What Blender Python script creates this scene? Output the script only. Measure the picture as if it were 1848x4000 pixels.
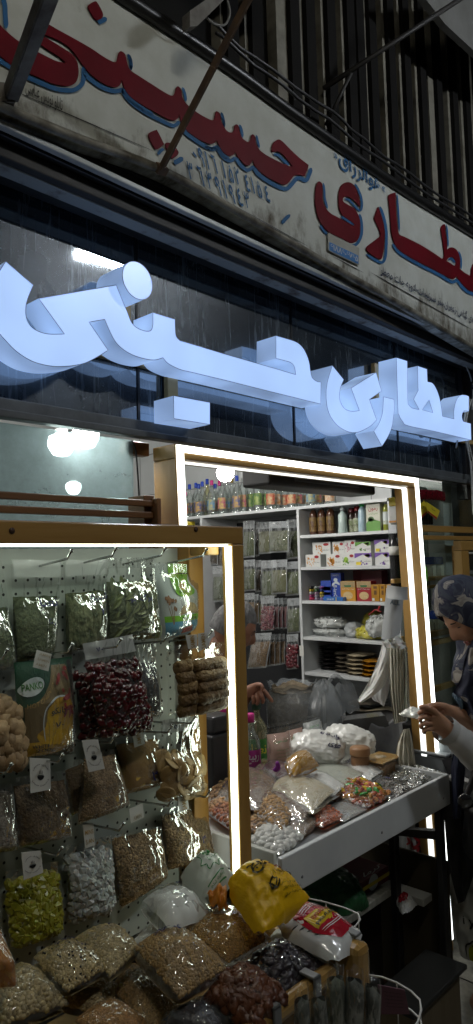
import bpy, bmesh, math, random
from math import sin, cos, pi, radians
from mathutils import Vector as V, Matrix, noise as mnoise
from mathutils.geometry import tessellate_polygon
for o in list(bpy.data.objects): bpy.data.objects.remove(o)
random.seed(7)
SC = bpy.context.scene
COL = SC.collection
# ---------------------------------------------------------------- camera
FPX, PSI, PIT, ROL, CH = 2750.0, radians(43.1), radians(4.2), radians(1.55), 1.6
Fw = V((cos(PIT)*cos(PSI), cos(PIT)*sin(PSI), sin(PIT)))
R0 = V((sin(PSI), -cos(PSI), 0)); U0 = R0.cross(Fw)
CR = cos(ROL)*R0 - sin(ROL)*U0; CU = sin(ROL)*R0 + cos(ROL)*U0
CAM = V((0, 0, CH))
cd = bpy.data.cameras.new('camera'); cam = bpy.data.objects.new('camera', cd); COL.objects.link(cam)
cd.sensor_fit = 'VERTICAL'; cd.sensor_height = 36; cd.lens = FPX/4000*36; cd.clip_start = .05; cd.clip_end = 200
m = Matrix((CR, CU, -Fw)).transposed().to_4x4(); m.translation = CAM; cam.matrix_world = m
SC.camera = cam
# ---------------------------------------------------------------- world: night sky
W = bpy.data.worlds.new('World'); SC.world = W; W.use_nodes = True
wn = W.node_tree.nodes; sky = wn.new('ShaderNodeTexSky'); sky.sky_type = 'NISHITA'; sky.sun_disc = False
sky.sun_elevation = radians(-4); sky.sun_rotation = radians(200)
W.node_tree.links.new(sky.outputs[0], wn['Background'].inputs[0]); wn['Background'].inputs[1].default_value = .06
SC.view_settings.view_transform = 'Standard'; SC.view_settings.look = 'None'; SC.view_settings.exposure = 0; SC.view_settings.gamma = 1
SC.cycles.use_denoising = True; SC.cycles.max_bounces = 8; SC.cycles.transparent_max_bounces = 24
SC.cycles.sample_clamp_indirect = 4; SC.cycles.caustics_reflective = False; SC.cycles.caustics_refractive = False
SC.cycles.use_light_tree = True
# ---------------------------------------------------------------- geometry of the picture -> points in the place
def at(x, y, n, c):
    d = Fw*FPX + CR*(x-924) + CU*(2000-y); n = V(n)
    return CAM + d*((c - n.dot(CAM))/n.dot(d))
def PY(x, y, c): return at(x, y, (0, 1, 0), c)
def PX(x, y, c): return at(x, y, (1, 0, 0), c)
def PZ(x, y, c): return at(x, y, (0, 0, 1), c)
def PD(x, y, z): # depth along the view axis
    return CAM + (Fw*FPX + CR*(x-924) + CU*(2000-y))*(z/FPX)
# ---------------------------------------------------------------- materials
MATS = {}
def N(nt, t, **k):
    n = nt.nodes.new('ShaderNode'+t)
    for a, b in k.items():
        if a in n.inputs: n.inputs[a].default_value = b
        else: setattr(n, a, b)
    return n
def mat(name, c, c2=None, sc=8, rough=.5, metal=0, spec=.5, bump=0, bsc=40, island=0, stretch=None, em=0, emc=None, vor=0, detail=5, lo=.35, hi=.65, coat=0, sss=0, trans=0, alpha=1):
    if name in MATS: return MATS[name]
    m = bpy.data.materials.new(name); m.use_nodes = True; nt = m.node_tree; L = nt.links.new
    b = nt.nodes['Principled BSDF']; b.inputs['Roughness'].default_value = rough; b.inputs['Metallic'].default_value = metal
    b.inputs['Specular IOR Level'].default_value = spec; b.inputs['Base Color'].default_value = (*c, 1)
    b.inputs['Coat Weight'].default_value = coat; b.inputs['Coat Roughness'].default_value = .08
    b.inputs['Transmission Weight'].default_value = trans; b.inputs['Alpha'].default_value = alpha
    tc = N(nt, 'TexCoord'); mp = N(nt, 'Mapping'); L(tc.outputs['Object'], mp.inputs[0])
    if stretch: mp.inputs['Scale'].default_value = stretch
    if c2 is not None:
        if vor:
            t = N(nt, 'TexVoronoi', Scale=sc); L(mp.outputs[0], t.inputs['Vector']); f = t.outputs['Color']
            sp = N(nt, 'SeparateColor'); L(f, sp.inputs[0]); f = sp.outputs[0]
        else:
            t = N(nt, 'TexNoise', Scale=sc, Detail=detail, Roughness=.62); L(mp.outputs[0], t.inputs['Vector']); f = t.outputs['Fac']
        r = N(nt, 'ValToRGB'); r.color_ramp.elements[0].position = 0 if vor else lo; r.color_ramp.elements[1].position = 1 if vor else hi
        r.color_ramp.elements[0].color = (*c, 1); r.color_ramp.elements[1].color = (*c2, 1); L(f, r.inputs[0]); src = r.outputs[0]
        L(src, b.inputs['Base Color'])
    else: src = None
    if island:
        g = N(nt, 'NewGeometry'); h = N(nt, 'HueSaturation')
        mr = N(nt, 'MapRange'); mr.inputs[3].default_value = 1-island; mr.inputs[4].default_value = 1+island
        L(g.outputs['Random Per Island'], mr.inputs[0]); L(mr.outputs[0], h.inputs['Value'])
        if src: L(src, h.inputs['Color'])
        else: h.inputs['Color'].default_value = (*c, 1)
        L(h.outputs[0], b.inputs['Base Color'])
    if bump:
        if vor:
            t2 = N(nt, 'TexVoronoi', Scale=bsc); o2 = t2.outputs['Distance']
        else:
            t2 = N(nt, 'TexNoise', Scale=bsc, Detail=4); o2 = t2.outputs['Fac']
        L(mp.outputs[0], t2.inputs['Vector']); bp = N(nt, 'Bump', Distance=.01); bp.inputs['Strength'].default_value = abs(bump)
        bp.invert = bool(vor); L(o2, bp.inputs['Height']); L(bp.outputs[0], b.inputs['Normal'])
    if em:
        b.inputs['Emission Color'].default_value = (*(emc or c), 1); b.inputs['Emission Strength'].default_value = em
    if sss: b.inputs['Subsurface Weight'].default_value = sss; b.inputs['Subsurface Radius'].default_value = (.02, .01, .006)
    MATS[name] = m; return m
def film(name, tint=(1, 1, 1), base=.036, edge=.36, rough=.06, haze=0.045, hazec=(.8, .85, .85), bump=.16, bsc=28, stretch=(1, 1, .35)):
    if name in MATS: return MATS[name]
    m = bpy.data.materials.new(name); m.use_nodes = True; nt = m.node_tree; L = nt.links.new; nt.nodes.clear()
    out = N(nt, 'OutputMaterial'); tr = N(nt, 'BsdfTransparent'); tr.inputs[0].default_value = (*tint, 1)
    gl = N(nt, 'BsdfGlossy', Roughness=rough); di = N(nt, 'BsdfDiffuse'); di.inputs[0].default_value = (*hazec, 1)
    tc = N(nt, 'TexCoord'); mp = N(nt, 'Mapping'); mp.inputs['Scale'].default_value = stretch; L(tc.outputs['Object'], mp.inputs[0])
    n1 = N(nt, 'TexNoise', Scale=bsc, Detail=2.5, Roughness=.5); n1.inputs['Distortion'].default_value = 1.2; L(mp.outputs[0], n1.inputs['Vector'])
    ms = N(nt, 'Math', operation='SUBTRACT'); ms.inputs[1].default_value = .5; L(n1.outputs['Fac'], ms.inputs[0])
    ab = N(nt, 'Math', operation='ABSOLUTE'); L(ms.outputs[0], ab.inputs[0])
    bp = N(nt, 'Bump', Distance=.02); bp.inputs['Strength'].default_value = bump; L(ab.outputs[0], bp.inputs['Height'])
    L(bp.outputs[0], gl.inputs['Normal'])
    lw = N(nt, 'LayerWeight', Blend=.35); L(bp.outputs[0], lw.inputs['Normal'])
    mr = N(nt, 'MapRange'); mr.inputs[3].default_value = base; mr.inputs[4].default_value = edge; L(lw.outputs['Fresnel'], mr.inputs[0])
    mh = N(nt, 'MixShader'); mh.inputs[0].default_value = haze; L(tr.outputs[0], mh.inputs[1]); L(di.outputs[0], mh.inputs[2])
    mx = N(nt, 'MixShader'); L(mr.outputs[0], mx.inputs[0]); L(mh.outputs[0], mx.inputs[1]); L(gl.outputs[0], mx.inputs[2])
    L(mx.outputs[0], out.inputs[0]); MATS[name] = m; return m
def wood(name, c, c2, axis='z', sc=6, rough=.45, coat=.15):
    s = {'x': (.25, 3, 3), 'y': (3, .25, 3), 'z': (3, 3, .25)}[axis]
    return mat(name, c, c2, sc=sc, stretch=s, rough=rough, bump=.08, bsc=30, coat=coat, lo=.3, hi=.72)
# ---------------------------------------------------------------- object helpers
ORG = {}
def tag(o, label=None, cat=None, group=None, kind=None):
    if label: o['label'] = label
    if cat: o['category'] = cat
    if group: o['group'] = group
    if kind: o['kind'] = kind
    return o
def thing(name, label, cat, loc, group=None):
    o = bpy.data.objects.new(name, None); COL.objects.link(o); o.location = loc; o.empty_display_size = .05
    ORG[o] = V(loc); return tag(o, label, cat, group)
class MB:
    def __init__(s): s.v = []; s.f = []; s.sm = []
    def add(s, vs, fs, sm=False):
        k = len(s.v); s.v += [V(p) for p in vs]; s.f += [tuple(i+k for i in f) for f in fs]; s.sm += [sm]*len(fs); return s
    def box(s, lo, hi):
        x0, y0, z0 = lo; x1, y1, z1 = hi
        return s.add([(x0,y0,z0),(x1,y0,z0),(x1,y1,z0),(x0,y1,z0),(x0,y0,z1),(x1,y0,z1),(x1,y1,z1),(x0,y1,z1)],
              [(0,3,2,1),(4,5,6,7),(0,1,5,4),(1,2,6,5),(2,3,7,6),(3,0,4,7)])
    def hexa(s, a, b): # two quads of points, joined
        return s.add(list(a)+list(b), [(0,3,2,1),(4,5,6,7),(0,1,5,4),(1,2,6,5),(2,3,7,6),(3,0,4,7)])
    def bar(s, p, q, w, h, up=(0,0,1)):
        p, q = V(p), V(q); d = (q-p).normalized(); a = d.cross(V(up)).normalized(); b = a.cross(d)
        k = [a*w/2+b*h/2, -a*w/2+b*h/2, -a*w/2-b*h/2, a*w/2-b*h/2]
        return s.hexa([p+i for i in k], [q+i for i in k])
    def tube(s, pts, r, n=8, cap=True):
        pts = [V(p) for p in pts]; rs = r if isinstance(r, (list, tuple)) else [r]*len(pts); vs = []; fs = []; a = None
        for i, p in enumerate(pts):
            d = (pts[min(i+1, len(pts)-1)]-pts[max(i-1, 0)]).normalized()
            if a is None: a = d.orthogonal().normalized()
            a = (a-d*a.dot(d)); a = a.normalized() if a.length > 1e-6 else d.orthogonal().normalized(); b = d.cross(a)
            for k in range(n): t = 2*pi*k/n; vs.append(p+(a*cos(t)+b*sin(t))*rs[i])
        for i in range(len(pts)-1):
            for k in range(n): fs.append((i*n+k, i*n+(k+1) % n, (i+1)*n+(k+1) % n, (i+1)*n+k))
        if cap: fs += [tuple(range(n))[::-1], tuple(range((len(pts)-1)*n, len(pts)*n))]
        return s.add(vs, fs, True)
    def lathe(s, base, prof, n=16, ax=(0,0,1), sx=1, sy=1, rot=0):
        ax = V(ax).normalized(); a = ax.orthogonal().normalized() if abs(ax.z) < .99 else V((1, 0, 0)); b = ax.cross(a); a, b = a*cos(rot)+b*sin(rot), b*cos(rot)-a*sin(rot); vs = []; fs = []
        for r, h in prof:
            for k in range(n): t = 2*pi*k/n; vs.append(V(base)+ax*h+a*r*cos(t)*sx+b*r*sin(t)*sy)
        for i in range(len(prof)-1):
            for k in range(n): fs.append((i*n+k, i*n+(k+1) % n, (i+1)*n+(k+1) % n, (i+1)*n+k))
        fs += [tuple(range(n))[::-1], tuple(range((len(prof)-1)*n, len(prof)*n))]
        return s.add(vs, fs, True)
    def grid(s, fn, nu, nv, sm=True):
        vs = [fn(i/nu, j/nv) for j in range(nv+1) for i in range(nu+1)]; w = nu+1
        return s.add(vs, [(j*w+i, j*w+i+1, (j+1)*w+i+1, (j+1)*w+i) for j in range(nv) for i in range(nu)], sm)
    def prism(s, front, holes, off, sides=True, frontface=True):
        loops = [list(front)]+[list(h) for h in holes]; pts = [V(p) for l in loops for p in l]; n = len(pts); off = V(off)
        tri = tessellate_polygon([[V(p) for p in l] for l in loops]); vs = pts+[p+off for p in pts]; fs = []
        if frontface: fs += [tuple(t) for t in tri]
        fs += [tuple(i+n for i in t[::-1]) for t in tri]
        s.add(vs, fs)
        if sides:
            k = 0; sv = []; sf = []
            for l in loops:
                for i in range(len(l)): j = (i+1) % len(l); sf.append((k+i, k+j, n+k+j, n+k+i))
                k += len(l)
            s.add(vs, sf)
        return s
    def obj(s, name, m, parent=None, label=None, cat=None, group=None, kind=None, bev=0, sub=0):
        me = bpy.data.meshes.new(name)
        if parent is not None: org = ORG[parent]
        else:
            xs = [p.x for p in s.v]; ys = [p.y for p in s.v]; zs = [p.z for p in s.v]
            org = V(((min(xs)+max(xs))/2, (min(ys)+max(ys))/2, min(zs)))
        me.from_pydata([p-org for p in s.v], [], s.f); me.polygons.foreach_set('use_smooth', s.sm)
        for q in (m if isinstance(m, (list, tuple)) else [m]): me.materials.append(q)
        me.update(); o = bpy.data.objects.new(name, me); COL.objects.link(o); ORG[o] = org
        if parent is not None: o.parent = parent
        else: o.location = org
        if bev:
            b = o.modifiers.new('bevel', 'BEVEL'); b.width = bev; b.segments = 2; b.limit_method = 'ANGLE'; b.angle_limit = radians(40)
        if sub: u = o.modifiers.new('sub', 'SUBSURF'); u.levels = u.render_levels = sub
        return tag(o, label, cat, group, kind)
def box(name, lo, hi, m, parent=None, bev=.003, **k): return MB().box(lo, hi).obj(name, m, parent, bev=bev, **k)
# ---- smooth closed/open outlines; a point with a third value is a sharp corner
def smooth(p, closed=True, n=5):
    o = []; L = len(p)
    for i in range(L if closed else L-1):
        g = lambda k: p[k % L] if closed else p[max(0, min(L-1, k))]
        a, b, c, d = g(i-1), g(i), g(i+1), g(i+2)
        if len(b) > 2: a = b
        if len(c) > 2: d = c
        for t in range(n):
            t /= n; r = []
            for q in (0, 1):
                r.append(.5*(2*b[q]+(c[q]-a[q])*t+(2*a[q]-5*b[q]+4*c[q]-d[q])*t*t+(3*b[q]-a[q]-3*c[q]+d[q])*t**3))
            o.append(tuple(r))
    if not closed: o.append(tuple(p[-1][:2]))
    return o
def Tz(ox, oy, s, pts): return [(ox+p[0]*s, oy+p[1]*s)+tuple(p[2:]) for p in pts]
def ribbon(pts, w): # flat stroke outline in px
    L = []; Rr = []; n = len(pts)
    for i, p in enumerate(pts):
        a = pts[max(0, i-1)]; b = pts[min(n-1, i+1)]; dx, dy = b[0]-a[0], b[1]-a[1]; l = math.hypot(dx, dy) or 1
        f = w/2*(min(1, .25+min(i, n-1-i)/2.5)); L.append((p[0]-dy/l*f, p[1]+dx/l*f)); Rr.append((p[0]+dy/l*f, p[1]-dx/l*f))
    return L, Rr
# ---- Arabic shaping
AR = {'ا':(0xFE8D,2),'آ':(0xFE81,2),'ب':(0xFE8F,4),'پ':(0xFB56,4),'ت':(0xFE95,4),'ث':(0xFE99,4),'ج':(0xFE9D,4),'چ':(0xFB7A,4),'ح':(0xFEA1,4),'خ':(0xFEA5,4),'د':(0xFEA9,2),'ذ':(0xFEAB,2),'ر':(0xFEAD,2),'ز':(0xFEAF,2),'س':(0xFEB1,4),'ش':(0xFEB5,4),'ص':(0xFEB9,4),'ض':(0xFEBD,4),'ط':(0xFEC1,4),'ظ':(0xFEC5,4),'ع':(0xFEC9,4),'غ':(0xFECD,4),'ف':(0xFED1,4),'ق':(0xFED5,4),'ک':(0xFB8E,4),'گ':(0xFB92,4),'ل':(0xFEDD,4),'م':(0xFEE1,4),'ن':(0xFEE5,4),'و':(0xFEED,2),'ه':(0xFEE9,4),'ی':(0xFBFC,4),'ئ':(0xFE89,4)}
def shape(t):
    o = ''
    for i, c in enumerate(t):
        if c not in AR: o += c; continue
        b, n = AR[c]; pv = i > 0 and AR.get(t[i-1], (0, 0))[1] == 4; nx = n == 4 and i+1 < len(t) and t[i+1] in AR
        o += chr(b+(3 if pv and nx else 1 if pv else 2 if nx else 0))
    return o[::-1]
def fa(t): # digits keep their order
    s = shape(t); r = ''; d = ''
    for c in s:
        if c.isdigit() and c not in AR: d = c+d
        else: r += d+c; d = ''
    return r+d
TXT = {}
def glyphs(t, bold=.012):
    K_ = (t, bold)
    if K_ not in TXT:
        c = bpy.data.curves.new('t', 'FONT'); c.body = t; c.resolution_u = 3; c.offset = bold; o = bpy.data.objects.new('t', c); COL.objects.link(o)
        dg = bpy.context.evaluated_depsgraph_get(); me = bpy.data.meshes.new_from_object(o.evaluated_get(dg))
        vs = [(v.co.x, v.co.y) for v in me.vertices]; fs = [tuple(p.vertices) for p in me.polygons]
        bpy.data.objects.remove(o); bpy.data.curves.remove(c); bpy.data.meshes.remove(me)
        x0 = min(v[0] for v in vs); x1 = max(v[0] for v in vs); y0 = min(v[1] for v in vs); y1 = max(v[1] for v in vs)
        TXT[K_] = ([((x-x0)/(x1-x0), (y-y0)/(y1-y0)) for x, y in vs], fs, (x1-x0)/(y1-y0))
    return TXT[K_]
def text(mb, t, fn): # fn maps (0..1, 0..1) to a point
    vs, fs, _ = glyphs(t); mb.add([fn(x, y) for x, y in vs], fs); return mb
def quadfn(q, off=V((0, 0, 0))): # q = BL, BR, TR, TL points
    a, b, c, d = q
    return lambda x, y: a*(1-x)*(1-y)+b*x*(1-y)+c*x*y+d*(1-x)*y+off
# ---------------------------------------------------------------- base materials
M_black = mat('black_metal', (.012, .012, .013), rough=.45, bump=.1)
M_white = mat('white_laminate', (.6, .62, .62), (.52, .54, .55), sc=5, rough=.35)
M_wall = mat('white_wall', (.62, .63, .62), (.5, .51, .5), sc=3, rough=.7, bump=.05)
M_pine = wood('pine_wood', (.42, .25, .07), (.3, .16, .035), 'z')
M_pinex = wood('pine_wood_x', (.40, .24, .07), (.28, .15, .035), 'x')
M_dkwood = wood('brown_wood', (.2, .085, .025), (.11, .045, .013), 'x')
M_chrome = mat('steel_wire', (.55, .56, .55), rough=.25, metal=1)
M_wire = mat('white_coated_wire', (.5, .5, .48), rough=.4)
M_ink = mat('blue_ink', (.006, .008, .09), rough=.5)
M_inkb = mat('black_ink', (.01, .01, .012), rough=.5)
M_paper = mat('white_card', (.62, .62, .58), rough=.6)
LEDS = 7.5
M_led = mat('led_strip', (1, 1, 1), em=LEDS, emc=(.87, 1, .84))
M_ledd = mat('door_led_strip', (1, 1, 1), em=3.6, emc=(.95, 1, .95)); M_ledi = mat('inner_led_strip', (1, 1, 1), em=1.5, emc=(.95, 1, .95))
M_film = film('clear_film')
M_filmz = film('hazy_film', haze=.03, base=.035, bump=.22)
M_filmw = film('milky_film', haze=.6, base=.08, hazec=(.7, .73, .72))
# ================================================================ SETTING
tag(MB().grid(lambda u, v: V((-4+u*12, -4+v*10, 0)), 4, 4).obj('floor', mat('stone_tile_floor', (.3, .29, .24), (.19, .18, .15), sc=30, rough=.22, bump=.04, bsc=60), kind='structure'))
mbj = MB()
for i in range(20): mbj.box((-4+i*.6, -4, .0015), (-4+i*.6+.004, 6, .004))
for j in range(17): mbj.box((-4, -4+j*.6+.25, .002), (8, -4+j*.6+.254, .0045))
mbj.obj('floor_joint', mat('grout', (.04, .038, .03), rough=.8), kind='structure')
Mi = mat('interior_tile', (.55, .57, .57), (.48, .5, .5), sc=3, rough=.35, bump=.03)
def wallb(name, lo, hi, m): return box(name, lo, hi, m, bev=0, kind='structure')
wallb('wall_right', (3.34, 1.68, 0), (3.44, 4.6, 2.7), Mi)
wallb('wall_back', (-1, 4.6, 0), (3.44, 4.7, 2.7), Mi)
wallb('wall_left', (-1.1, 1.7, 0), (-1, 4.6, 2.7), Mi)
wallb('ceiling', (-1.1, 1.72, 2.7), (3.44, 4.7, 2.8), M_wall)
mj = MB()
for y in (2.1, 2.6, 3.1, 3.62, 4.1): mj.box((3.3385, y, 1.5), (3.342, y+.005, 2.69))
for z in (2.12, 2.42): mj.box((3.338, 1.7, z), (3.342, 4.59, z+.006))
mj.obj('wall_joint', mat('joint_grey', (.2, .21, .21), rough=.8), kind='structure')
# facade side pier to the right of the shop
wallb('wall_pier', (3.62, 1.56, 0), (5.2, 1.9, 2.75), mat('bare_plaster', (.17, .17, .16), (.07, .07, .07), sc=5, rough=.85, bump=.35, bsc=14))
wallb('wall_upper', (-1.5, 1.75, 2.7), (6, 1.9, 6), mat('dark_plaster', (.05, .05, .05), rough=.9))
# ---------------------------------------------------------------- transom glass panels
def glass_mat():
    m = bpy.data.materials.new('scratched_mirror_glass'); m.use_nodes = True; nt = m.node_tree; L = nt.links.new; b = nt.nodes['Principled BSDF']
    tc = N(nt, 'TexCoord'); ns = N(nt, 'TexNoise', Scale=3.2, Detail=6, Roughness=.6); L(tc.outputs['Object'], ns.inputs['Vector'])
    r = N(nt, 'ValToRGB'); r.color_ramp.elements[0].position = .42; r.color_ramp.elements[1].position = .75
    r.color_ramp.elements[0].color = (.012, .019, .028, 1); r.color_ramp.elements[1].color = (.085, .11, .125, 1); L(ns.outputs['Fac'], r.inputs[0]); 
    def streak(scl, rot, k, lo):
        m2 = N(nt, 'Mapping'); m2.inputs['Scale'].default_value = scl; m2.inputs['Rotation'].default_value = (0, rot, 0); L(tc.outputs['Object'], m2.inputs[0])
        n2 = N(nt, 'TexNoise', Scale=k, Detail=3); n2.inputs['Distortion'].default_value = 1.5; L(m2.outputs[0], n2.inputs['Vector']); q = N(nt, 'MapRange'); q.inputs[1].default_value = lo; q.inputs[2].default_value = lo+.12; L(n2.outputs['Fac'], q.inputs[0]); return q.outputs[0]
    s1 = streak((14, 1, .8), .25, 4, .6); s2 = streak((10, 1, .9), -.7, 4, .62); s3 = streak((3, 1, 3), 0, 40, .66)
    ma = N(nt, 'Math', operation='MAXIMUM'); L(s1, ma.inputs[0]); L(s2, ma.inputs[1]); mb_ = N(nt, 'Math', operation='MAXIMUM'); L(ma.outputs[0], mb_.inputs[0]); L(s3, mb_.inputs[1])
    mk = N(nt, 'Math', operation='MULTIPLY'); L(mb_.outputs[0], mk.inputs[0]); L(ns.outputs['Fac'], mk.inputs[1])
    mxs = N(nt, 'Mix', data_type='RGBA'); L(mk.outputs[0], mxs.inputs[0]); L(r.outputs[0], mxs.inputs[6]); mxs.inputs[7].default_value = (.3, .36, .4, 1); L(mxs.outputs[2], b.inputs['Base Color'])
    b.inputs['Roughness'].default_value = .35
    gl = N(nt, 'BsdfGlossy', Roughness=.035); gl.inputs[0].default_value = (.72, .8, .85, 1)
    g2 = N(nt, 'BsdfGlossy', Roughness=.2); g2.inputs[0].default_value = (.6, .7, .8, 1)
    # arcs of fine wiping scratches
    mp = N(nt, 'Mapping'); mp.inputs['Scale'].default_value = (5, 1, 60); mp.inputs['Rotation'].default_value = (0, .6, 0); L(tc.outputs['Object'], mp.inputs[0])
    sc = N(nt, 'TexNoise', Scale=4, Detail=3); sc.inputs['Distortion'].default_value = 2.5; L(mp.outputs[0], sc.inputs['Vector'])
    bp = N(nt, 'Bump', Distance=.003); bp.inputs['Strength'].default_value = .22; L(sc.outputs['Fac'], bp.inputs['Height']); L(bp.outputs[0], g2.inputs['Normal'])
    mg = N(nt, 'MixShader'); mg.inputs[0].default_value = .14; L(gl.outputs[0], mg.inputs[1]); L(g2.outputs[0], mg.inputs[2])
    mx = N(nt, 'MixShader'); lw = N(nt, 'LayerWeight', Blend=.4); mr = N(nt, 'MapRange'); mr.inputs[3].default_value = .2; mr.inputs[4].default_value = .62; L(lw.outputs['Facing'], mr.inputs[0]); L(mr.outputs[0], mx.inputs[0])
    L(b.outputs[0], mx.inputs[1]); L(mg.outputs[0], mx.inputs[2]); L(mx.outputs[0], nt.nodes['Material Output'].inputs[0]); return m
M_glass = glass_mat()
GY = 1.62
seams = [.2, 1.316, 2.06, 2.815, 3.46]
gl_lab = ['scratched dark glass panel behind the big curled end letter, leftmost of the transom', 'scratched dark glass panel behind the long flat letter, second of the transom', 'scratched dark glass panel behind the curled middle letter of the lit sign', 'narrow dark glass panel behind the upright letters at the right end']
tr = thing('transom_window', 'dark scratched transom window of four panes behind the lit letters', 'window', (1.8, GY, 2.02))
for i in range(4):
    box('pane', (seams[i]+.004, GY, 2.03), (seams[i+1]-.004, GY+.012, 2.64), M_glass, tr, bev=0, label=gl_lab[i])
mf = MB()
for s in seams[1:4]: mf.box((s-.004, GY-.004, 2.03), (s+.004, GY+.02, 2.64))
mf.obj('pane_seal', M_black, tr)
M_grey = mat('grey_painted_steel', (.11, .12, .125), (.055, .06, .062), sc=9, rough=.45, bump=.08, bsc=30)
M_rust = mat('rusty_white_paint', (.36, .38, .38), (.09, .05, .03), sc=9, rough=.6, bump=.2, bsc=30, lo=.52, hi=.68, stretch=(1, 1, 3))
M_dark = mat('dark_brown_steel', (.022, .019, .016), (.01, .009, .008), sc=6, rough=.6, bump=.1)
box('frame_rail', (.2, GY-.035, 2.64), (3.55, GY+.03, 2.715), mat('dark_grey_frame', (.03, .032, .033), rough=.5, bump=.1), tr)
mbt = MB().box((.2, GY-.03, 1.985), (3.55, GY+.03, 2.027)).box((.2, GY-.055, 1.972), (3.55, GY-.02, 1.992))
mbt.obj('bottom_rail', M_grey, tr, bev=.003)
box('side_post', (3.46, GY-.02, 1.9), (3.5, GY+.04, 2.7), M_black, tr)
def zpx(y, Y): return PY(0, y, Y).z
# ---------------------------------------------------------------- roller shutter housing above the transom
sh = thing('shutter_housing', 'rusty white and black roller shutter housing under the painted signboard', 'shutter box', (1.8, 1.55, zpx(650, 1.52)))
def hb(name, y0, y1, Y, d, m, bev=.003): return box(name, (.1, Y, zpx(y1, Y)), (3.9, Y+d, zpx(y0, Y)), m, sh, bev=bev)
hb('cover_strip', 462, 487, 1.43, .02, mat('white_steel_strip', (.5, .53, .54), (.33, .35, .35), sc=6, rough=.35, bump=.06))
hb('guide_tube', 487, 522, 1.455, .05, M_black)
hb('shutter_curtain', 520, 606, 1.475, .05, M_dark)
hb('rusty_flange', 606, 638, 1.50, .05, M_rust)
hb('seal_strip', 638, 672, 1.545, .05, M_black)
hb('soffit', 430, 464, 1.46, .2, mat('brown_soffit', (.035, .03, .025), (.014, .012, .01), sc=5, rough=.7))
# ---------------------------------------------------------------- painted signboard
SY = 1.41
def S(x, y, o=0): return PY(x, y, SY-o)
M_board = mat('weathered_white_board', (.50, .52, .49), (.42, .43, .39), sc=7, rough=.6, spec=.15, bump=.12, bsc=22)
# grime with a shape of its own along the lower left edge
nt = M_board.node_tree; b = nt.nodes['Principled BSDF']; src = b.inputs['Base Color'].links[0].from_socket
tcn = N(nt, 'TexCoord'); mpn = N(nt, 'Mapping'); mpn.inputs['Scale'].default_value = (2.2, 1, 1.1); nt.links.new(tcn.outputs['Object'], mpn.inputs[0])
nn = N(nt, 'TexNoise', Scale=4.5, Detail=9, Roughness=.72); nt.links.new(mpn.outputs[0], nn.inputs['Vector'])
sx = N(nt, 'SeparateXYZ'); nt.links.new(tcn.outputs['Object'], sx.inputs[0])
mrz = N(nt, 'MapRange'); mrz.inputs[1].default_value = .0; mrz.inputs[2].default_value = .17; mrz.inputs[3].default_value = .16; mrz.inputs[4].default_value = -.1; nt.links.new(sx.outputs['Z'], mrz.inputs[0])
adn = N(nt, 'Math', operation='ADD'); nt.links.new(nn.outputs['Fac'], adn.inputs[0]); nt.links.new(mrz.outputs[0], adn.inputs[1])
rmp = N(nt, 'ValToRGB'); rmp.color_ramp.elements[0].position = .56; rmp.color_ramp.elements[1].position = .78; nt.links.new(adn.outputs[0], rmp.inputs[0])
mxn = N(nt, 'Mix', data_type='RGBA'); nt.links.new(rmp.outputs[0], mxn.inputs[0]); nt.links.new(src, mxn.inputs[6]); mxn.inputs[7].default_value = (.07, .055, .035, 1); nt.links.new(mxn.outputs[2], b.inputs['Base Color'])
bot = smooth([(-250, 290), (0, 418), (300, 545), (637, 672), (950, 845), (1274, 1032), (1600, 1215), (1900, 1395), (2200, 1560)], False, 4)
top = smooth([(2250, 1180), (1848, 916), (1600, 762), (1360, 600), (1130, 440), (870, 250), (497, -5), (100, -290), (-250, -520)], False, 4)
sg = thing('painted_signboard', 'old white signboard hand painted with red lettering edged in blue', 'sign', S(924, 850))
MB().prism([S(*p) for p in bot+top], [], (0, .05, 0)).obj('board', M_board, sg)
MB().tube([S(x, y-6, .004) for x, y in bot], .012, 6).obj('bottom_lip', mat('stained_lip', (.25, .24, .2), (.05, .04, .025), sc=11, rough=.7, bump=.3), sg)
mc = MB()
for seg in ([(0, 330), (300, 460), (600, 590)], [(690, 690), (820, 752), (1000, 850), (1200, 960)], [(1290, 995), (1420, 1065)], [(1450, 1065), (1600, 1150), (1848, 1290)]):
    l, r_ = ribbon([(x, y) for x, y in smooth(seg, False, 4)], 3.2); mc.add([S(*p, .0025) for p in l+r_], [(i, i+1, len(l)+i+1, len(l)+i) for i in range(len(l)-1)])
mc.obj('board_crack', M_black, sg)
P0 = (0, 0, .5042); P1 = (400, 200, .4202); P2 = (800, 400, .4202); P3 = (1180, 560, .3361); P4 = (1448, 700, .3361); PP = (700, 550, .4202)
M_red = mat('dark_red_paint', (.125, .006, .012), (.09, .006, .01), sc=5, rough=.5, spec=.08, bump=.05)
M_blue = mat('blue_paint', (.035, .12, .27), (.03, .1, .22), sc=6, rough=.5, spec=.1)
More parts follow.
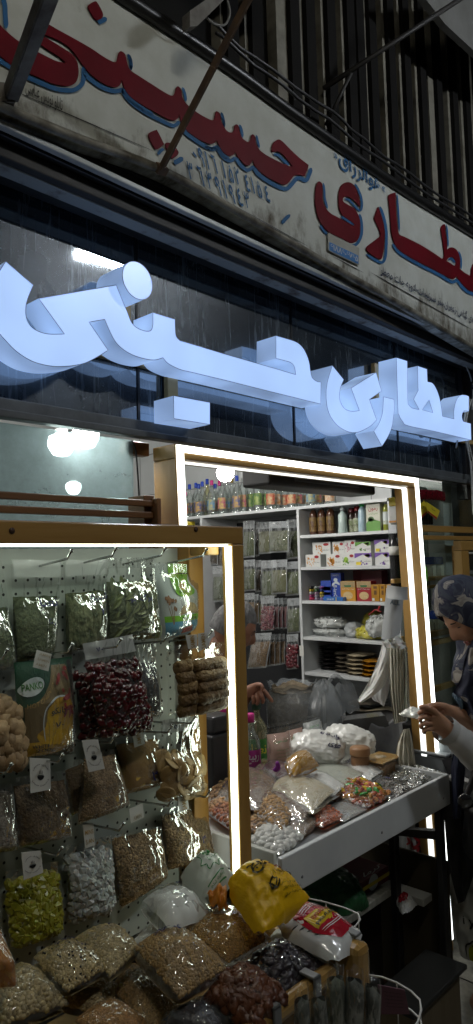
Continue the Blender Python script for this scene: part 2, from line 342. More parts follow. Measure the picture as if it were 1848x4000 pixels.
big = (Tz(*P0, [(260,240),(275,195),(320,177),(380,190),(450,230),(560,290),(700,370),(820,450),(890,480),(910,460),(920,410),(940,397),(970,420),(985,480),(1010,540),(1080,590)])
 + Tz(*P1, [(476,316),(560,370),(640,412),(672,395),(690,335),(710,328),(735,360),(745,430),(785,490),(870,560),(950,610),(1020,640),(1045,620),(1055,565),(1070,560),(1095,585),(1110,660),(1150,730)])
 + Tz(*P2, [(240,280),(270,265),(280,215),(295,203),(315,220),(325,270),(350,330),(400,368),(425,350),(435,305),(450,297),(470,325),(480,390),(520,450),(600,505),(700,555),(780,590),(815,592,1),(760,520),(710,470),(660,455),(630,460),(622,430),(640,375),(680,345),(720,360),(800,440),(880,515),(965,580,1),(960,610),(930,685,1),(870,675),(830,685),(800,720),(770,755),(740,765),(680,745),(600,705),(540,665),(490,620),(460,570),(448,528,1),(430,570),(405,590),(370,575),(330,530),(300,490),(287,450,1),(270,485),(235,498),(190,475),(150,430),(120,370),(110,338,1)])
 + Tz(*P1, [(1050,845),(1010,862),(940,840),(850,785),(770,720),(735,660),(718,580,1),(700,625),(660,643),(600,625),(480,560),(340,480),(250,410),(205,340),(183,262,1)])
 + Tz(*P0, [(930,660),(890,675),(830,660),(760,620),(690,560),(640,500),(600,440),(540,370),(470,320),(380,280),(335,268,1),(350,285),(420,330),(500,380),(560,420),(595,470),(610,540),(605,600),(580,645),(520,665),(420,650),(300,600),(200,560),(140,540),(80,500),(0,430),(-60,380),(-110,300),(-120,100),(-60,60),(-30,140),(0,190),(60,250),(140,315),(220,365),(330,420),(430,470),(515,490,1),(460,440),(380,390),(300,330),(262,280)]))
ya = Tz(*P3, [(200,441),(232,470),(240,560),(243,660),(270,740),(330,810),(420,860),(520,915),(590,955),(612,952,1),(590,925),(540,885),(470,830),(440,780),(427,700),(425,620),(435,540),(470,475),(530,450),(580,465),(620,510),(655,600),(675,700),(675,742,1),(640,700),(590,650),(540,622),(500,617),(478,640),(480,675),(520,705),(600,750),(640,800),(670,880),(680,980),(670,1070),(640,1130),(590,1157),(540,1150),(480,1110),(380,1065),(290,1010),(230,940),(185,850),(160,740),(152,640),(160,530),(175,465)])
ra = Tz(*P3, [(885,742),(910,800),(940,900),(960,1000),(960,1100),(950,1230),(930,1330),(905,1345),(850,1320),(770,1265),(748,1230),(760,1195),(830,1140),(890,1095),(912,1070),(900,1010),(870,940),(840,875),(845,850),(875,760)])
ta = Tz(*P4, [(207,195),(240,168),(290,153,1),(293,250),(303,450),(318,580),(335,640),(400,672),(550,745),(700,835),(835,928,1),(855,885),(845,780),(825,640),(817,570),(840,530),(865,520,1),(870,600),(888,740),(890,815),(920,795),(960,795),(1000,820),(1030,880),(1040,960),(1035,1040,1),(1100,1090),(1165,1125,1),(1175,1030),(1200,980),(1290,950),(1340,1100),(1340,1380),(1190,1310),(1120,1270),(1050,1200),(1020,1160),(1003,1120,1),(980,1150),(940,1155),(880,1130),(700,1030),(500,930),(370,850),(300,790),(260,700),(240,600),(230,450),(215,300)])
tah = Tz(*P4, [(885,945),(920,905),(960,910),(985,950),(990,985),(975,1005),(930,975)])
dots = [Tz(*P0, [(683,45),(730,12),(755,20),(797,100),(790,140),(745,152),(700,90)]), Tz(*P1, [(430,775),(495,733),(515,745),(570,855),(568,870),(510,912),(480,890)]), Tz(*P1, [(585,865),(620,850),(665,875),(710,945),(655,998),(625,965)])]
def painted(name, outs, m, o):
    mb = MB()
    for out, hol in outs: mb.prism([S(*p, o) for p in smooth(out)], [[S(*p, o) for p in smooth(h)] for h in hol], (0, .003, 0), sides=False)
    return mb.obj(name, m, sg)
painted('red_lettering', [(big, []), (ya, []), (ra, []), (ta, [tah])]+[(d, []) for d in dots], M_red, .006)
BL = [(P0,36,[(-60,420),(0,470),(80,520),(150,570),(300,635),(420,685),(520,700),(590,690),(640,640),(650,560),(645,520)]),(P0,34,[(650,540),(665,580),(720,630),(800,680),(880,705),(930,700),(945,680)]),(P0,34,[(945,685),(1000,760),(1100,840),(1190,890)]),
 (P1,36,[(185,350),(220,420),(300,500),(420,580),(560,650),(650,690),(690,680),(715,650)]),(P1,36,[(755,730),(800,780),(900,850),(1000,905),(1050,905),(1068,880)]),(P1,36,[(1066,880),(1110,955),(1190,1015)]),
 (P2,34,[(0,402),(50,430),(100,420),(112,398)]),(P2,34,[(112,405),(150,480),(200,530),(250,540),(287,505)]),(P2,34,[(288,510),(330,580),(390,628),(430,615),(455,590)]),(P2,38,[(455,600),(500,670),(600,740),(700,790),(760,802),(800,770),(850,712),(890,705),(940,725),(970,670),(990,608)]),
 (P0,38,[(20,-20),(38,40),(42,120),(50,220)]),(P0,26,[(990,418),(1013,470),(1018,542)]),(P1,30,[(240,30),(262,90),(268,178)]),(P1,26,[(745,335),(768,400),(777,468)]),(P1,24,[(1105,568),(1125,630),(1135,705)]),(P2,24,[(153,92),(172,150),(182,232)]),(P2,24,[(323,206),(343,260),(352,328)]),(P2,20,[(480,305),(493,360),(508,423)]),(P2,26,[(638,484),(680,488),(730,535),(784,583)]),
 (P3,26,[(248,460),(260,560),(265,640),(298,758)]),(P3,26,[(613,468),(660,550),(690,640),(696,720),(680,778),(640,755),(580,690),(540,655),(498,645)]),(P3,34,[(668,820),(690,920),(693,1040),(665,1130),(620,1180),(560,1185),(480,1150),(300,1050)]),(P3,26,[(210,950),(250,1010),(300,1058)]),(P3,26,[(455,848),(520,893),(610,948)]),(P3,32,[(906,732),(950,860),(978,1000),(980,1150),(970,1310),(935,1382),(860,1360),(748,1288)]),(P3,20,[(1105,578),(1120,800),(1133,1022)]),
 (P4,36,[(258,752),(310,830),(400,900),(600,1012),(800,1112),(900,1175),(960,1195),(1003,1160)]),(P4,34,[(1005,1165),(1060,1250),(1130,1310),(1190,1335),(1290,1390)]),(P4,18,[(882,526),(895,650),(903,785)]),(P4,20,[(1022,835),(1050,920),(1052,1045)]),(P4,24,[(902,940),(940,922),(982,972)]),
 (P0,40,[(760,175),(790,160),(828,140)]),(P1,48,[(665,1040),(705,1020),(750,990)]),(P1,30,[(515,960),(540,930),(570,905)]),(PP,34,[(955,770),(985,730),(1015,700),(1015,685)])]
mb = MB()
for z, w, pts in BL:
    l, r_ = ribbon(smooth(Tz(*z, pts), False, 5), w*z[2]); mb.add([S(*p, .0045) for p in l+r_], [(i, i+1, len(l)+i+1, len(l)+i) for i in range(len(l)-1)])
mb.obj('blue_outline', M_blue, sg)
def signtext(mb, t, xl, yl, xr, h, o=.0045, Zs=None): # baseline start px, end px column, letter height in metres
    a = S(xl, yl, o); x1 = S(xr, yl+(xr-xl)*.56, o).x
    text(mb, t, lambda x, y: V((a.x+(x1-a.x)*x, a.y, a.z+h*y)))
def dig(pos, hgt):
    for c, x, y in pos:
        px, py = 700+x*.4202, 550+y*.4202; a = S(px, py, .0045); g = glyphs(c, .012 if c == '٣' else .022)[2]; h = hgt*(.3 if c == '٠' else 1); w = min(h*g, hgt*.4)
        if c == '١': w = hgt*.2
        vs, fs, _ = glyphs(c, .012 if c == '٣' else .022); mbd.add([V((a.x-w/2+w*u+(.5-v)*.012, a.y, a.z-h/2+h*v)) for u, v in vs], fs)
mbd = MB()
dig([('٠',145,130),('٩',205,150),('١',258,180),('٦',325,212),('١',413,265),('۵',480,305),('٢',542,328),('٤',635,390),('١',683,410),('۵',745,450),('٤',820,490)], .052)
dig([('٣',105,272),('٦',200,325),('٣',283,362),('٩',362,420),('١',425,450),('٩',490,495),('٤',565,522),('٣',632,545)], .054)
mbd.obj('phone_number', M_blue, sg)
mb = MB(); signtext(mb, fa('هوالرزاق'), 1180+432*.3361, 560+300*.3361, 1180+915*.3361, .09)
signtext(mb, '»', 1180+375*.3361, 560+165*.3361, 1180+412*.3361, .022); signtext(mb, '«', 1180+930*.3361, 560+548*.3361, 1180+968*.3361, .022)
mb.obj('motto', M_blue, sg)
mb = MB(); signtext(mb, fa('داروهای گیاهی-زعفران-بذر سبزیجات-ادویه جات معطر'), 1448+115*.3361, 700+1125*.3361, 1880, .05)
mb.obj('small_lettering', mat('navy_paint', (.02, .03, .07), rough=.5), sg)
mb = MB(); signtext(mb, fa('تابلو نویس عباسی'), 100, 372, 245, .04); mb.obj('painter_signature', mat('faded_black_paint', (.05, .05, .05), rough=.6), sg)
def srect(mb, pts, o): mb.add([S(*p, o) for p in Tz(*P3, pts)], [(0, 1, 2, 3)])
mb = MB(); srect(mb, [(300,1035),(665,1215),(665,1420),(300,1245)], .0075); mb.obj('patch', mat('grey_patch', (.33, .33, .29), (.25, .24, .2), sc=9, rough=.6), sg)
mb = MB(); srect(mb, [(318,1145),(655,1305),(655,1402),(318,1240)], .009); pl = mb.obj('number_plate', mat('blue_plate', (.03, .16, .42), (.16, .22, .3), sc=12, rough=.4, lo=.5, hi=.7), sg)

mb = MB(); q = [S(*p, .0105) for p in Tz(*P3, [(330,1225),(648,1378),(648,1312),(330,1160)])]
text(mb, '۶۱۸۸۶-۶۷۶۵', quadfn(q)); mb.obj('plate_number', mat('plate_white', (.5, .5, .48), rough=.5), pl)
# ---------------------------------------------------------------- illuminated letters
A = (0, 1000, .5042); B_ = (400, 1150, .5042); C_ = (880, 1280, .3361); D_ = (1200, 1380, .3025); E_ = (1480, 1380, .3092)
LF, LB = 1.497, 1.585
body = (Tz(*A, [(45,42,1),(258,225,1),(215,330),(200,400),(205,480),(240,545),(300,585),(380,605),(500,605,1),(300,328,1),(900,225,1),(945,335),(985,430),(1018,512)])
 + Tz(*B_, [(270,260),(340,285),(380,275),(392,230,1),(392,140,1),(563,193,1),(566,290),(575,330),(600,357,1)])
 + Tz(*C_, [(0,308,1),(620,487,1),(818,545,1),(805,460),(770,410),(700,385),(590,357,1),(590,93,1),(700,125),(820,165),(890,220),(940,300),(975,400),(990,500),(1010,580),(1060,622),(1113,632,1),(1110,888,1)])
 + Tz(*B_, [(952,665,1),(700,605),(600,580),(510,535),(470,490,1),(397,508)])
 + Tz(*A, [(1080,785),(980,740),(900,670),(850,580),(812,490,1),(690,512,1),(838,730,1),(740,790),(640,835),(500,855),(380,850),(250,815),(130,740),(40,650),(-30,560),(-70,430),(-60,250),(-10,130)]))
y2 = Tz(*D_, [(325,158,1),(472,340,1),(430,440),(417,540),(430,630),(480,710),(540,742),(600,750),(675,740,1),(568,450,1),(890,248,1),(960,487,1),(803,598,1),(896,860,1),(830,930),(740,985),(650,1020),(560,1020),(480,990),(390,930),(310,830),(265,720),(247,600),(247,470),(270,340),(300,240)])
r2 = Tz(*D_, [(985,562,1),(1120,595,1),(1125,720),(1110,850),(1090,960),(1040,1080),(965,1200,1),(860,1005,1),(920,920),(960,820),(978,720)])
t2 = Tz(*E_, [(222,55,1),(358,98,1),(362,300),(365,600),(385,660),(430,695),(510,712,1),(440,582,1),(497,470,1),(490,160,1),(608,200,1),(615,360,1),(680,380),(730,460),(765,560),(790,690),(803,795,1),(950,830,1),(948,740),(965,640),(1000,560),(1040,528),(1100,530),(1137,545,1),(1137,735,1),(1090,725),(1065,740),(1050,790),(1060,850),(1075,865,1),(1162,888,1),(1168,1095,1),(700,985),(370,915),(300,860),(255,780),(240,680)])
t2h = [Tz(*E_, [(635,590,1),(683,750,1),(547,715,1)])]
blk = Tz(*B_, [(552,785,1),(833,838,1),(833,1008,1),(555,962,1)])
def lit(name, s, side):
    m = bpy.data.materials.new(name); m.use_nodes = True; nt = m.node_tree; b = nt.nodes['Principled BSDF']; b.inputs['Base Color'].default_value = (.35, .4, .45, 1); b.inputs['Roughness'].default_value = .3
    tc = N(nt, 'TexCoord'); ns = N(nt, 'TexNoise', Scale=6.0, Detail=1); nt.links.new(tc.outputs['Object'], ns.inputs['Vector']); mr = N(nt, 'MapRange'); mr.inputs[1].default_value = .3; mr.inputs[2].default_value = .7
    mr.inputs[3].default_value = s*(.68 if side else .93); mr.inputs[4].default_value = s*(1.4 if side else 1.06); nt.links.new(ns.outputs['Fac'], mr.inputs[0]); nt.links.new(mr.outputs[0], b.inputs['Emission Strength'])
    b.inputs['Emission Color'].default_value = (.375, .575, 1, 1); return m
M_face = lit('lit_acrylic_face', .93, 0); M_side = lit('lit_acrylic_side', .56, 1)
M_edge = mat('letter_edge_trim', (.2, .24, .32), rough=.4)
ls = thing('illuminated_sign', 'glowing blue-white raised letters mounted in front of the dark transom glass', 'sign', (1.9, LF, 2.1))
DY = LB-LF
def letter(out, holes, seg=5, lf=LF, lb=LB, pf=None):
    f = pf or [PY(*p, lf) for p in smooth(out, True, seg)]; hs = [[PY(*p, lf) for p in smooth(h, True, 3)] for h in holes]
    loops = [f]+hs
    front = MB(); pts = [p for l in loops for p in l]; front.add(pts, [tuple(t) for t in tessellate_polygon(loops)])
    sid = MB(); ed = MB()
    for l in loops:
        n = len(l); sid.add([p+V((0, .0005, 0)) for p in l]+[p+V((0, lb-lf, 0)) for p in l], [(i, (i+1) % n, n+(i+1) % n, n+i) for i in range(n)])
        ed.tube(l+[l[0]], .0009, 4, cap=False)
    p = front.obj('letter_face', M_face, ls); sid.obj('letter_return', M_side, p); ed.obj('edge_trim', M_edge, p)
letter(body, []); letter(y2, [], lf=LF-.012); letter(r2, []); letter(t2, t2h); letter(blk, [], 1)
cdot = PY(538, 1096, LF-.03)
letter(None, [], pf=[cdot+V((.052*cos(2*pi*k/40), 0, .052*sin(2*pi*k/40))) for k in range(40)], lf=LF-.03)
mb = MB(); mb.box((.6, 1.59, 2.19), (3.55, 1.612, 2.213))
for x0, x1, z0, z1 in ((1.235, 1.272, 2.214, 2.44), (1.41, 1.452, 2.03, 2.189), (2.6, 2.63, 2.214, 2.45)): mb.box((x0, 1.592, z0), (x1, 1.612, z1))
mb.obj('mounting_batten', wood('pale_batten', (.45, .33, .14), (.34, .22, .08), 'x'), ls, bev=.002)
# ================================================================ canopy wall, struts, cables over the sign
cw = thing('cladding_wall', 'dark ribbed metal cladding rising above the painted signboard', 'wall', (3, 1.6, 3.1))
box('back_sheet', (.2, 1.60, 3.1), (7, 1.62, 6.5), mat('dark_sheet_metal', (.012, .012, .011), (.006, .006, .006), sc=4, rough=.75, spec=.1), cw, bev=0)
M_rib = mat('cream_rib_paint', (.22, .21, .17), (.12, .11, .085), sc=12, rough=.6)
mb = MB(); mb2 = MB()
for x, w in ((865,9),(960,12),(1085,40),(1178,10),(1262,9),(1340,9),(1378,9),(1410,26),(1500,9),(1562,8),(1622,8),(1672,20),(1745,8),(1795,8),(1835,8),(1875,8),(1920,8)):
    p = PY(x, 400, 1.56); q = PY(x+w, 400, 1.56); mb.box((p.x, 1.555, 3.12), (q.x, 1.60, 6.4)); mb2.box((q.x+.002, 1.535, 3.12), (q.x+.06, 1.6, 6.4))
mb.obj('rib', M_rib, cw); mb2.obj('dark_fold', mat('brown_sheet', (.01, .0095, .009), rough=.8, spec=.1), cw)  # near-black strip along the right of each rib
pp = MB(); px = lambda pts, Y: [PY(x, y, Y) for x, y in smooth(pts, False, 4)]
pp.tube(px([(300,-140),(497,-2),(870,246),(1130,436),(1360,596),(1600,758),(1848,912),(2200,1140)], 1.40), .02, 8)
tag(pp.obj('drain_pipe', mat('black_pipe', (.012, .012, .012), rough=.35)), 'black pipe running along the top edge of the painted signboard', 'pipe')
cb = MB()
for k, pts in enumerate(([(820,80),(1000,230),(1300,440),(1420,545),(1600,680),(1848,850),(2100,1010)], [(840,130),(1050,300),(1280,470),(1500,640),(1848,880),(2100,1050)])):
    cb.tube([p+V((0, -.004*k, .006*sin(i*1.7))) for i, p in enumerate(px(pts, 1.47))], .006, 5)
tag(cb.obj('electric_cables', mat('grey_cable', (.03, .03, .032), rough=.4), kind='thing'), 'pair of dark cables strung above the black pipe', 'cable')
M_rusty = mat('rusty_steel', (.13, .075, .035), (.05, .03, .018), sc=14, rough=.75, bump=.3, stretch=(1, 1, .4))
def strut(label, a, b, w, m): # a foot on the sign, b free end further out
    t = thing('canopy_strut', label, 'strut', a)
    d = (b-a).normalized(); s = d.cross(V((0, 1, 0))).normalized(); n = s.cross(d)
    MB().bar(a, b, w, .005, n).obj('front_flange', m, t); MB().bar(a+s*w/2-n*w*.45, b+s*w/2-n*w*.45, .005, w*.9, n).obj('side_flange', m, t)
    MB().bar(a-d*.015, a+d*.006, w*1.5, w*1.2, n).obj('foot_plate', m, t)
strut('rusty brown steel strut crossing the word on the signboard', PY(632, 655, 1.395), PY(1000, -60, 1.0), .021, M_rusty)
strut('pale grey steel strut in the dim top left corner of the signboard', PY(22, 365, 1.395), PY(175, -60, 1.05), .028, mat('pale_rusted_strut', (.17, .16, .14), (.07, .055, .04), sc=12, rough=.7, bump=.2))
bt = thing('stay_rod', 'thin dark stay rod slanting up in front of the ribbed cladding', 'rod', PY(1270, 345, 1.5))
MB().tube([PY(1265, 345, 1.53), PY(1830, -25, 1.1)], .011, 6).obj('rod', M_dark, bt); MB().tube([PY(1272, 490, 1.53), PY(1372, 285, 1.41)], .008, 6).obj('brace', M_dark, bt)
sl = [PY(x, y, 1.30) for x, y in ((1635,-40),(2000,-40),(2000,330),(1848,195),(1740,95))]
tag(MB().prism(sl, [], (0, .03, 0)).obj('roof_slab', mat('pale_plaster', (.16, .16, .15), (.1, .1, .09), sc=4, rough=.8)), 'pale plaster roof slab at the top right corner above the cladding', 'roof')
br = thing('awning_bracket', 'pale awning bracket plate with a cable loop beside the rusty strut', 'bracket', PY(760, 60, 1.3))
MB().prism([PY(x, y, 1.28) for x, y in ((742,42),(845,-30),(900,-30),(870,5),(772,100),(742,104))], [], (0, .03, 0)).obj('plate', mat('worn_plate', (.2, .2, .18), (.1, .09, .08), sc=12, rough=.7), br)
MB().tube([PY(x, y, 1.3) for x, y in smooth([(885,-10),(898,50),(880,95),(840,95),(808,70)], False, 5)], .0035, 5).obj('cable_loop', mat('cable_grey', (.16, .16, .15), rough=.5), br)
MB().box((.9, 1.05, 3.5), (1.5, 1.13, 3.6)).obj('beam', M_black, br)
# ---- right pier cables
for k, (lab, pts) in enumerate((('thick bundle of white cables hanging down the right pier', [(1835,1560),(1815,1640),(1822,1720),(1838,1800),(1845,1900),(1850,2010)]), ('white cable with black connector looping beside the thick bundle', [(1800,1640),(1775,1680),(1752,1690),(1750,1660),(1780,1640),(1790,1690),(1782,1750)]), ('thin white cable hanging beside the dark post', [(1800,1400),(1830,1450),(1848,1520),(1845,1600)]))):
    t = MB(); c = [PY(x, y, 1.545) for x, y in smooth(pts, False, 5)]
    t.tube(c, .0045, 6)
    if k == 0: t.tube([p+V((.012, -.004, 0)) for p in c], .004, 6); t.tube([p+V((-.01, -.002, 0)) for p in c], .004, 6)
    o = tag(t.obj('cable', mat('white_cable', (.42, .43, .42), rough=.5)), lab, 'cable')
    j = MB(); i = len(c)//2; j.tube([c[i], c[i+1], c[i+2]], .009, 6); j.obj('connector', M_black, o)
# ================================================================ lit door frame
LEAN = .033
def DF(x, d, z): return V((x, 1.436+LEAN*z+d, z)) # d = depth behind the front face
df = thing('lit_door_frame', 'wooden shop door frame lined with white light strips, counter in front', 'door frame', (2.05, 1.45, 0))
def dbar(name, x0, x1, d0, d1, z0, z1, m, parent=df, bev=.003):
    return MB().hexa([DF(x0,d0,z0),DF(x1,d0,z0),DF(x1,d1,z0),DF(x0,d1,z0)], [DF(x0,d0,z1),DF(x1,d0,z1),DF(x1,d1,z1),DF(x0,d1,z1)]).obj(name, m, parent, bev=bev)
XL, XR, ZT = 1.351, 2.727, 1.951
dbar('jamb', XL, XL+.034, 0, .1, .004, ZT-.043, M_pine); dbar('jamb', XR, XR+.034, 0, .1, .004, ZT-.043, M_pine); dbar('head', XL, XR+.034, 0, .1, ZT-.042, ZT, M_pinex)
for a in ((XL+.003, XL+.03, -.004, -.0005, .05, ZT-.024), (XR+.004, XR+.031, -.004, -.0005, .05, ZT-.024), (XL+.003, XR+.031, -.004, -.0005, ZT-.0235, ZT-.003)): dbar('light_strip', *a, M_ledd, bev=0)
dbar('light_strip', XR-.004, XR-.0005, .036, .06, .05, ZT-.046, M_ledi, bev=0); dbar('light_strip', XL+.04, XR-.006, .036, .06, ZT-.046, ZT-.0425, M_ledi, bev=0)
ac = thing('air_curtain', 'long black air curtain box mounted inside above the door', 'air curtain', (2.4, 1.77, 1.892))
box('housing', (2.0, 1.7, 1.892), (2.74, 1.84, 2.02), M_black, ac, bev=.01)
box('outlet_grille', (2.15, 1.694, 1.915), (2.6, 1.6985, 1.94), mat('grey_plastic', (.07, .075, .08), rough=.4), ac)
# ================================================================ peg stand
st = thing('peg_stand', 'wooden display stand with light strips and white pegboard full of bags', 'display stand', (.7, 1.05, 0))
FY = 1.05
box('post', (1.107, FY, .004), (1.142, FY+.034, 1.642), M_pine, st); box('top_beam', (-.1, FY, 1.6425), (1.142, FY+.034, 1.681), M_pinex, st)
box('back_post', (1.062, 1.141, .004), (1.106, 1.19, 1.66), wood('led_lit_pine', (.46, .26, .06), (.36, .18, .04), 'z'), st)  # back post pine tinted more orange, as lit by the light strips
box('side_rail', (1.064, 1.0845, 1.62), (1.10, 1.1405, 1.655), M_pine, st)
box('light_strip', (1.1035, FY+.004, .9), (1.1065, FY+.0205, 1.638), M_led, st, bev=0); box('light_strip', (-.1, FY+.008, 1.6385), (1.10, FY+.026, 1.642), M_led, st, bev=0)
M_knot = mat('knot', (.05, .02, .008), rough=.6)
kn = MB()
for x, y in ((47,2073),(766,2068)):
    p = PY(x, y, FY-.0008); kn.lathe(p, [(.0055, -.0004), (.0055, .0004)], 12, ax=(0, 1, 0))
kn.obj('knot', M_knot, st)
def peg_mat():
    m = mat('pegboard_white', (.4, .43, .4), rough=.4); nt = m.node_tree; L = nt.links.new; b = nt.nodes['Principled BSDF']
    tc = N(nt, 'TexCoord'); sx = N(nt, 'SeparateXYZ'); L(tc.outputs['Object'], sx.inputs[0]); sq = []
    for i in ('X', 'Z'):
        d = N(nt, 'Math', operation='DIVIDE'); d.inputs[1].default_value = .0245; L(sx.outputs[i], d.inputs[0])
        f = N(nt, 'Math', operation='FRACT'); L(d.outputs[0], f.inputs[0]); s = N(nt, 'Math', operation='SUBTRACT'); s.inputs[1].default_value = .5; L(f.outputs[0], s.inputs[0])
        p = N(nt, 'Math', operation='MULTIPLY'); L(s.outputs[0], p.inputs[0]); L(s.outputs[0], p.inputs[1]); sq.append(p)
    ad = N(nt, 'Math', operation='ADD'); L(sq[0].outputs[0], ad.inputs[0]); L(sq[1].outputs[0], ad.inputs[1])
    lt = N(nt, 'Math', operation='LESS_THAN'); lt.inputs[1].default_value = .012; L(ad.outputs[0], lt.inputs[0])
    gz = N(nt, 'Math', operation='LESS_THAN'); gz.inputs[1].default_value = 1.612; L(sx.outputs['Z'], gz.inputs[0])
    mu = N(nt, 'Math', operation='MULTIPLY'); L(lt.outputs[0], mu.inputs[0]); L(gz.outputs[0], mu.inputs[1])
    mx = N(nt, 'Mix', data_type='RGBA'); L(mu.outputs[0], mx.inputs[0]); mx.inputs[6].default_value = (.4, .44, .4, 1); mx.inputs[7].default_value = (.006, .006, .006, 1); L(mx.outputs[2], b.inputs['Base Color']); return m
MB().box((-.3, 1.176, .86), (1.06, 1.186, 1.638)).obj('pegboard', peg_mat(), st)
# pegs: kink in the picture, drawn straight back to the board
PEGS = [(262,2183),(438,2171),(630,2170),(792,2172),(265,2547),(455,2527),(640,2505),(812,2490),(10,2572),(226,2978),(432,2902),(655,2862),(748,2825),(26,3018),(465,3245),(657,3148),(805,3113),(222,3342)]
for x, y in PEGS:
    K = PY(x, y, FY+.004); Bk = V((K.x+.003, 1.174, K.z-.014)); T = K+V((.0035, -.008, .013)); t = MB()
    t.tube([Bk, K, T], .0021, 6); t.tube([T-V((0, -.001, 0)), T+V((.0004, -.002, .0012))], .0034, 6)
    t.obj('peg', M_chrome, st)
# ---- trough in front of the stand
M_trw = wood('varnished_pine', (.42, .27, .09), (.3, .17, .05), 'x', rough=.25, coat=.5)
trg = thing('trough', 'varnished pine trough fixed under the pegboard, heaped with bags', 'trough', (.7, .95, .78))
MB().box((-.2, .803, .83), (1.10, .83, .862)).obj('front_rail', M_trw, trg, bev=.011)
MB().box((1.125, .775, .70), (1.168, .835, .885)).box((1.125, .84, .70), (1.168, 1.04, .86)).obj('end_block', M_trw, trg, bev=.014)
box('trough_floor', (-.2, .83, .78), (1.12, 1.17, .79), M_pine, trg)
box('trough_leg', (1.07, .84, .004), (1.12, .89, .778), M_pine, trg)
M_clip = mat('grey_plastic_clip', (.16, .165, .17), rough=.45)
for x in (.91, 1.02, 1.15): MB().box((x, .796, .82), (x+.018, .802, .872)).box((x, .796, .8665 if x < 1.1 else .889), (x+.018, .833, .872 if x < 1.1 else .895)).obj('clip', M_clip, trg, bev=.002)
# ================================================================ counter table
ct = thing('counter_table', 'white topped counter table with black frame, heaped with bagged goods', 'counter', (1.9, 1.45, 0))
CX0, CX1, CY0, CY1, CZ = 1.43, 2.325, 1.195, 1.78, .85
box('front_apron', (CX0-.02, CY0, .748), (CX1, CY0+.016, CZ), M_white, ct); box('end_apron', (CX1-.016, CY0+.0165, .748), (CX1, CY1, CZ), M_white, ct)
box('side_apron', (CX0, CY0+.045, .765), (CX0+.016, CY1, CZ-.004), mat('cream_board', (.42, .43, .38), (.36, .36, .31), sc=5, rough=.5), ct)
box('back_apron', (CX0, CY1+.0005, .748), (CX1, CY1+.016, CZ), M_white, ct); box('tray_floor', (CX0+.0165, CY0+.0165, .79), (CX1-.0165, CY1, .802), M_white, ct)
sc_ = MB()
for x in (CX0+.06, 1.88, CX1-.05): sc_.lathe((x, CY0-.0005, .78), [(.004, -.001), (.004, .001)], 8, ax=(0, 1, 0))
sc_.obj('screw', M_clip, ct)
LBX, LAX = PY(1742, 3300, CY0+.018).x, PY(1562, 3300, 1.36).x
for lo, hi in (((LBX-.034, CY0+.018, .004), (LBX, CY0+.04, .747)), ((LAX-.034, 1.36, .004), (LAX, 1.385, .747)), ((1.50, 1.3, .004), (1.54, 1.34, .747))): box('leg', lo, hi, M_black, ct)
MB().hexa([V((LBX-.03, CY0+.0405, PY(1703,3304,1.21).z)), V((LBX-.002, CY0+.0405, PY(1703,3304,1.21).z)), V((LAX-.002, 1.3595, PY(1562,3252,1.36).z)), V((LAX-.03, 1.3595, PY(1562,3252,1.36).z))], [V((LBX-.03, CY0+.0405, PY(1703,3268,1.21).z)), V((LBX-.002, CY0+.0405, PY(1703,3268,1.21).z)), V((LAX-.002, 1.3595, PY(1562,3226,1.36).z)), V((LAX-.03, 1.3595, PY(1562,3226,1.36).z))]).obj('side_bar', M_black, ct)
box('end_panel', (2.36, PX(1744, 3300, 2.36).y, .004), (2.372, 1.75, PX(1640, 3335, 2.36).z), mat('brown_hardboard', (.05, .038, .018), rough=.7), ct)
box('lower_back', (1.5, 1.44, .004), (2.24, 1.452, .4745), mat('dark_hardboard', (.018, .015, .01), rough=.7), ct)
box('back_board', (1.55, 1.72, .03), (2.2, 1.735, .74), mat('dark_hardboard', (.018, .015, .01), rough=.7), ct)
box('shelf_board', (1.5, 1.32, .475), (2.12, 1.70, .498), mat('grey_board', (.3, .29, .25), (.2, .2, .17), sc=14, rough=.6, stretch=(4, .5, 1)), ct)
kc = PZ(1688, 3490, .425)
box('shelf_board', (LAX+.006, kc.y, .40), (kc.x, kc.y+.22, .425), mat('pale_board', (.36, .36, .33), rough=.5), ct)
box('shelf_board', (1.5, 1.25, .18), (2.0, 1.439, .2), mat('grey_board', (0, 0, 0)), ct)
lc = thing('low_cabinet', 'low dark veneer cabinet standing under the counter\'s right end', 'cabinet', (2.05, 1.2, 0))
box('carcass', (1.88, 1.12, .004), (2.185, 1.24, .285), wood('brown_veneer', (.12, .09, .05), (.08, .06, .03), 'z', rough=.6, coat=0), lc); box('cabinet_top', (1.86, 1.1, .2855), (2.2, 1.245, .3), mat('black_top', (.012, .012, .01), rough=.65), lc)
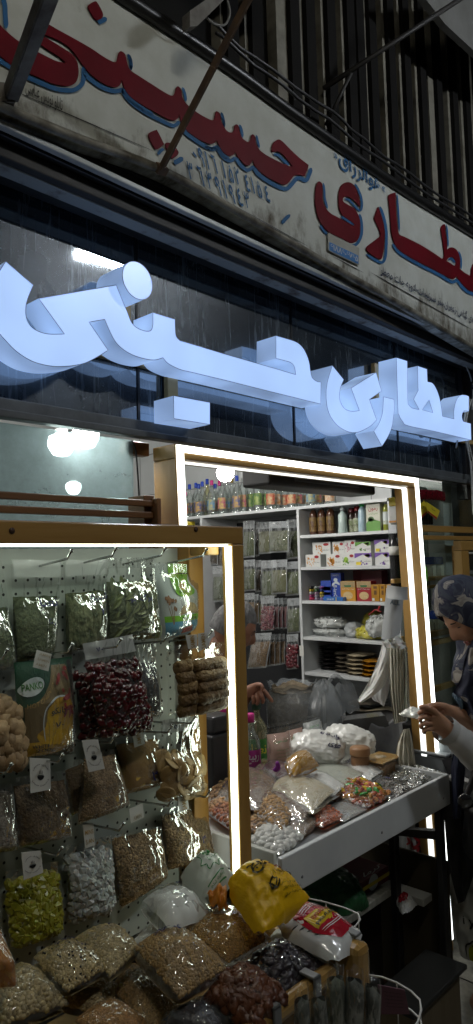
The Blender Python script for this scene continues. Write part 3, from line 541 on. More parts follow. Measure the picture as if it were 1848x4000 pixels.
# ================================================================ BAGS
def nz(p, s=1): return mnoise.noise(V(p)*s)
class Bag:
    """q: TL, TR, BR, BL corner points. Bulges along n by th below the fraction f0 (the header above it stays flat)."""
    def __init__(s, q, n, th, f0=.3, sag=.0, lump=.1, seed=None, sharp=.5, rnd=None):
        s.q = [V(p) for p in q]; s.n = V(n).normalized(); s.th = th; s.f0 = f0; s.lump = lump; s.rnd = rnd if rnd is not None else (.09 if f0 < .01 else .0); s.wr = 0; s.sd = random.random()*99 if seed is None else seed; s.sharp = sharp*.75
    def P(s, u, w, off=0, side=1):
        if s.rnd: A, B = 2*u-1, 2*w-1; u, w = .5+.5*A*(1-s.rnd*B*B*abs(B)), .5+.5*B*(1-s.rnd*A*A*abs(A))
        a, b, c, d = s.q; p = a*(1-u)*(1-w)+b*u*(1-w)+c*u*w+d*(1-u)*w
        uu = max(0, min(1, u)); k = max(0, min(1, (w-s.f0)/(1-s.f0)))
        t = (max(0, sin(pi*uu))**s.sharp)*((max(0, sin(pi*(k**.8)))**s.sharp) if s.f0 < .01 else min(1, k/.4)**.8*min(1, (1-k)/.16)**.5) if k > 0 else 0
        h = .06*sin(pi*uu)*min(1, w*8+.2) if s.f0 > .02 else 0
        e = nz((u*3.1+s.sd, w*3.4, s.sd), 1)+.5*nz((u*8+s.sd, w*8, 3), 1)
        b_ = .02*nz((s.sd, w*3.5, 2))*(u-.5)
        return p+(b-a)*b_+s.n*(side*s.th*max(t, h if side > 0 else 0)*(1+s.lump*e)+off)
def contents(bg, m, parent, nu=16, nv=18, u0=.012, w1=.965, beans=None, amp=0, name='contents', top=.0):
    mb = MB(); f = bg.f0
    def F(u, w, sd):
        uu = u0+(1-2*u0)*u; tw = f+(w1-f)*w+(top*nz((u*5, bg.sd, 0))*(1-w))
        return bg.P(uu, tw, amp*nz((u*17+bg.sd, w*17, 5))*(sd > 0)-.0012, sd if sd > 0 else -getattr(bg, 'bk', .25))
    mb.grid(lambda u, w: F(u, w, 1), nu, nv); k = len(mb.v); mb.grid(lambda u, w: F(u, w, -1), nu, nv)
    if beans:
        for p, nrm, ru, rw in scatter(bg, beans['n'], u0, w1):
            r = beans['r']*(.8+.4*random.random()); bean(mb, p-nrm*r*.12, r, beans.get('sh', (1, 1, 1)), nrm, beans.get('flat', 0), beans.get('lod', 1), beans.get('nz', .0), beans.get('sm', True))
    o = mb.obj(name, m, parent)
    if beans: o['kind'] = 'stuff'
    return o
def scatter(bg, n, u0, w1):
    L1 = (bg.q[1]-bg.q[0]).length+.001; L2 = (bg.q[3]-bg.q[0]).length*(1-bg.f0); nu = max(2, int(math.sqrt(n*L1/L2))); nv = max(2, int(n/nu)); r = []
    for i in range(nu):
        for j in range(nv):
            u = (i+.5*(j % 2)+.25+random.uniform(-.48, .48))/nu; w = (j+.5+random.uniform(-.48, .48))/nv; u = min(1, max(0, u))
            uu = u0+(1-2*u0)*u; ww = bg.f0+(w1-bg.f0)*w; p = bg.P(uu, ww); a = bg.P(uu+.01, ww)-p; b = bg.P(uu, ww+.01)-p; nn = a.cross(b)
            nn = nn.normalized() if nn.length > 1e-9 else bg.n
            if nn.dot(bg.n) < 0: nn = -nn
            r.append((p, nn, uu, ww))
    return r
ICO = {}
def ico(l):
    if l not in ICO:
        b = bmesh.new(); bmesh.ops.create_icosphere(b, subdivisions=l, radius=1); b.verts.ensure_lookup_table()
        ICO[l] = ([v.co.copy() for v in b.verts], [tuple(v.index for v in f.verts) for f in b.faces]); b.free()
    return ICO[l]
def bean(mb, p, r, sh, nrm, flat, lod, nzz=0, sm=True):
    vs, fs = ico(lod)
    if flat: # lie roughly on the surface
        z = (nrm+V((random.uniform(-1, 1), random.uniform(-1, 1), random.uniform(-1, 1)))*(1-flat)).normalized(); x = z.orthogonal().normalized(); a = random.random()*6.28; y = z.cross(x); x, y = x*cos(a)+y*sin(a), y*cos(a)-x*sin(a)
        M = Matrix((x, y, z)).transposed()
    else: M = Matrix.Rotation(random.random()*6.28, 3, V((random.uniform(-1, 1), random.uniform(-1, 1), random.uniform(-1, 1))).normalized())
    S3 = V(sh)*r; sd = V((random.random()*40, 0, 0)); mb.add([p+M @ V((v.x*S3.x, v.y*S3.y, v.z*S3.z))*(1+nzz*mnoise.noise(v*1.7+sd)) for v in vs], fs, sm)
def filmsheet(bg, m, parent, off=.003, nu=26, nv=34, wr=.0016, gather=None, name='film', w0=0, w1=1, ext=.02):
    mb = MB(); sd = bg.sd; bg.wr = wr
    def F(u, w):
        uu = -ext+u*(1+2*ext); ww = w0+(w1-w0)*w
        r = abs(nz((uu*9+sd+w*1.2, ww*2.2, sd)))*2-.4+.7*(abs(nz((uu*5+ww*6, ww*7-uu*5, sd+4)))*2-.4)
        g = 0
        if gather: # folds fanning out from the tied neck
            du = uu-gather; an = math.atan2(du, ww+.12); g = sin(an*26+sd)*max(0, 1-ww*1.5)*.55
        d = 1 if bg.f0 < .02 else 1
        return bg.P(uu, ww, off+wr*(r+g)*d)
    mb.grid(F, nu, nv); return mb.obj(name, m, parent)
def D_(bg, u, w, off):
    sd = bg.sd; r = abs(nz((u*9+sd+w*1.2, w*2.2, sd)))*2-.4+.7*(abs(nz((u*5+w*6, w*7-u*5, sd+4)))*2-.4)
    return bg.P(u, w, off+bg.wr*r+bg.wr*.35)
def onbag(mb, bg, pts, off): # a loop of (u,w): fan about its middle
    cu = sum(p[0] for p in pts)/len(pts); cw_ = sum(p[1] for p in pts)/len(pts); n = len(pts); R = 7
    vs = [D_(bg, cu, cw_, off)]+[D_(bg, cu+(p[0]-cu)*k/R, cw_+(p[1]-cw_)*k/R, off) for k in range(1, R+1) for p in pts]
    fs = [(0, 1+i, 1+(i+1) % n) for i in range(n)]+[(1+(k-1)*n+i, 1+k*n+i, 1+k*n+(i+1) % n, 1+(k-1)*n+(i+1) % n) for k in range(1, R) for i in range(n)]
    mb.add(vs, fs)
def rectbag(mb, bg, u0, w0, u1, w1, off, n=8): mb.grid(lambda u, w: D_(bg, u0+(u1-u0)*u, w0+(w1-w0)*w, off), n, n)
def ell(cu, cw_, ru, rw, n=20, rot=0): return [(cu+ru*cos(2*pi*k/n)*cos(rot)-rw*sin(2*pi*k/n)*sin(rot), cw_+ru*cos(2*pi*k/n)*sin(rot)+rw*sin(2*pi*k/n)*cos(rot)) for k in range(n)]
def strokebag(mb, bg, pts, wd, off, n=4):
    l, r = ribbon(smooth(pts, False, n), wd); mb.add([D_(bg, *p, off) for p in l+r], [(i, i+1, len(l)+i+1, len(l)+i) for i in range(len(l)-1)])
def writebag(mb, bg, t, u0, w0, u1, h, off, sl=0): # baseline left (u0,w0) to right u1, letter height h, slope sl
    vs, fs, _ = glyphs(t); mb.add([D_(bg, u0+(u1-u0)*x, w0+sl*x-h*y, off) for x, y in vs], fs)
def quadpx(pts, n, c): return [at(x, y, n, c) for x, y in pts]
NB = V((0, -1, 0))
def card(parent, q, lines=(), m=M_paper, ink=None, logo=False):
    """a small card stapled to a bag: q = TL, TR, BR, BL"""
    c = MB(); n = (q[1]-q[0]).cross(q[3]-q[0]).normalized()
    if n.y > 0: n = -n
    c.hexa([p+n*.0012 for p in q], [p for p in q]); o = c.obj('card', m, parent)
    f = quadfn([q[3], q[2], q[1], q[0]], n*.002); t = MB()
    for tx, x0, y0, x1, y1, rot in lines:
        if rot: text(t, tx, lambda x, y: f(x0+(x1-x0)*(1-y), y0+(y1-y0)*x))
        else: text(t, tx, lambda x, y: f(x0+(x1-x0)*x, y0+(y1-y0)*y))
    if logo:
        pts = [(.5+.28*cos(a), .42+.2*sin(a)) for a in [pi*k/8 for k in range(-8, 1)]]
        t.add([f(.5+.17*cos(a), .47+.13*sin(a)) for a in [pi+pi*k/8 for k in range(9)]], [tuple(range(9))])
        t.add([f(.36, .5), f(.64, .5), f(.64, .48), f(.36, .48)], [(0, 1, 2, 3)])
        for k in range(3): t.add([f(.42+.07*k, .53), f(.45+.07*k, .53), f(.46+.07*k, .62-.02*abs(k-1)), f(.44+.07*k, .66-.02*abs(k-1))], [(0, 1, 2, 3)])
        gl = glyphs(fa('عطاری حسینی'))
        for sgn, t0 in ((1, fa('عطاری حسینی')), (-1, fa('با مدیریت حسینی'))):
            vs, fs, _ = glyphs(t0)
            def arc(x, y):
                a = (pi*.85-x*pi*.7) if sgn > 0 else (-pi*.85+x*pi*.7); r = .36+(.09*y if sgn > 0 else -.09*y+.09); return f(.5+r*1.05*cos(a), .5+r*.8*sin(a))
            t.add([arc(x, y) for x, y in vs], fs)
    if t.v: t.obj('print', ink or M_inkb, o)
    return o
GOLD = mat('gold_print', (.4, .26, .08), rough=.5)
M_mint = mat('dried_mint', (.06, .08, .035), (.1, .12, .055), sc=130, rough=.9, bump=.8, bsc=160)
M_herb = mat('dried_herb', (.045, .065, .022), (.17, .18, .085), sc=110, rough=.9, bump=1, bsc=130, stretch=(1, 1, .6))
M_leaf = mat('bay_leaf', (.13, .15, .05), (.08, .1, .03), sc=14, rough=.5, island=.35)
M_jujube = mat('jujube_skin', (.075, .008, .01), (.04, .004, .006), sc=40, rough=.25, bump=.4, bsc=60, island=.4, coat=.4)
M_fig = mat('dried_fig', (.33, .22, .11), (.24, .15, .07), sc=30, rough=.6, bump=.4, bsc=50, island=.2)
M_blk = mat('black_raisins', (.012, .012, .018), (.03, .03, .04), sc=90, rough=.4, bump=1, bsc=110)
M_cookie = mat('date_cookie', (.2, .12, .04), (.11, .06, .02), sc=60, rough=.7, bump=1, bsc=90)
M_gold = mat('bread_crumb_powder', (.36, .22, .07), (.3, .18, .055), sc=20, rough=.85, bump=.1, bsc=90)
M_chip = mat('dried_lime_slice', (.42, .29, .12), (.3, .19, .07), sc=25, rough=.5, island=.25)
M_wheat = mat('wheat_grain', (.3, .2, .1), (.22, .14, .06), sc=60, rough=.6, island=.3)
M_bulg = mat('bulgur', (.17, .11, .045), (.1, .06, .022), sc=160, rough=.8, bump=1, bsc=170)
M_greyg = mat('grey_bran', (.3, .27, .22), (.2, .17, .13), sc=150, rough=.8, bump=.9, bsc=150)
M_oat = mat('rolled_oats', (.36, .25, .11), (.25, .16, .065), sc=60, rough=.7, island=.35)
M_candyw = mat('clear_rock_candy', (.4, .42, .4), rough=.3, island=.12, sss=.3)
M_candyy = mat('yellow_rock_candy', (.3, .29, .03), (.22, .21, .012), sc=15, rough=.3, island=.15, sss=.3)
M_orange = mat('orange_powder', (.42, .17, .03), (.36, .13, .02), sc=14, rough=.8, bump=.2)
M_bean = mat('speckled_bean', (.4, .31, .15), (.33, .25, .11), sc=20, rough=.4, island=.25)
M_chick = mat('chickpea', (.33, .21, .085), (.26, .16, .06), sc=20, rough=.5, island=.22)
M_pea = mat('split_pea', (.42, .23, .045), (.34, .17, .03), sc=20, rough=.45, island=.25)
M_sugar = mat('white_powder', (.78, .79, .76), (.72, .73, .7), sc=8, rough=.7, bump=.1)
M_date = mat('brown_fruit', (.13, .045, .018), (.07, .022, .01), sc=25, rough=.4, bump=.7, bsc=26)
M_prune = mat('dark_fruit', (.016, .013, .017), (.035, .028, .035), sc=25, rough=.35, bump=.8, bsc=30)
Y0 = 1.152
def base_of(q): return V((sum(p.x for p in q)/4, sum(p.y for p in q)/4, min(p.z for p in q)))
def pegbag(name, label, cat, px, Y=Y0, th=.024, f0=.33, m=None, fm=None, lean=.03, group=None, gather=None, beans=None, amp=0, wr=.0016, top=.02, lump=.12, **k):
    n = V((0, 1, lean)); z0 = PY(*px[0], Y).z; q = [at(x, y, n, Y+lean*z0) for x, y in px]
    bg = Bag(q, NB, th, f0, lump=lump, **k); t = thing(name, label, cat, base_of(q), group)
    if m: contents(bg, m, t, beans=beans, amp=amp, top=top)
    if fm is not None: filmsheet(bg, fm, t, gather=gather, wr=wr)
    return bg, t
def ink(bg, t, items, m=M_ink, off=.0065):
    mb = MB()
    for it in items:
        if isinstance(it[0], str): writebag(mb, bg, it[0], *it[1:6], off, *(it[6:]))
        else: strokebag(mb, bg, it[0], it[1], off)
    return mb.obj('handwriting', m, t)
# ================================================================ bags on the pegboard
GP = 'bags hanging on the pegboard stand'
bg, t = pegbag('herb_bag', 'clear bag of dark dried herb cut off at the left edge, top row', 'bag of herbs', [(-110,2180),(2,2190),(64,2622),(-80,2645)], f0=.42, m=M_mint, fm=M_film, group=GP)
bg, t = pegbag('herb_bag', 'clear bag of powdery dried mint, three above the breadcrumb pack', 'bag of herbs', [(42,2186),(238,2190),(206,2575),(62,2590)], f0=.36, m=M_mint, fm=M_filmz, group=GP)
t['label'] = 'clear bag of powdery dried mint right above the breadcrumb pack'
mb = MB(); rectbag(mb, bg, .02, 0, .98, .17, .0042); mb.obj('milky_header', M_filmw, t)
ink(bg, t, [(fa('نعنا'), .5, .46, .9, .09), (fa('۶۰'), .6, .68, .8, .1)])
bg, t = pegbag('herb_bag', 'clear bag of coarse green herb flakes between the mint and the bay leaves', 'bag of herbs', [(248,2188),(416,2186),(407,2520),(264,2560)], f0=.36, m=M_herb, fm=M_filmz, group=GP)
mb = MB(); rectbag(mb, bg, .02, 0, .98, .17, .0042); mb.obj('milky_header', M_filmw, t)
ink(bg, t, [(fa('شنبلیله'), .5, .47, .95, .1), (fa('۴'), .68, .62, .78, .07)])
bg, t = pegbag('leaf_bag', 'clear bag of whole dried bay leaves in the top row', 'bag of leaves', [(412,2180),(602,2178),(622,2502),(420,2520)], f0=.27, m=M_mint, fm=M_film, group=GP, th=.026, wr=.0022)
mb = MB()
for p, nn, u, w in scatter(bg, 60, .06, .95):
    x = (nn.orthogonal()+V((random.uniform(-1, 1), 0, random.uniform(-1, 1)))).normalized(); x = (x-nn*x.dot(nn)).normalized(); y = nn.cross(x); L = random.uniform(.024, .036); B2 = L*.38; tl = random.uniform(-.25, .25)
    c = p+nn*random.uniform(-.003, .002); pr = [(-1, 0), (-.5, .8), (.2, .95), (1, 0), (.2, -.95), (-.5, -.8)]
    mb.add([c+x*a*L*.5+y*b*B2*.5+nn*(.004*tl*a+.003*abs(b)) for a, b in pr], [(0, 1, 2, 3), (0, 3, 4, 5)])
mb.obj('leaves', M_leaf, t, kind='stuff')
mb = MB(); rectbag(mb, bg, .02, 0, .98, .12, .0045); mb.obj('milky_header', M_filmz, t)
ink(bg, t, [(fa('برگ بو'), .3, .52, .75, .09)])
# printed rice bran pack
M_pw = mat('pack_white', (.5, .53, .52), (.42, .47, .47), sc=8, rough=.3, coat=.5); M_pg = mat('pack_green', (.16, .4, .012), rough=.3, coat=.5); M_pb = mat('pack_blue', (.06, .22, .36), (.14, .34, .46), sc=6, rough=.3, coat=.5)
bg, t = pegbag('printed_pack', 'printed green and white rice bran pack at the right end of the top row', 'food pack', [(603,2200),(770,2204),(760,2474),(632,2498)], f0=.12, th=.022, group=GP)
filmsheet(bg, M_pw, t, off=.002, wr=.0012, name='pack')
mb = MB(); onbag(mb, bg, smooth([(.27,0,1),(.74,0,1),(.72,.12),(.66,.25),(.8,.36),(.76,.42),(.5,.45),(.34,.42),(.27,.3),(.25,.15)], True, 3), .0036); rectbag(mb, bg, .03, .7, .97, .78, .0036); mb.obj('green_print', M_pg, t)
mb = MB(); rectbag(mb, bg, .03, .78, .97, .97, .0034); mb.obj('blue_print', M_pb, t)
mb = MB(); onbag(mb, bg, [(.36+.27*(1+cos(a)), .7-.17*max(0, sin(a))) for a in [pi*k/12 for k in range(13)]], .0037); mb.obj('grain_heap', mat('bran_beige', (.45, .34, .17), (.36, .26, .12), sc=60, rough=.5), t)
mb = MB()
for k in range(14): u = .05+.22*random.random(); w = .45+.17*random.random(); onbag(mb, bg, ell(u, w, .025, .03, 8, .5), .0042)
for k in range(3): strokebag(mb, bg, [(.2, .85), (.16+.03*k, .7), (.1+.06*k, .55)], .012, .004)
mb.obj('rice_ears', mat('rust_brown', (.2, .09, .03), rough=.5), t)
mb = MB(); onbag(mb, bg, ell(.5, .31, .09, .05), .0042); mb.obj('logo_disc', mat('logo_gold', (.5, .4, .1), rough=.4), t)
mb = MB(); [strokebag(mb, bg, [(.465+.035*k, .285), (.465+.035*k, .335)], .018, .0046) for k in range(3)]; onbag(mb, bg, [(.42,.88),(.7,.84),(.75,.93),(.4,.95)], .0042); mb.obj('red_print', mat('print_red', (.25, .02, .015), rough=.4), t)
mb = MB(); writebag(mb, bg, fa('سبوس برنج'), .38, .4, .7, .035, .0046); writebag(mb, bg, 'Rice Bran', .4, .765, .82, .045, .0046)
strokebag(mb, bg, [(.05, .135), (.5, .135), (.85, .13)], .012, .005); mb.obj('black_print', M_inkb, t)
filmsheet(bg, M_film, t, off=.0055, wr=.002, name='clear_sleeve')
# figs
FIG = dict(n=46, r=.017, sh=(1, .9, .7), flat=.6, lod=2, nz=.35)
bg, t = pegbag('fig_bag', 'clear bag of tan dried figs at the left edge beside the breadcrumb pack', 'bag of figs', [(-130,2560),(50,2600),(86,3012),(-110,3030)], f0=.36, th=.024, m=M_fig, fm=M_film, group=GP, beans=FIG, Y=Y0-.03)
# breadcrumb pack
M_dgreen = mat('pack_dark_green', (.01, .06, .03), rough=.3, coat=.6); M_tan = mat('pack_tan', (.2, .14, .055), (.15, .1, .035), sc=10, rough=.35, coat=.5); M_yel = mat('pack_yellow', (.62, .38, .008), (.42, .2, .006), sc=16, rough=.35, coat=.5)
bg, t = pegbag('printed_pack', 'dark green and yellow breadcrumb pack with red characters', 'food pack', [(58,2588),(274,2566),(284,2942),(78,2978)], f0=.03, th=.024, group=GP, Y=Y0-.015)
filmsheet(bg, M_dgreen, t, off=.001, wr=.001, name='pack')
mb = MB(); onbag(mb, bg, smooth([(.6,.06,1),(.86,.06,1),(.9,.2),(.92,.8),(.7,.93),(.05,.93,1),(.05,.45,1),(.3,.38),(.48,.25),(.56,.14)], True, 3), .003); mb.obj('tan_print', M_tan, t); mb = MB(); rectbag(mb, bg, .9, .02, .985, .97, .0036); onbag(mb, bg, [(.7,.98),(.985,.98),(.985,.8),(.85,.88)], .0042); mb.obj('black_border', mat('pack_black', (.008, .008, .008), rough=.3, coat=.5), t)
mb = MB(); onbag(mb, bg, smooth([(.5,.42),(.68,.36),(.85,.42),(.9,.55),(.88,.75),(.72,.9),(.45,.92),(.2,.75),(.35,.65),(.4,.5)], True, 3), .0038); rectbag(mb, bg, .06, .8, .55, .94, .0034); mb.obj('fried_cutlets', M_yel, t)
mb = MB(); strokebag(mb, bg, [(.34,.8),(.31,.65),(.34,.52),(.45,.42),(.6,.37),(.75,.37)], .018, .0042)
onbag(mb, bg, ell(.2, .25, .21, .085, 20, -.2), .0042); mb.obj('white_print', mat('print_white', (.55, .6, .6), rough=.4), t)
mb = MB(); writebag(mb, bg, 'PANKO', .03, .29, .37, .07, .005, -.02); mb.obj('brand_lettering', mat('print_green', (.04, .2, .02), rough=.4), t)
mb = MB(); writebag(mb, bg, 'WHITE', .12, .86, .4, .035, .005); writebag(mb, bg, '200g', .18, .915, .52, .045, .005); mb.obj('weight_print', M_inkb, t)
mb = MB()
for a in ([(.7,.14),(.66,.2),(.6,.25)], [(.76,.13),(.82,.17),(.86,.22)], [(.69,.3),(.74,.33)], [(.86,.3),(.82,.37),(.68,.4)], [(.84,.46),(.8,.6)], [(.68,.5),(.9,.49)], [(.7,.44),(.74,.48)], [(.76,.5),(.68,.58)], [(.8,.5),(.9,.57)]): strokebag(mb, bg, a, .05, .0055)
onbag(mb, bg, ell(.83, .1, .04, .024, 12), .0055); mb.obj('red_characters', mat('print_red', (.25, .02, .015)), t)
mb = MB(); writebag(mb, bg, fa('پانکو'), .45, .56, .72, .09, .0055); writebag(mb, bg, fa('۷۰'), .52, .68, .68, .06, .0055); mb.obj('handwriting', M_inkb, t)
vs, fs, _ = glyphs('HOT CHIEN EXTRA')
mb = MB(); mb.add([D_(bg, .08+.52*sin(x*1.5)+.0*y, .46-.36*(1-cos(x*1.5))-.045*y, .0048) for x, y in vs], fs); mb.obj('gold_lettering', GOLD, t)
filmsheet(bg, film('gloss_film', base=.03, edge=.35, bump=.3), t, off=.006, wr=.0012, name='glossy_surface')
card(t, quadpx([(143,2538),(201,2555),(188,2622),(128,2606)], NB, -1.10), [('AMIN', .1, .15, .8, .3, 0), ('SAMIN', .15, .45, .9, .6, 0), ('AMIN', .2, .75, .9, .9, 0)], ink=mat('faint_gold', (.42, .36, .26), rough=.6))
# jujubes: two bags on one peg
JU = dict(n=150, r=.0086, sh=(1.2, .9, .75), flat=.3, lod=2, nz=.45)
bg, t = pegbag('jujube_bag', 'rear clear bag of dark red jujubes, half hidden behind its twin', 'bag of jujubes', [(279,2519),(470,2490),(552,2868),(320,2896)], f0=.3, th=.022, m=M_jujube, fm=M_film, group=GP, beans=JU, Y=Y0-.005)
bg, t = pegbag('jujube_bag', 'front clear bag of shiny dark red jujubes with opaque header', 'bag of jujubes', [(316,2514),(510,2478),(592,2853),(396,2884)], f0=.24, th=.024, m=M_jujube, fm=M_film, group=GP, beans=JU, Y=Y0-.05, wr=.0024)
mb = MB(); rectbag(mb, bg, 0, 0, 1, .17, .0045); mb.obj('milky_header', M_filmw, t); ink(bg, t, [(fa('۷۰'), .2, .11, .34, .05)])
bg, t = pegbag('raisin_bag', 'narrow clear bag of black raisins beside the red jujubes', 'bag of raisins', [(515,2520),(604,2514),(620,2806),(545,2808)], f0=.24, th=.022, m=M_blk, fm=M_film, group=GP, wr=.003)
# date cookies
bg, t = pegbag('cookie_bag', 'clear bag of stacked brown date rolls hanging at the right post', 'bag of cookies', [(645,2522),(868,2508),(862,2760),(657,2792)], f0=.2, th=.024, fm=None, group=GP, Y=Y0-.06)
mb = MB()
for r_ in range(5):
    w = .3+r_*.15
    for u0, u1 in ((.06,.3),(.33,.96)):
        a, b = bg.P(u0, w+.03, .012), bg.P(u1, w, .012); K = 12
        mb.tube([a+(b-a)*k/K+V((0, .002*nz((k, r_, 1)), .003*nz((k*.9, r_*3, u0*9)))) for k in range(K+1)], [.0145*(1 if 0 < k < K else .55)*(1+.14*nz((k*1.3, r_*7, 2))) for k in range(K+1)], 9)
mb.obj('date_rolls', M_cookie, t, kind='stuff'); filmsheet(bg, M_film, t, off=.004, wr=.0038, gather=.55)
for q in ([(724,2482),(768,2478),(770,2530),(735,2535)], [(772,2476),(805,2470),(812,2525),(775,2545)]): card(t, quadpx(q, NB, -(Y0-.098)), [('SAMIN', .3, .05, .75, .95, 1)], ink=GOLD)
bg, t = pegbag('crumb_bag', 'clear bag of golden breadcrumb powder with dark handwriting', 'bag of powder', [(447,2884),(612,2862),(640,3066),(487,3106)], f0=.12, th=.026, m=M_gold, fm=M_film, group=GP)
ink(bg, t, [(fa('پودر سوخاری'), .28, .5, .97, .2, -.06), (fa('۳۵'), .5, .78, .8, .18)])
card(t, quadpx([(515,2858),(555,2852),(565,2905),(525,2920)], NB, -(Y0-.03)), [('AMIN', .3, .1, .7, .9, 1)], ink=GOLD)
CH = dict(n=26, r=.02, sh=(1, 1, .14), flat=.55, lod=2)
bg, t = pegbag('lime_bag', 'clear bag of dried pale lime slices beside the powder', 'bag of lime slices', [(625,2812),(770,2792),(792,3094),(634,3138)], f0=.42, th=.024, m=M_chip, fm=M_filmz, group=GP, beans=CH, Y=Y0-.03)
mb = MB(); rectbag(mb, bg, .02, 0, .98, .17, .0042); mb.obj('milky_header', M_filmw, t)
ink(bg, t, [(fa('۲۵۰'), .2, .12, .42, .05)])
GR = dict(n=1300, r=.0026, sh=(1.5, .8, .8), flat=.5, lod=1)
bg, t = pegbag('wheat_bag', 'dark bag of wheat behind the tagged wheat grain bag', 'bag of grain', [(252,2985),(350,2945),(345,3170),(272,3192)], f0=.12, th=.02, m=M_bulg, fm=M_film, group=GP)
bg, t = pegbag('wheat_bag', 'clear bag of whole wheat grains under a printed white tag', 'bag of grain', [(332,2940),(440,2925),(500,3146),(304,3220)], f0=.1, th=.025, m=M_wheat, fm=M_film, group=GP, beans=GR, Y=Y0-.03)
ink(bg, t, [(fa('گندم پوست کنده'), .3, .42, .95, .16, -.1), (fa('خام'), .6, .55, .8, .1, -.05)])
card(t, quadpx([(318,2892),(382,2888),(408,3002),(346,3016)], NB, -(Y0-.085)), logo=True)
bg, t = pegbag('bulgur_bag', 'clear bag of brown bulgur with handwriting under a logo tag', 'bag of grain', [(48,3035),(250,3008),(276,3272),(76,3312)], f0=.14, th=.025, m=M_bulg, fm=M_film, group=GP, Y=Y0-.02, wr=.0022)
ink(bg, t, [(fa('بلغور گندم'), .28, .55, .9, .22, -.05)])
card(t, quadpx([(115,2960),(194,2964),(198,3083),(118,3098)], NB, -(Y0-.062)), logo=True)
bg, t = pegbag('bran_bag', 'clear bag of grey wheat bran cut off at the left edge', 'bag of grain', [(-110,3040),(40,3062),(68,3322),(-90,3345)], f0=.12, th=.024, m=M_greyg, fm=M_film, group=GP, Y=Y0-.02)
OA = dict(n=900, r=.0042, sh=(1.1, .9, .3), flat=.45, lod=1)
bg, t = pegbag('oat_bag', 'clear bag of rolled oats with blue writing, left of its neighbour', 'bag of oats', [(432,3262),(620,3226),(648,3430),(470,3550)], f0=.06, th=.025, m=M_oat, fm=M_film, group=GP, beans=OA, gather=.55)
t['label'] = 'clear bag of coarse rolled oats hanging above the white sugar bag'
ink(bg, t, [(fa('جو پرک'), .45, .62, .93, .22, -.1), (fa('۲۵'), .62, .8, .8, .1, -.05)])
card(t, quadpx([(503,3160),(556,3138),(562,3192),(510,3216)], NB, -(Y0-.03)), [('AMIN', .2, .1, .8, .4, 0)], ink=mat('faint_gold', (.3, .2, .1)))
bg, t = pegbag('oat_bag', 'clear bag of rolled oats by the right post below the lime slices', 'bag of oats', [(628,3160),(790,3130),(830,3340),(648,3402)], f0=.12, th=.028, m=M_oat, fm=M_film, group=GP, beans=OA, gather=.5)
ink(bg, t, [(fa('جوانه گندم'), .35, .42, .97, .2, -.12), (fa('۴'), .6, .62, .72, .12)])
card(t, quadpx([(693,3112),(730,3104),(738,3160),(700,3172)], NB, -(Y0-.045)), [('SAMIN', .3, .05, .75, .95, 1)], ink=GOLD)
bg, t = pegbag('candy_bag', 'clear bag of white rock candy lumps on the lower pegboard', 'bag of rock candy', [(258,3300),(425,3262),(432,3558),(268,3602)], f0=.16, th=.026, m=M_candyw, fm=M_film, group=GP, beans=dict(n=190, r=.0092, sh=(1.1, .95, .75), flat=.2, lod=1, nz=.5, sm=False), gather=.5)
card(t, quadpx([(323,3222),(364,3214),(369,3300),(332,3314)], NB, -(Y0-.03)), [('MINS', .1, .55, .9, .75, 0), ('S AN', .1, .15, .9, .35, 0)], ink=GOLD)
bg, t = pegbag('candy_bag', 'clear bag of yellow rock candy under a logo tag at lower left', 'bag of rock candy', [(20,3400),(218,3362),(226,3645),(38,3700)], f0=.16, th=.025, m=M_candyy, fm=M_film, group=GP, beans=dict(n=200, r=.0098, sh=(1.1, .95, .75), flat=.2, lod=1, nz=.5, sm=False), gather=.5)
card(t, quadpx([(82,3330),(158,3322),(168,3408),(92,3438)], NB, -(Y0-.055)), logo=True)
# ================================================================ bags heaped in the trough
GT = 'bags heaped in the trough'
def heap(name, label, cat, px, c, th, m, fm=M_film, beans=None, slope=.3, f0=.0, tilt=0, wr=.002, group=GT, lump=.12, sharp=.6, **k):
    n = V((tilt, -slope, 1)).normalized(); nn = V((tilt, -slope, 1)); q = [at(x, y, nn, c) for x, y in px]
    bg = Bag(q, n, th, f0, lump=lump, sharp=sharp); t = thing(name, label, cat, base_of(q)-V((0, 0, .004)), group)
    if m: contents(bg, m, t, beans=beans, u0=.04, w1=.96, **k)
    if fm: filmsheet(bg, fm, t, wr=wr)
    return bg, t
def bn(n, r, sh=(1, .85, .8), lod=1, flat=.3): return dict(n=n, r=r, sh=sh, lod=lod, flat=flat)
bg, t = heap('sugar_bag', 'lower white powder bag squeezed under the written white bag', 'bag of powder', [(505,3690),(590,3615),(700,3690),(610,3740)], .585, .02, M_sugar)
bg, t = heap('sugar_bag', 'plump white powder bag with blue writing lying against the pegboard', 'bag of powder', [(535,3545),(690,3488),(872,3615),(655,3672)], .632, .05, M_sugar, lump=.18, fm=film('soft_film', base=.05, edge=.4, bump=.25, bsc=14))
ink(bg, t, [(fa('سودا'), .28, .22, .5, .14), (fa('شور'), .56, .3, .75, .1)])
bg, t = heap('salt_bag', 'white bag with green printed star lying by the right post', 'bag of salt', [(690,3450),(800,3370),(925,3455),(820,3560)], .662, .055, None, fm=None)
M_pwh = mat('white_plastic', (.5, .53, .48), (.44, .47, .42), sc=9, rough=.35, bump=.12, bsc=14)
filmsheet(bg, M_pwh, t, wr=.0025, name='printed_bag')
M_pgr = mat('green_ink', (.03, .2, .05), rough=.5); mb = MB()
st8 = [(.5+(.3 if k % 2 == 0 else .21)*cos(pi*k/8), .42+(.3 if k % 2 == 0 else .21)*sin(pi*k/8)) for k in range(17)]
for k in range(16): strokebag(mb, bg, [st8[k], ((st8[k][0]+st8[k+1][0])/2, (st8[k][1]+st8[k+1][1])/2), st8[k+1]], .02, .005)
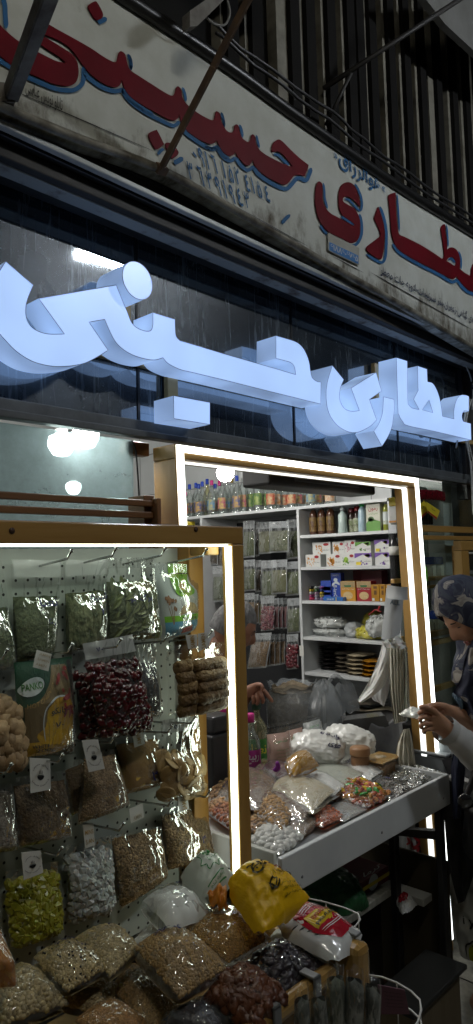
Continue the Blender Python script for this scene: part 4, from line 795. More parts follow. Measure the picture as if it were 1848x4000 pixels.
for u, w in ((.42,.3),(.5,.26),(.56,.32),(.48,.35),(.6,.27)): onbag(mb, bg, ell(u, w, .05, .03, 10, u*9), .0055)
writebag(mb, bg, fa('نمک دریا'), .38, .52, .64, .1, .0055); rectbag(mb, bg, .1, .78, .6, .8, .0055); rectbag(mb, bg, .1, .9, .6, .92, .0055); writebag(mb, bg, fa('تصفیه شده'), .14, .88, .56, .06, .0055); mb.obj('green_print', M_pgr, t)
# yellow printed bag
M_ybag = mat('yellow_plastic', (.75, .45, .004), (.66, .37, .002), sc=7, rough=.4, bump=.9, bsc=9, stretch=(1, 1, 2))
n0 = V((-.1, -.45, 1)); q = [at(x, y, n0, .455) for x, y in ((872,3470),(985,3392),(1222,3530),(1020,3690))]
bg = Bag(q, n0, .06, 0, lump=.16, sharp=.5); t = thing('salt_bag', 'bright yellow printed salt bag leaning at the foot of the post', 'bag of salt', base_of(q), GT)
filmsheet(bg, M_ybag, t, wr=.004, nu=34, nv=40, name='printed_bag')
M_olive = mat('dark_olive_ink', (.035, .025, .002), rough=.5); mb = MB()
writebag(mb, bg, fa('موج'), .3, .42, .62, .26, .006, .08); strokebag(mb, bg, ell(.37, .35, .09, .06)+[(.46, .35)], .022, .006, 2); writebag(mb, bg, fa('۲'), .2, .27, .27, .1, .006)
writebag(mb, bg, fa('نمک دریاچه ای'), .52, .56, .95, .1, .006, .1); strokebag(mb, bg, ell(.42, .66, .08, .055), .025, .006, 2); strokebag(mb, bg, [(.34, .6), (.4, .7), (.5, .62)], .02, .006)
for k in range(3): writebag(mb, bg, fa('استان همدان شهرک صنعتی'), .48, .74+.06*k, .95, .04, .006, .04)
for k in range(2): strokebag(mb, bg, [(.66+.1*k, .42), (.66+.1*k, .56)], .01, .006); strokebag(mb, bg, [(.64, .44+.1*k), (.8, .46+.1*k)], .01, .006)
mb.obj('print', M_olive, t)
mb = MB(); strokebag(mb, bg, [(.6,.3),(.72,.32),(.85,.4),(.96,.46)], .03, .006); mb.obj('red_swoosh', mat('print_darkred', (.22, .04, .01)), t)
q2 = [at(x, y, n0, .44) for x, y in ((800,3500),(882,3468),(892,3560),(830,3545))]; b2 = Bag(q2, n0, .02, 0, lump=.5); mb = MB(); mb.grid(lambda u, w: b2.P(u, w, .006*sin(u*14+w*5)), 14, 14); mb.obj('knotted_end', mat('orange_plastic', (.55, .2, .01), (.4, .1, .01), sc=5, rough=.4), t)
# macaroni pack
n1 = V((.1, -.25, 1)); q = [at(x, y, n1, .765) for x, y in ((1150,3560),(1200,3570),(1425,3700),(1340,3790))]
q = [at(x, y, n1, .775) for x, y in ((1055,3640),(1190,3545),(1425,3675),(1330,3790))]
bg = Bag(q, n1, .038, 0, lump=.08, sharp=.45); t = thing('pasta_pack', 'red, yellow and white pasta pack lying over the trough end', 'pasta pack', base_of(q), GT)
filmsheet(bg, mat('pack_gloss_white', (.55, .56, .55), rough=.22, coat=.6), t, wr=.0014, name='pack')
mb = MB(); onbag(mb, bg, smooth([(.2,.1),(.55,.06),(.9,.03),(.9,.82,1),(.5,.84),(.3,.8),(.12,.5)], True, 3), .0035); mb.obj('red_print', mat('bright_red', (.33, .008, .02), rough=.25, coat=.6), t)
mb = MB(); onbag(mb, bg, [(.2,.32),(.55,.34),(.92,.34),(.92,.56),(.55,.58),(.2,.56)], .0045); mb.obj('yellow_panel', mat('panel_yellow', (.55, .38, .01), rough=.25, coat=.6), t)
mb = MB()
vs, fs, _ = glyphs('macaroni'); mb.add([D_(bg, .3+.5*(1-x), .38+.08*y, .0055) for x, y in vs], fs); mb.obj('red_lettering', mat('bright_red', (.33, .01, .02)), t)
mb = MB(); vs, fs, _ = glyphs('vitaminized'); mb.add([D_(bg, .25+.6*(1-x), .48+.06*y, .0055) for x, y in vs], fs)
for k in range(4): strokebag(mb, bg, [(.02+.03*k, .25+.1*k), (.1+.02*k, .3+.1*k)], .02, .004)
mb.obj('black_lettering', M_inkb, t)
mb = MB(); [strokebag(mb, bg, [(.25, .18+.035*k), (.55, .15+.035*k), (.88, .14+.035*k)], .01, .0045) for k in (1, 2, 3)]; [strokebag(mb, bg, [(.22, .6+.03*k), (.55, .63+.03*k), (.88, .62+.03*k)], .01, .0045) for k in (0, 1)]
onbag(mb, bg, ell(.45, .1, .12, .035), .0045); mb.obj('white_print', mat('print_white', (.55, .6, .6)), t)
q3 = [at(x, y, n1, .73) for x, y in ((1040,3690),(1075,3655),(1330,3820),(1290,3850))]; b3 = Bag(q3, n1, .035, 0, lump=.05); t3 = thing('pasta_pack', 'pale wrapped pasta pack lying under the red one', 'pasta pack', base_of(q3), GT); filmsheet(b3, mat('pack_cream', (.36, .36, .3), rough=.3, coat=.4), t3, wr=.001, name='pack')
bg, t = heap('bean_bag', 'speckled white bean bag at the back of the trough by the pegboard', 'bag of beans', [(268,3690),(440,3628),(556,3725),(430,3850)], .622, .035, M_bean, beans=bn(1000, .0040, (1.2, .82, .75)))
ink(bg, t, [(fa('۸'), .6, .3, .72, .14)])
bg, t = heap('bean_bag', 'lower black-eyed bean bag wedged under the upper one', 'bag of beans', [(215,3950),(330,3850),(470,3850),(410,3985)], .555, .03, M_bean, beans=bn(650, .0042, (1.2, .82, .75)))
bg, t = heap('bean_bag', 'black-eyed bean bag lying on the heap below the yellow rock candy', 'bag of beans', [(112,3765),(290,3690),(440,3800),(255,3905)], .622, .036, M_bean, beans=bn(950, .0042, (1.2, .82, .75)))
mb = MB()
for p, nn, u, w in scatter(bg, 90, .06, .94):
    if random.random() < .6: bean(mb, p+nn*.003, .0017, (1.3, 1, .6), nn, .8, 1)
mb.obj('black_eyes', M_inkb, t, kind='stuff'); ink(bg, t, [(fa('لوبیا چشم'), .3, .3, .75, .16), (fa('۸'), .58, .5, .72, .16)])
bg, t = heap('bean_bag', 'bag of big flat white beans at the lower left corner', 'bag of beans', [(-60,3840),(110,3808),(285,3945),(-20,4060)], .60, .045, M_bean, beans=bn(480, .0064, (1.15, .8, .45), 1, .6))
ink(bg, t, [(fa('۲'), .4, .25, .55, .12)])
bg, t = heap('chickpea_bag', 'lower chickpea bag under the big one', 'bag of chickpeas', [(430,3870),(520,3770),(720,3960),(560,4080)], .548, .03, M_chick, beans=bn(900, .0040, (1, .95, .95)))
bg, t = heap('split_pea_bag', 'clear bag of golden split peas with bright reflections', 'bag of split peas', [(690,3645),(890,3560),(1075,3690),(885,3800)], .618, .045, M_pea, beans=bn(2200, .0028, (1.1, 1, .6)), wr=.003)
ink(bg, t, [(fa('لپه معمولی'), .35, .22, .8, .14)])
bg, t = heap('chickpea_bag', 'big clear bag of chickpeas on top of the heap', 'bag of chickpeas', [(500,3730),(690,3648),(905,3805),(700,3945)], .632, .045, M_chick, beans=bn(1300, .0041, (1, .95, .95)), wr=.003)
ink(bg, t, [(fa('نخود'), .3, .2, .62, .16), (fa('۴'), .6, .3, .75, .1)])
bg, t = heap('lentil_bag', 'clear bag of orange lentils at the bottom edge', 'bag of lentils', [(270,4010),(440,3915),(590,4010),(430,4100)], .575, .03, mat('orange_lentil', (.42, .22, .06), (.36, .17, .04), sc=20, rough=.5, island=.25), beans=bn(1300, .0026, (1, 1, .6)))
bg, t = heap('prune_bag', 'shiny clear bag of dark prunes behind the front rail', 'bag of dried fruit', [(930,3800),(1100,3690),(1310,3820),(1090,3930)], .583, .04, M_prune, wr=.005, beans=dict(n=150, r=.0105, sh=(1.2, 1, .5), lod=2, flat=.5, nz=.5))
bg, t = heap('date_bag', 'clear bag of brown dates resting behind the front rail', 'bag of dates', [(770,3930),(935,3790),(1130,3915),(1000,4050)], .602, .045, M_date, wr=.005, beans=dict(n=130, r=.0125, sh=(1.4, .9, .45), lod=2, flat=.6, nz=.5))
bg, t = heap('fruit_bag', 'crumpled clear bag of dark fruit at the bottom edge', 'bag of dried fruit', [(610,4010),(760,3915),(930,4010),(800,4100)], .585, .035, M_prune, wr=.006)
bg, t = pegbag('powder_bag', 'bag of orange powder at the lower left edge', 'bag of powder', [(-90,3600),(0,3620),(38,3815),(-80,3860)], f0=.05, th=.05, m=M_orange, fm=M_filmz, group=GT, Y=1.0)
# ---------------------------------------------------------------- wire baskets hooked on the trough, wrapped packets in them
def basket(label, top, drop, nbar):
    t = thing('wire_basket', label, 'basket', (sum(p.x for p in top)/4, sum(p.y for p in top)/4, top[0].z-drop)); mb = MB(); L = smooth([(p.x, p.y) for p in top], True, 4)
    for z in (0, -.035): r = [V((x, y, top[0].z+z)) for x, y in L]; mb.tube(r+[r[0]], .0019, 6)
    mb.obj('rim', M_wire, t); mb = MB()
    for i in range(0, len(L), max(1, len(L)//nbar)): x, y = L[i]; mb.tube([V((x, y, top[0].z)), V((x, y, top[0].z-drop))], .0014, 5)
    r = [V((x, y, top[0].z-drop)) for x, y in L]; mb.tube(r+[r[0]], .0015, 5); mb.obj('bars', M_wire, t); return t
def zr(pts, z): return [PZ(x, y, z) for x, y in pts]
q = [V((1.19, .70, .78)), V((1.215, .70, .78)), V((1.215, .80, .78)), V((1.19, .80, .78))]
basket('white wire basket at the right end holding a pink card', [PZ(x, y, .79) for x, y in ((1440,3810),(1640,3905),(1560,4060),(1300,3960))], .1, 6)
basket('white wire basket behind the pasta pack', [PZ(x, y, .80) for x, y in ((1130,3500),(1400,3570),(1300,3650),(1020,3580))], .07, 6)
M_pk = mat('grey_rubber', (.11, .12, .105), (.06, .065, .055), sc=40, rough=.7, bump=.3); M_pkw = mat('grey_green_fabric', (.16, .18, .14), (.09, .1, .08), sc=30, rough=.8)
k = 0
for lab, px, z, mm in (('tall wrapped grey pad standing furthest left of the tall three', [(1275,3820),(1345,3810),(1350,4010),(1270,4010)], 1.20, M_pkw), ('middle tall wrapped dark pad in the basket', [(1350,3815),(1420,3830),(1420,4020),(1345,4015)], 1.19, M_pk), ('rightmost tall wrapped pad beside the pink card', [(1425,3835),(1488,3870),(1480,4030),(1420,4025)], 1.20, M_pk), ('short wrapped grey pad nearest the wooden rail', [(1150,3905),(1205,3885),(1215,4030),(1150,4040)], 1.13, M_pk), ('second short wrapped grey pad from the rail', [(1212,3905),(1272,3890),(1285,4040),(1215,4045)], 1.15, M_pk)):
    q = [PD(x, y, z) for x, y in px]; bg = Bag(q, -Fw, .022, 0, lump=.1, sharp=.35); t = thing('wrapped_pad', lab, 'packet', base_of(q), 'wrapped pads in the basket')
    contents(bg, mm, t, 10, 12, w1=.97, name='pad'); b2 = Bag([q[0]+V((0, 0, .022)), q[1]+V((0, 0, .03)), q[2], q[3]], -Fw, .026, 0, lump=.3); filmsheet(b2, M_filmz, t, wr=.004, nu=18, nv=22)
q = [PD(x, y, 1.28) for x, y in ((1475,3845),(1580,3865),(1600,3960),(1490,3960))]
t = thing('pink_card', 'dusty pink printed card standing in the wire basket', 'card', base_of(q)); MB().hexa([p-Fw*.0015 for p in q], q).obj('sheet', mat('pink_card', (.12, .05, .07), rough=.6), t)
mb = MB(); f = quadfn([q[3], q[2], q[1], q[0]], -Fw*.0022)
for k in range(5): text(mb, fa('راهنمای مصرف روزانه'), lambda x, y: f(.2+.65*x, .78-.13*k+.07*y))
mb.obj('print', M_inkb, t)
# ================================================================ shelf unit on the shop's right wall
XF = 3.0
su = thing('shelf_unit', 'white shelving unit along the right wall of the shop', 'shelving', (3.15, 2.5, 0))
ZS = dict(top=1.90, A=1.743, B=1.572, C=1.394, D=1.203, E=1.018, F=.72)
for k, z in ZS.items():
    if k != 'top': box('shelf', (XF, 1.80, z-.016), (3.335, 2.345, z), M_white, su, bev=.001)
box('shelf', (XF, 1.80, 1.884), (3.335, 3.5, 1.90), M_white, su, bev=.001)
for y in (1.782, 2.346, 3.10, 3.484): box('upright', (XF-.002, y, .004), (3.335, y+.016, 1.8835), M_white, su, bev=.001)
box('back_panel', (3.325, 1.80, .01), (3.336, 3.48, 1.88), mat('shelf_back', (.42, .43, .44), rough=.5), su, bev=0)
box('paper_sticker', (XF-.004, 2.342, 1.10), (XF-.0022, 2.37, 1.155), M_paper, su, bev=0)
box('base_board', (XF+.02, 1.80, .004), (3.33, 3.48, .08), M_white, su)
def yz(x, y, X=XF): p = PX(x, y, X); return p.y, p.z
def sitem(name, label, cat, l, r, t, zs, d, m, X=3.03, group=None, dec=None, kind=None):
    ym = (t+2200)/2; y1, _ = yz(l, t, X); y0, _ = yz(r, t, X); zt = PX((l+r)/2, t, X).z; root = thing(name, label, cat, (X, (y0+y1)/2, zs), group)
    MB().box((X, y0, zs+.0005), (X+d, y1, zt)).obj('carton', m, root, bev=.0015)
    f = lambda u, v, o=.0012: V((X-o, y1+(y0-y1)*u, zs+(zt-zs)*v))
    for nm, mm, shapes in dec or []:
        mb = MB(); o = .0012
        for s in shapes:
            if isinstance(s, tuple) and isinstance(s[0], str): text(mb, s[0], lambda x, y: f(s[1]+(s[3]-s[1])*x, s[2]+(s[4]-s[2])*y, .0022))
            elif len(s) == 4 and not isinstance(s[0], tuple): mb.add([f(s[0], s[1]), f(s[2], s[1]), f(s[2], s[3]), f(s[0], s[3])], [(0, 1, 2, 3)])
            else: mb.add([f(*p, .0016) for p in s], [tuple(range(len(s)))])
        mb.obj(nm, mm, root)
    return root
def dotsu(n, u0, v0, u1, v1, r, sd):
    rn = random.Random(sd); o = []
    for _ in range(n):
        cu, cv = rn.uniform(u0, u1), rn.uniform(v0, v1); rr = r*rn.uniform(.6, 1.3); o.append([(cu+rr*cos(2*pi*k/7), cv+rr*1.5*sin(2*pi*k/7)) for k in range(7)])
    return o
P = lambda n, c: mat('print_'+n, c, rough=.45)
MR, MG, MO, MPk, MPu, MYe, MWh, MBk = P('crimson', (.3, .015, .02)), P('leaf_green', (.09, .25, .03)), P('orange', (.55, .22, .02)), P('rose', (.5, .1, .2)), P('violet', (.14, .06, .3)), P('lemon', (.6, .48, .03)), P('white', (.6, .62, .6)), P('ink', (.03, .03, .03))
M_box = mat('white_carton', (.58, .59, .57), rough=.4)
def ov(cu, cv, ru, rv): return [(cu+ru*cos(2*pi*k/14), cv+rv*sin(2*pi*k/14)) for k in range(14)]
tea = [(1220,1290,2118,'upper tea carton with small orange blossoms, left of the row',MO,MR,1.635),(1298,1345,2116,'upper tea carton with oranges on its front',MO,MR,1.635),(1345,1388,2110,'upper tea carton with pink blossom branch',MPk,MR,1.635),(1387,1448,2116,'upper white tea carton with green wave and quinces',MG,MYe,1.635),(1462,1520,2108,'upper tea carton with violet band and yellow sticker',MPu,MYe,1.635),
 (1193,1251,2166,'lower tea carton with small orange blossoms at the shelf end',MO,MR,0),(1274,1333,2164,'lower tea carton with oranges beside the blossom one',MO,MR,0),(1333,1386,2162,'lower tea carton with a green apple',MG,MR,0),(1385,1452,2160,'lower tea carton with violet wave and violet flowers',MPu,MYe,0),(1464,1522,2158,'lower tea carton with violet band, nearest the door post',MPu,MYe,0)]
for i, (l, r, t, lab, m1, m2, zs) in enumerate(tea):
    wave = 'violet' in lab or 'green wave' in lab
    dec = [('motif', m1, dotsu(22, .1, .08, .6, .75, .035, i) if not wave else [[(0, .99), (.99, .99), (.99, .7), (.8, .62), (.5, .9), (.2, .72), (0, .6)]]+dotsu(6, .3, .1, .7, .4, .05, i)), ('logo', m2, [ov(.76, .8, .15, .12)]), ('caption', MBk, [(fa('دمنوش گیاهی'), .55, .3, .95, .42)])]
    if 'sticker' in lab or i == 8: dec.append(('sticker', MYe, [(.08, .08, .38, .32)]))
    if 'oranges' in lab: dec.append(('fruit', MO, [ov(.42, .42, .14, .2), ov(.3, .5, .1, .15)]))
    if 'apple' in lab: dec.append(('fruit', P('apple', (.3, .5, .06)), [ov(.35, .5, .17, .24)]))
    sitem('tea_carton', lab, 'tea carton', l, r, t, (1.6365 if zs else ZS['B']), .1 if zs else .105, M_box, 3.05 if zs else 3.03, 'tea cartons on the second shelf', dec)
box('carton_stack', (3.06, 2.0, ZS['B']+.0005), (3.2, 2.02, ZS['B']+.05), M_box, None, label='plain white carton between the lower tea cartons', cat='carton')
# top shelf bottles
def bottle(name, label, cat, x, t, zs, r, prof, m, X=3.08, group=None, capm=None, caph=.12, lab=None, neck=.3, sx=1, capr=None):
    y, _ = yz(x, t, X); h = PX(x, t, X).z-zs; p = V((X, y, zs)); root = thing(name, label, cat, p, group)
    MB().lathe(p, [(r*a, h*b) for a, b in prof], 18, sx=sx).obj('body', m, root)
    cr = capr or r*neck*1.15
    if capm: MB().lathe(p, [(cr, h*(1-caph)), (cr*1.05, h*(1-caph*.9)), (cr, h*.99), (cr*.7, h)], 14).obj('cap', capm, root)
    if lab: # wrap-around label
        lm, b0, b1, t2 = lab; q = MB(); q.grid(lambda u, v: p+V((-(r*1.015)*cos((u-.5)*2.6)*sx, (r*1.015)*sin((u-.5)*2.6), h*(b0+(b1-b0)*v))), 10, 2); q.obj('label', lm, root)
        if t2:
            q = MB(); nm, mm, cu, cv, ru = t2; q.grid(lambda u, v: p+V((-(r*1.03)*cos((cu+(u-.5)*ru)*2.6)*sx, (r*1.03)*sin((cu+(u-.5)*ru)*2.6), h*(b0+(b1-b0)*(cv+(v-.5)*.45)))), 8, 3); q.obj('label_picture', mm, root)
    return root
SHP = [(.85, 0), (1, .03), (1.02, .3), (.95, .55), (.85, .75), (.5, .83), (.42, .86)]
M_brown = mat('brown_shampoo', (.07, .025, .01), rough=.15, coat=.6); M_cap = mat('clear_cap', (.3, .3, .3), rough=.2); M_goldl = mat('dark_gold_label', (.2, .13, .03), (.07, .03, .02), sc=60, rough=.4)
for x, t, l in ((1223,1976,'brown shampoo bottle at the far end of the top shelf'),(1256,1973,'second brown shampoo bottle from the far end'),(1290,1969,'brown shampoo bottle beside the clear pump bottle')): bottle('shampoo_bottle', l, 'bottle', x, t, ZS['A'], .024, SHP, M_brown, 3.07, 'brown shampoo bottles', M_cap, .13, (M_goldl, .12, .6, None), .4)
M_clear = mat('clear_gel', (.45, .55, .52), rough=.1, coat=.7); r_ = bottle('pump_bottle', 'clear bottle with white pump on the top shelf', 'bottle', 1337, 1995, ZS['A'], .026, [(.9, 0), (1, .05), (.85, .5), (.95, .8), (.4, .95), (.35, 1)], M_clear, 3.06)
q = ORG[r_]; MB().lathe(q+V((0, 0, .118)), [(.012, 0), (.012, .012), (.005, .013), (.005, .022), (.012, .023), (.011, .032)], 12).obj('pump', MWh, r_); MB().tube([q+V((0, 0, .146)), q+V((0, .022, .146)), q+V((0, .028, .142))], .004, 6).obj('nozzle', MWh, r_)
for x, t, l, c in ((1372,1985,'dark red capped bottle with white label behind the pump bottle',(.1,.01,.015)),(1394,1978,'red capped bottle beside the green capped one',(.2,.012,.015))): bottle('tonic_bottle', l, 'bottle', x, t, ZS['A'], .021, SHP, mat('tonic_dark', (.03, .015, .012), rough=.2), 3.1, None, mat('cap%g' % x, c, rough=.3), .18, (mat('tonic_label', (.4, .42, .33), (.12, .16, .05), sc=70), .05, .55, None), .6)
bottle('spray_bottle', 'pale blue bottle with bright green cap', 'bottle', 1413, 1963, ZS['A'], .022, SHP, mat('pale_blue_bottle', (.4, .52, .58), (.3, .42, .5), sc=40, rough=.25), 3.06, None, mat('vivid_green', (.03, .42, .1), rough=.3), .14, None, .5)
sitem('dye_carton', 'tall pale carton with a meadow picture and red lettering', 'carton', 1428, 1483, 1968, ZS['A'], .05, mat('carton_cream', (.5, .5, .4), rough=.35), 3.04, None, [('meadow', MG, [[(0, 0), (1, 0), (1, .35), (.6, .42), (.3, .5), (0, .3)]]), ('tree', P('dark_green', (.05, .12, .03)), [ov(.35, .45, .22, .09)]), ('red_lettering', MR, [(fa('رمون'), .2, .72, .85, .88)]), ('caption', MG, [(fa('شامپو گیاهی'), .2, .6, .85, .68)])])
bottle('oil_bottle', 'slim olive oil bottle beside the white carton', 'bottle', 1506, 1950, ZS['A'], .017, SHP, mat('olive_oil', (.25, .27, .04), rough=.1, coat=.7), 3.06, None, M_cap, .15, (MWh, .2, .6, None), .6)
M_post = mat('post_white', (.52, .54, .56), rough=.4)
tp = thing('tea_box_stack', 'white carton with yellow top stacked beside the door reveal', 'carton', (2.86, 1.79, 1.73)); x0 = PX(1521, 2045, 2.86); x1 = PX(1549, 2045, 2.86)
MB().box((2.86, x1.y, PX(1530, 2045, 2.86).z), (2.92, x0.y, PX(1530, 1978, 2.86).z)).obj('carton', M_box, tp, bev=.002); MB().box((2.861, x1.y, PX(1530, 1976, 2.86).z), (2.92, x0.y, PX(1530, 1943, 2.86).z)).obj('yellow_pack', MYe, tp, bev=.002); MB().box((2.8588, x1.y, PX(1530, 2042, 2.86).z), (2.8596, x0.y, PX(1530, 2034, 2.86).z)).obj('orange_band', MO, tp)
po = thing('wrapped_post', 'white steel post wrapped in black film with a barcode label', 'post', (2.87, 1.77, 0)); y1, y0 = PX(1521, 2100, 2.87).y, PX(1550, 2100, 2.87).y
MB().box((2.87, y0, .004), (2.9, y1, PX(1530, 2048, 2.87).z-.002)).obj('post', M_post, po); MB().lathe((2.885, (y0+y1)/2, 1.45), [(.026, 0), (.029, .05), (.027, .12), (.03, .2), (.026, .27)], 14).obj('black_wrap', mat('black_film', (.01, .01, .011), rough=.2, bump=.4, bsc=30), po); MB().lathe((2.885, (y0+y1)/2, 1.62), [(.0302, 0), (.0302, .04)], 14).obj('barcode_label', M_paper, po)
# third shelf
zc = ZS['C']
sitem('toothpaste_carton', 'upright blue toothpaste carton on the third shelf', 'toothpaste carton', 1291, 1330, 2238, zc, .035, mat('carton_blue', (.015, .05, .32), rough=.3, coat=.5), 3.06, None, [('white_print', MWh, [('CAVITY', .15, .88, .85, .94), [(.1, .6), (.6, .72), (.9, .62), (.9, .55), (.5, .62), (.1, .5)], ov(.5, .75, .2, .07)])])
tb = [o for o in bpy.data.objects if o.name.startswith('toothpaste_carton')][0]; mb = MB(); vs, fs, _ = glyphs('Oral-B'); c0 = ORG[tb]; mb.add([c0+V((-.0025, .014-.022*y*1.0, .012+.07*x)) for x, y in vs], fs); mb.obj('lettering', MWh, tb)
sitem('toothpaste_carton', 'blue toothpaste carton lying on the shelf edge', 'toothpaste carton', 1262, 1340, 2332, zc, .04, mat('carton_blue2', (.02, .12, .4), rough=.3, coat=.5), 3.005, None, [('white_print', MWh, [('Oral-B', .2, .3, .55, .7)]), ('yellow_stripe', MYe, [(.64, .02, .68, .98)])])
for l, r, t, lab, m1 in ((1329,1387,2270,'orange and kraft sprout powder carton', mat('carton_orange', (.5, .24, .02), rough=.4)), (1392,1449,2270,'red and kraft sprout powder carton', mat('carton_red', (.28, .012, .02), rough=.4))):
    sitem('powder_carton', lab, 'carton', l, r, t, zc, .05, m1, 3.035, None, [('kraft_top', mat('kraft', (.36, .26, .13), (.28, .2, .09), sc=60), [(.01, .68, .99, .995)]), ('green_logo', P('deep_green', (.03, .12, .04)), [[(.25, .8), (.75, .8), (.7, .7), (.3, .7)]]), ('grain_heap', mat('heap', (.42, .3, .14), (.55, .4, .2), sc=90), [ov(.5, .28, .33, .2)]), ('caption', MWh, [(fa('پودر جوانه گندم'), .12, .56, .9, .65)])])
for i, (l, r) in enumerate(((1449,1480),(1482,1504),(1506,1535))): sitem('spice_carton', ('small amber carton beside the red powder carton', 'narrow amber carton in the middle of three', 'small amber carton nearest the door post')[i], 'carton', l, r, 2283, zc, .04, mat('amber_carton', (.4, .2, .012), (.3, .14, .01), sc=20, rough=.35), 3.03, 'small amber cartons', [('brown_print', P('brown', (.12, .05, .01)), [(.3, .75, .75, .9), (.35, .4, .7, .65)]), ('white_label', MWh, [(.1, .05, .4, .2)])])
for i, (l, r) in enumerate(((1378,1407),(1408,1490))): sitem('maroon_carton', ('narrow maroon carton at the back of the third shelf', 'wide maroon carton at the back of the third shelf')[i], 'carton', l, r, 2228, zc, .06, mat('maroon', (.13, .01, .02), rough=.4), 3.18, None, [('white_label', MWh, [(.1, .35, .9, .45)])])
cols = [(.02,.02,.025),(.4,.45,.4),(.25,.08,.3),(.5,.38,.03),(.05,.12,.04),(.03,.05,.25),(.45,.45,.45),(.4,.25,.35),(.55,.4,.02),(.3,.04,.15),(.4,.4,.45),(.5,.42,.12),(.6,.04,.12),(.35,.3,.4),(.3,.2,.4)]
pk = 0
for row in range(5):
    for col in range(3):
        c = cols[row*3+col]; y1 = PX(1200+col*21, 2300, 3.03).y; y0 = PX(1219+col*21, 2300, 3.03).y; z = zc+.0005+(4-row)*.0148
        t = thing('thread_bundle', '%s bundle in the stack of small coloured bundles, %s row, %s' % ({0:'black',1:'pale green',2:'violet',3:'yellow',4:'dark green',5:'navy',6:'grey',7:'mauve',8:'golden',9:'magenta',10:'silver',11:'straw',12:'hot pink',13:'lilac',14:'lavender'}[row*3+col], ('top','second','middle','fourth','bottom')[row], ('far side','centre','near side')[col]), 'thread bundle', (3.06, (y0+y1)/2, z), 'coloured bundles on the third shelf')
        MB().lathe((3.03, (y0+y1)/2, z+.0072), [(.004, 0), (.0075, .004), (.0075, .07), (.004, .075)], 9, ax=(1, 0, 0), sx=1, sy=1.25).obj('bundle', mat('thread%d' % pk, c, tuple(x*.6 for x in c), sc=80, rough=.5, bump=.5, bsc=120), t); pk += 1
for i in range(3): sitem('blue_tube', ('upper', 'middle', 'lower')[i]+' blue tube lying between the bundles and the toothpaste', 'tube', 1252, 1292, 2268+i*22, zc+.05-.0235*i, .05, mat('blue_tube', (.03, .07, .35), rough=.3, coat=.4), 3.05)
# fourth shelf: soft clear bags
def lump(name, label, cat, x0, x1, t, b, zs, X, dep, m, fm=None, group=None, n=None, amp=.25):
    a = PX(x0, b, X); c = PX(x1, b, X); h = PX((x0+x1)/2, t, X).z-zs; y0, y1 = c.y, a.y; root = thing(name, label, cat, (X+dep/2, (y0+y1)/2, zs), group); sd = random.random()*50
    cen = V((X+dep/2, (y0+y1)/2, zs)); vs, fs = ico(4); R = V((dep/2, (y1-y0)/2, h)); mb = MB()
    def pt(v, k=1):
        e = 1+amp*nz(v*1.8+V((sd, 0, 0)))+amp*.5*nz(v*5+V((sd, 3, 0))); z = max(0, v.z*.62+.38)
        return cen+V((v.x*R.x*e*k, v.y*R.y*e*k, (z*R.z*(.75+.25*e))*k))
    mb.add([pt(v) for v in vs], fs, True); mb.obj('content', m, root)
    if n:
        mb2 = MB(); s2, f2 = n
        for _ in range(s2): v = V((random.gauss(0, 1), random.gauss(0, 1), random.gauss(.4, 1))).normalized(); bean(mb2, pt(v), f2, (1, .9, .7), v, .3, 1)
        mb2.obj('pieces', m, root, kind='stuff')
    if fm: mb3 = MB(); mb3.add([pt(v, 1.03+.04*abs(nz(v*9))) for v in vs], fs, True); mb3.obj('film', fm, root)
    return root
zd = ZS['D']
M_camph = mat('white_crystal', (.5, .52, .5), (.42, .44, .43), sc=30, rough=.4, bump=.5, bsc=40, island=.15); M_yc = mat('yellow_crystal', (.5, .46, .03), (.42, .36, .02), sc=20, rough=.3, bump=.4, island=.2)
lump('crystal_bag', 'lower of two clear bags of white crystals at the far end', 'bag', 1202, 1335, 2452, 2487, zd, 3.05, .15, M_camph, M_film, n=(60, .008)); lump('crystal_bag', 'upper clear bag of white crystals stacked on another', 'bag', 1205, 1325, 2412, 2450, zd+.045, 3.05, .13, M_camph, M_film, n=(60, .008))
lump('clear_bag', 'crumpled nearly empty clear bag between white and yellow bags', 'bag', 1330, 1400, 2432, 2492, zd, 3.06, .12, mat('pale_grey_plastic', (.36, .38, .38), rough=.25, bump=.5), M_film)
lump('yellow_bag', 'clear bag of bright yellow crystals on the fourth shelf', 'bag', 1365, 1490, 2450, 2500, zd, 3.03, .14, M_yc, M_film, n=(50, .009)); lump('yellow_bag', 'yellow bag at the back behind the tied white one', 'bag', 1400, 1480, 2390, 2440, zd, 3.18, .1, M_yc, M_film)
tb = lump('tied_bag', 'round clear bag of white balls tied with a dark red string', 'bag', 1418, 1505, 2405, 2480, zd+.02, 3.0, .1, M_camph, M_filmz, n=(60, .01)); MB().tube([PX(x, y, 3.0) for x, y in smooth([(1440,2402),(1465,2382),(1478,2385),(1485,2366),(1477,2384),(1490,2390)], False, 4)], .003, 6).obj('string', MR, tb)
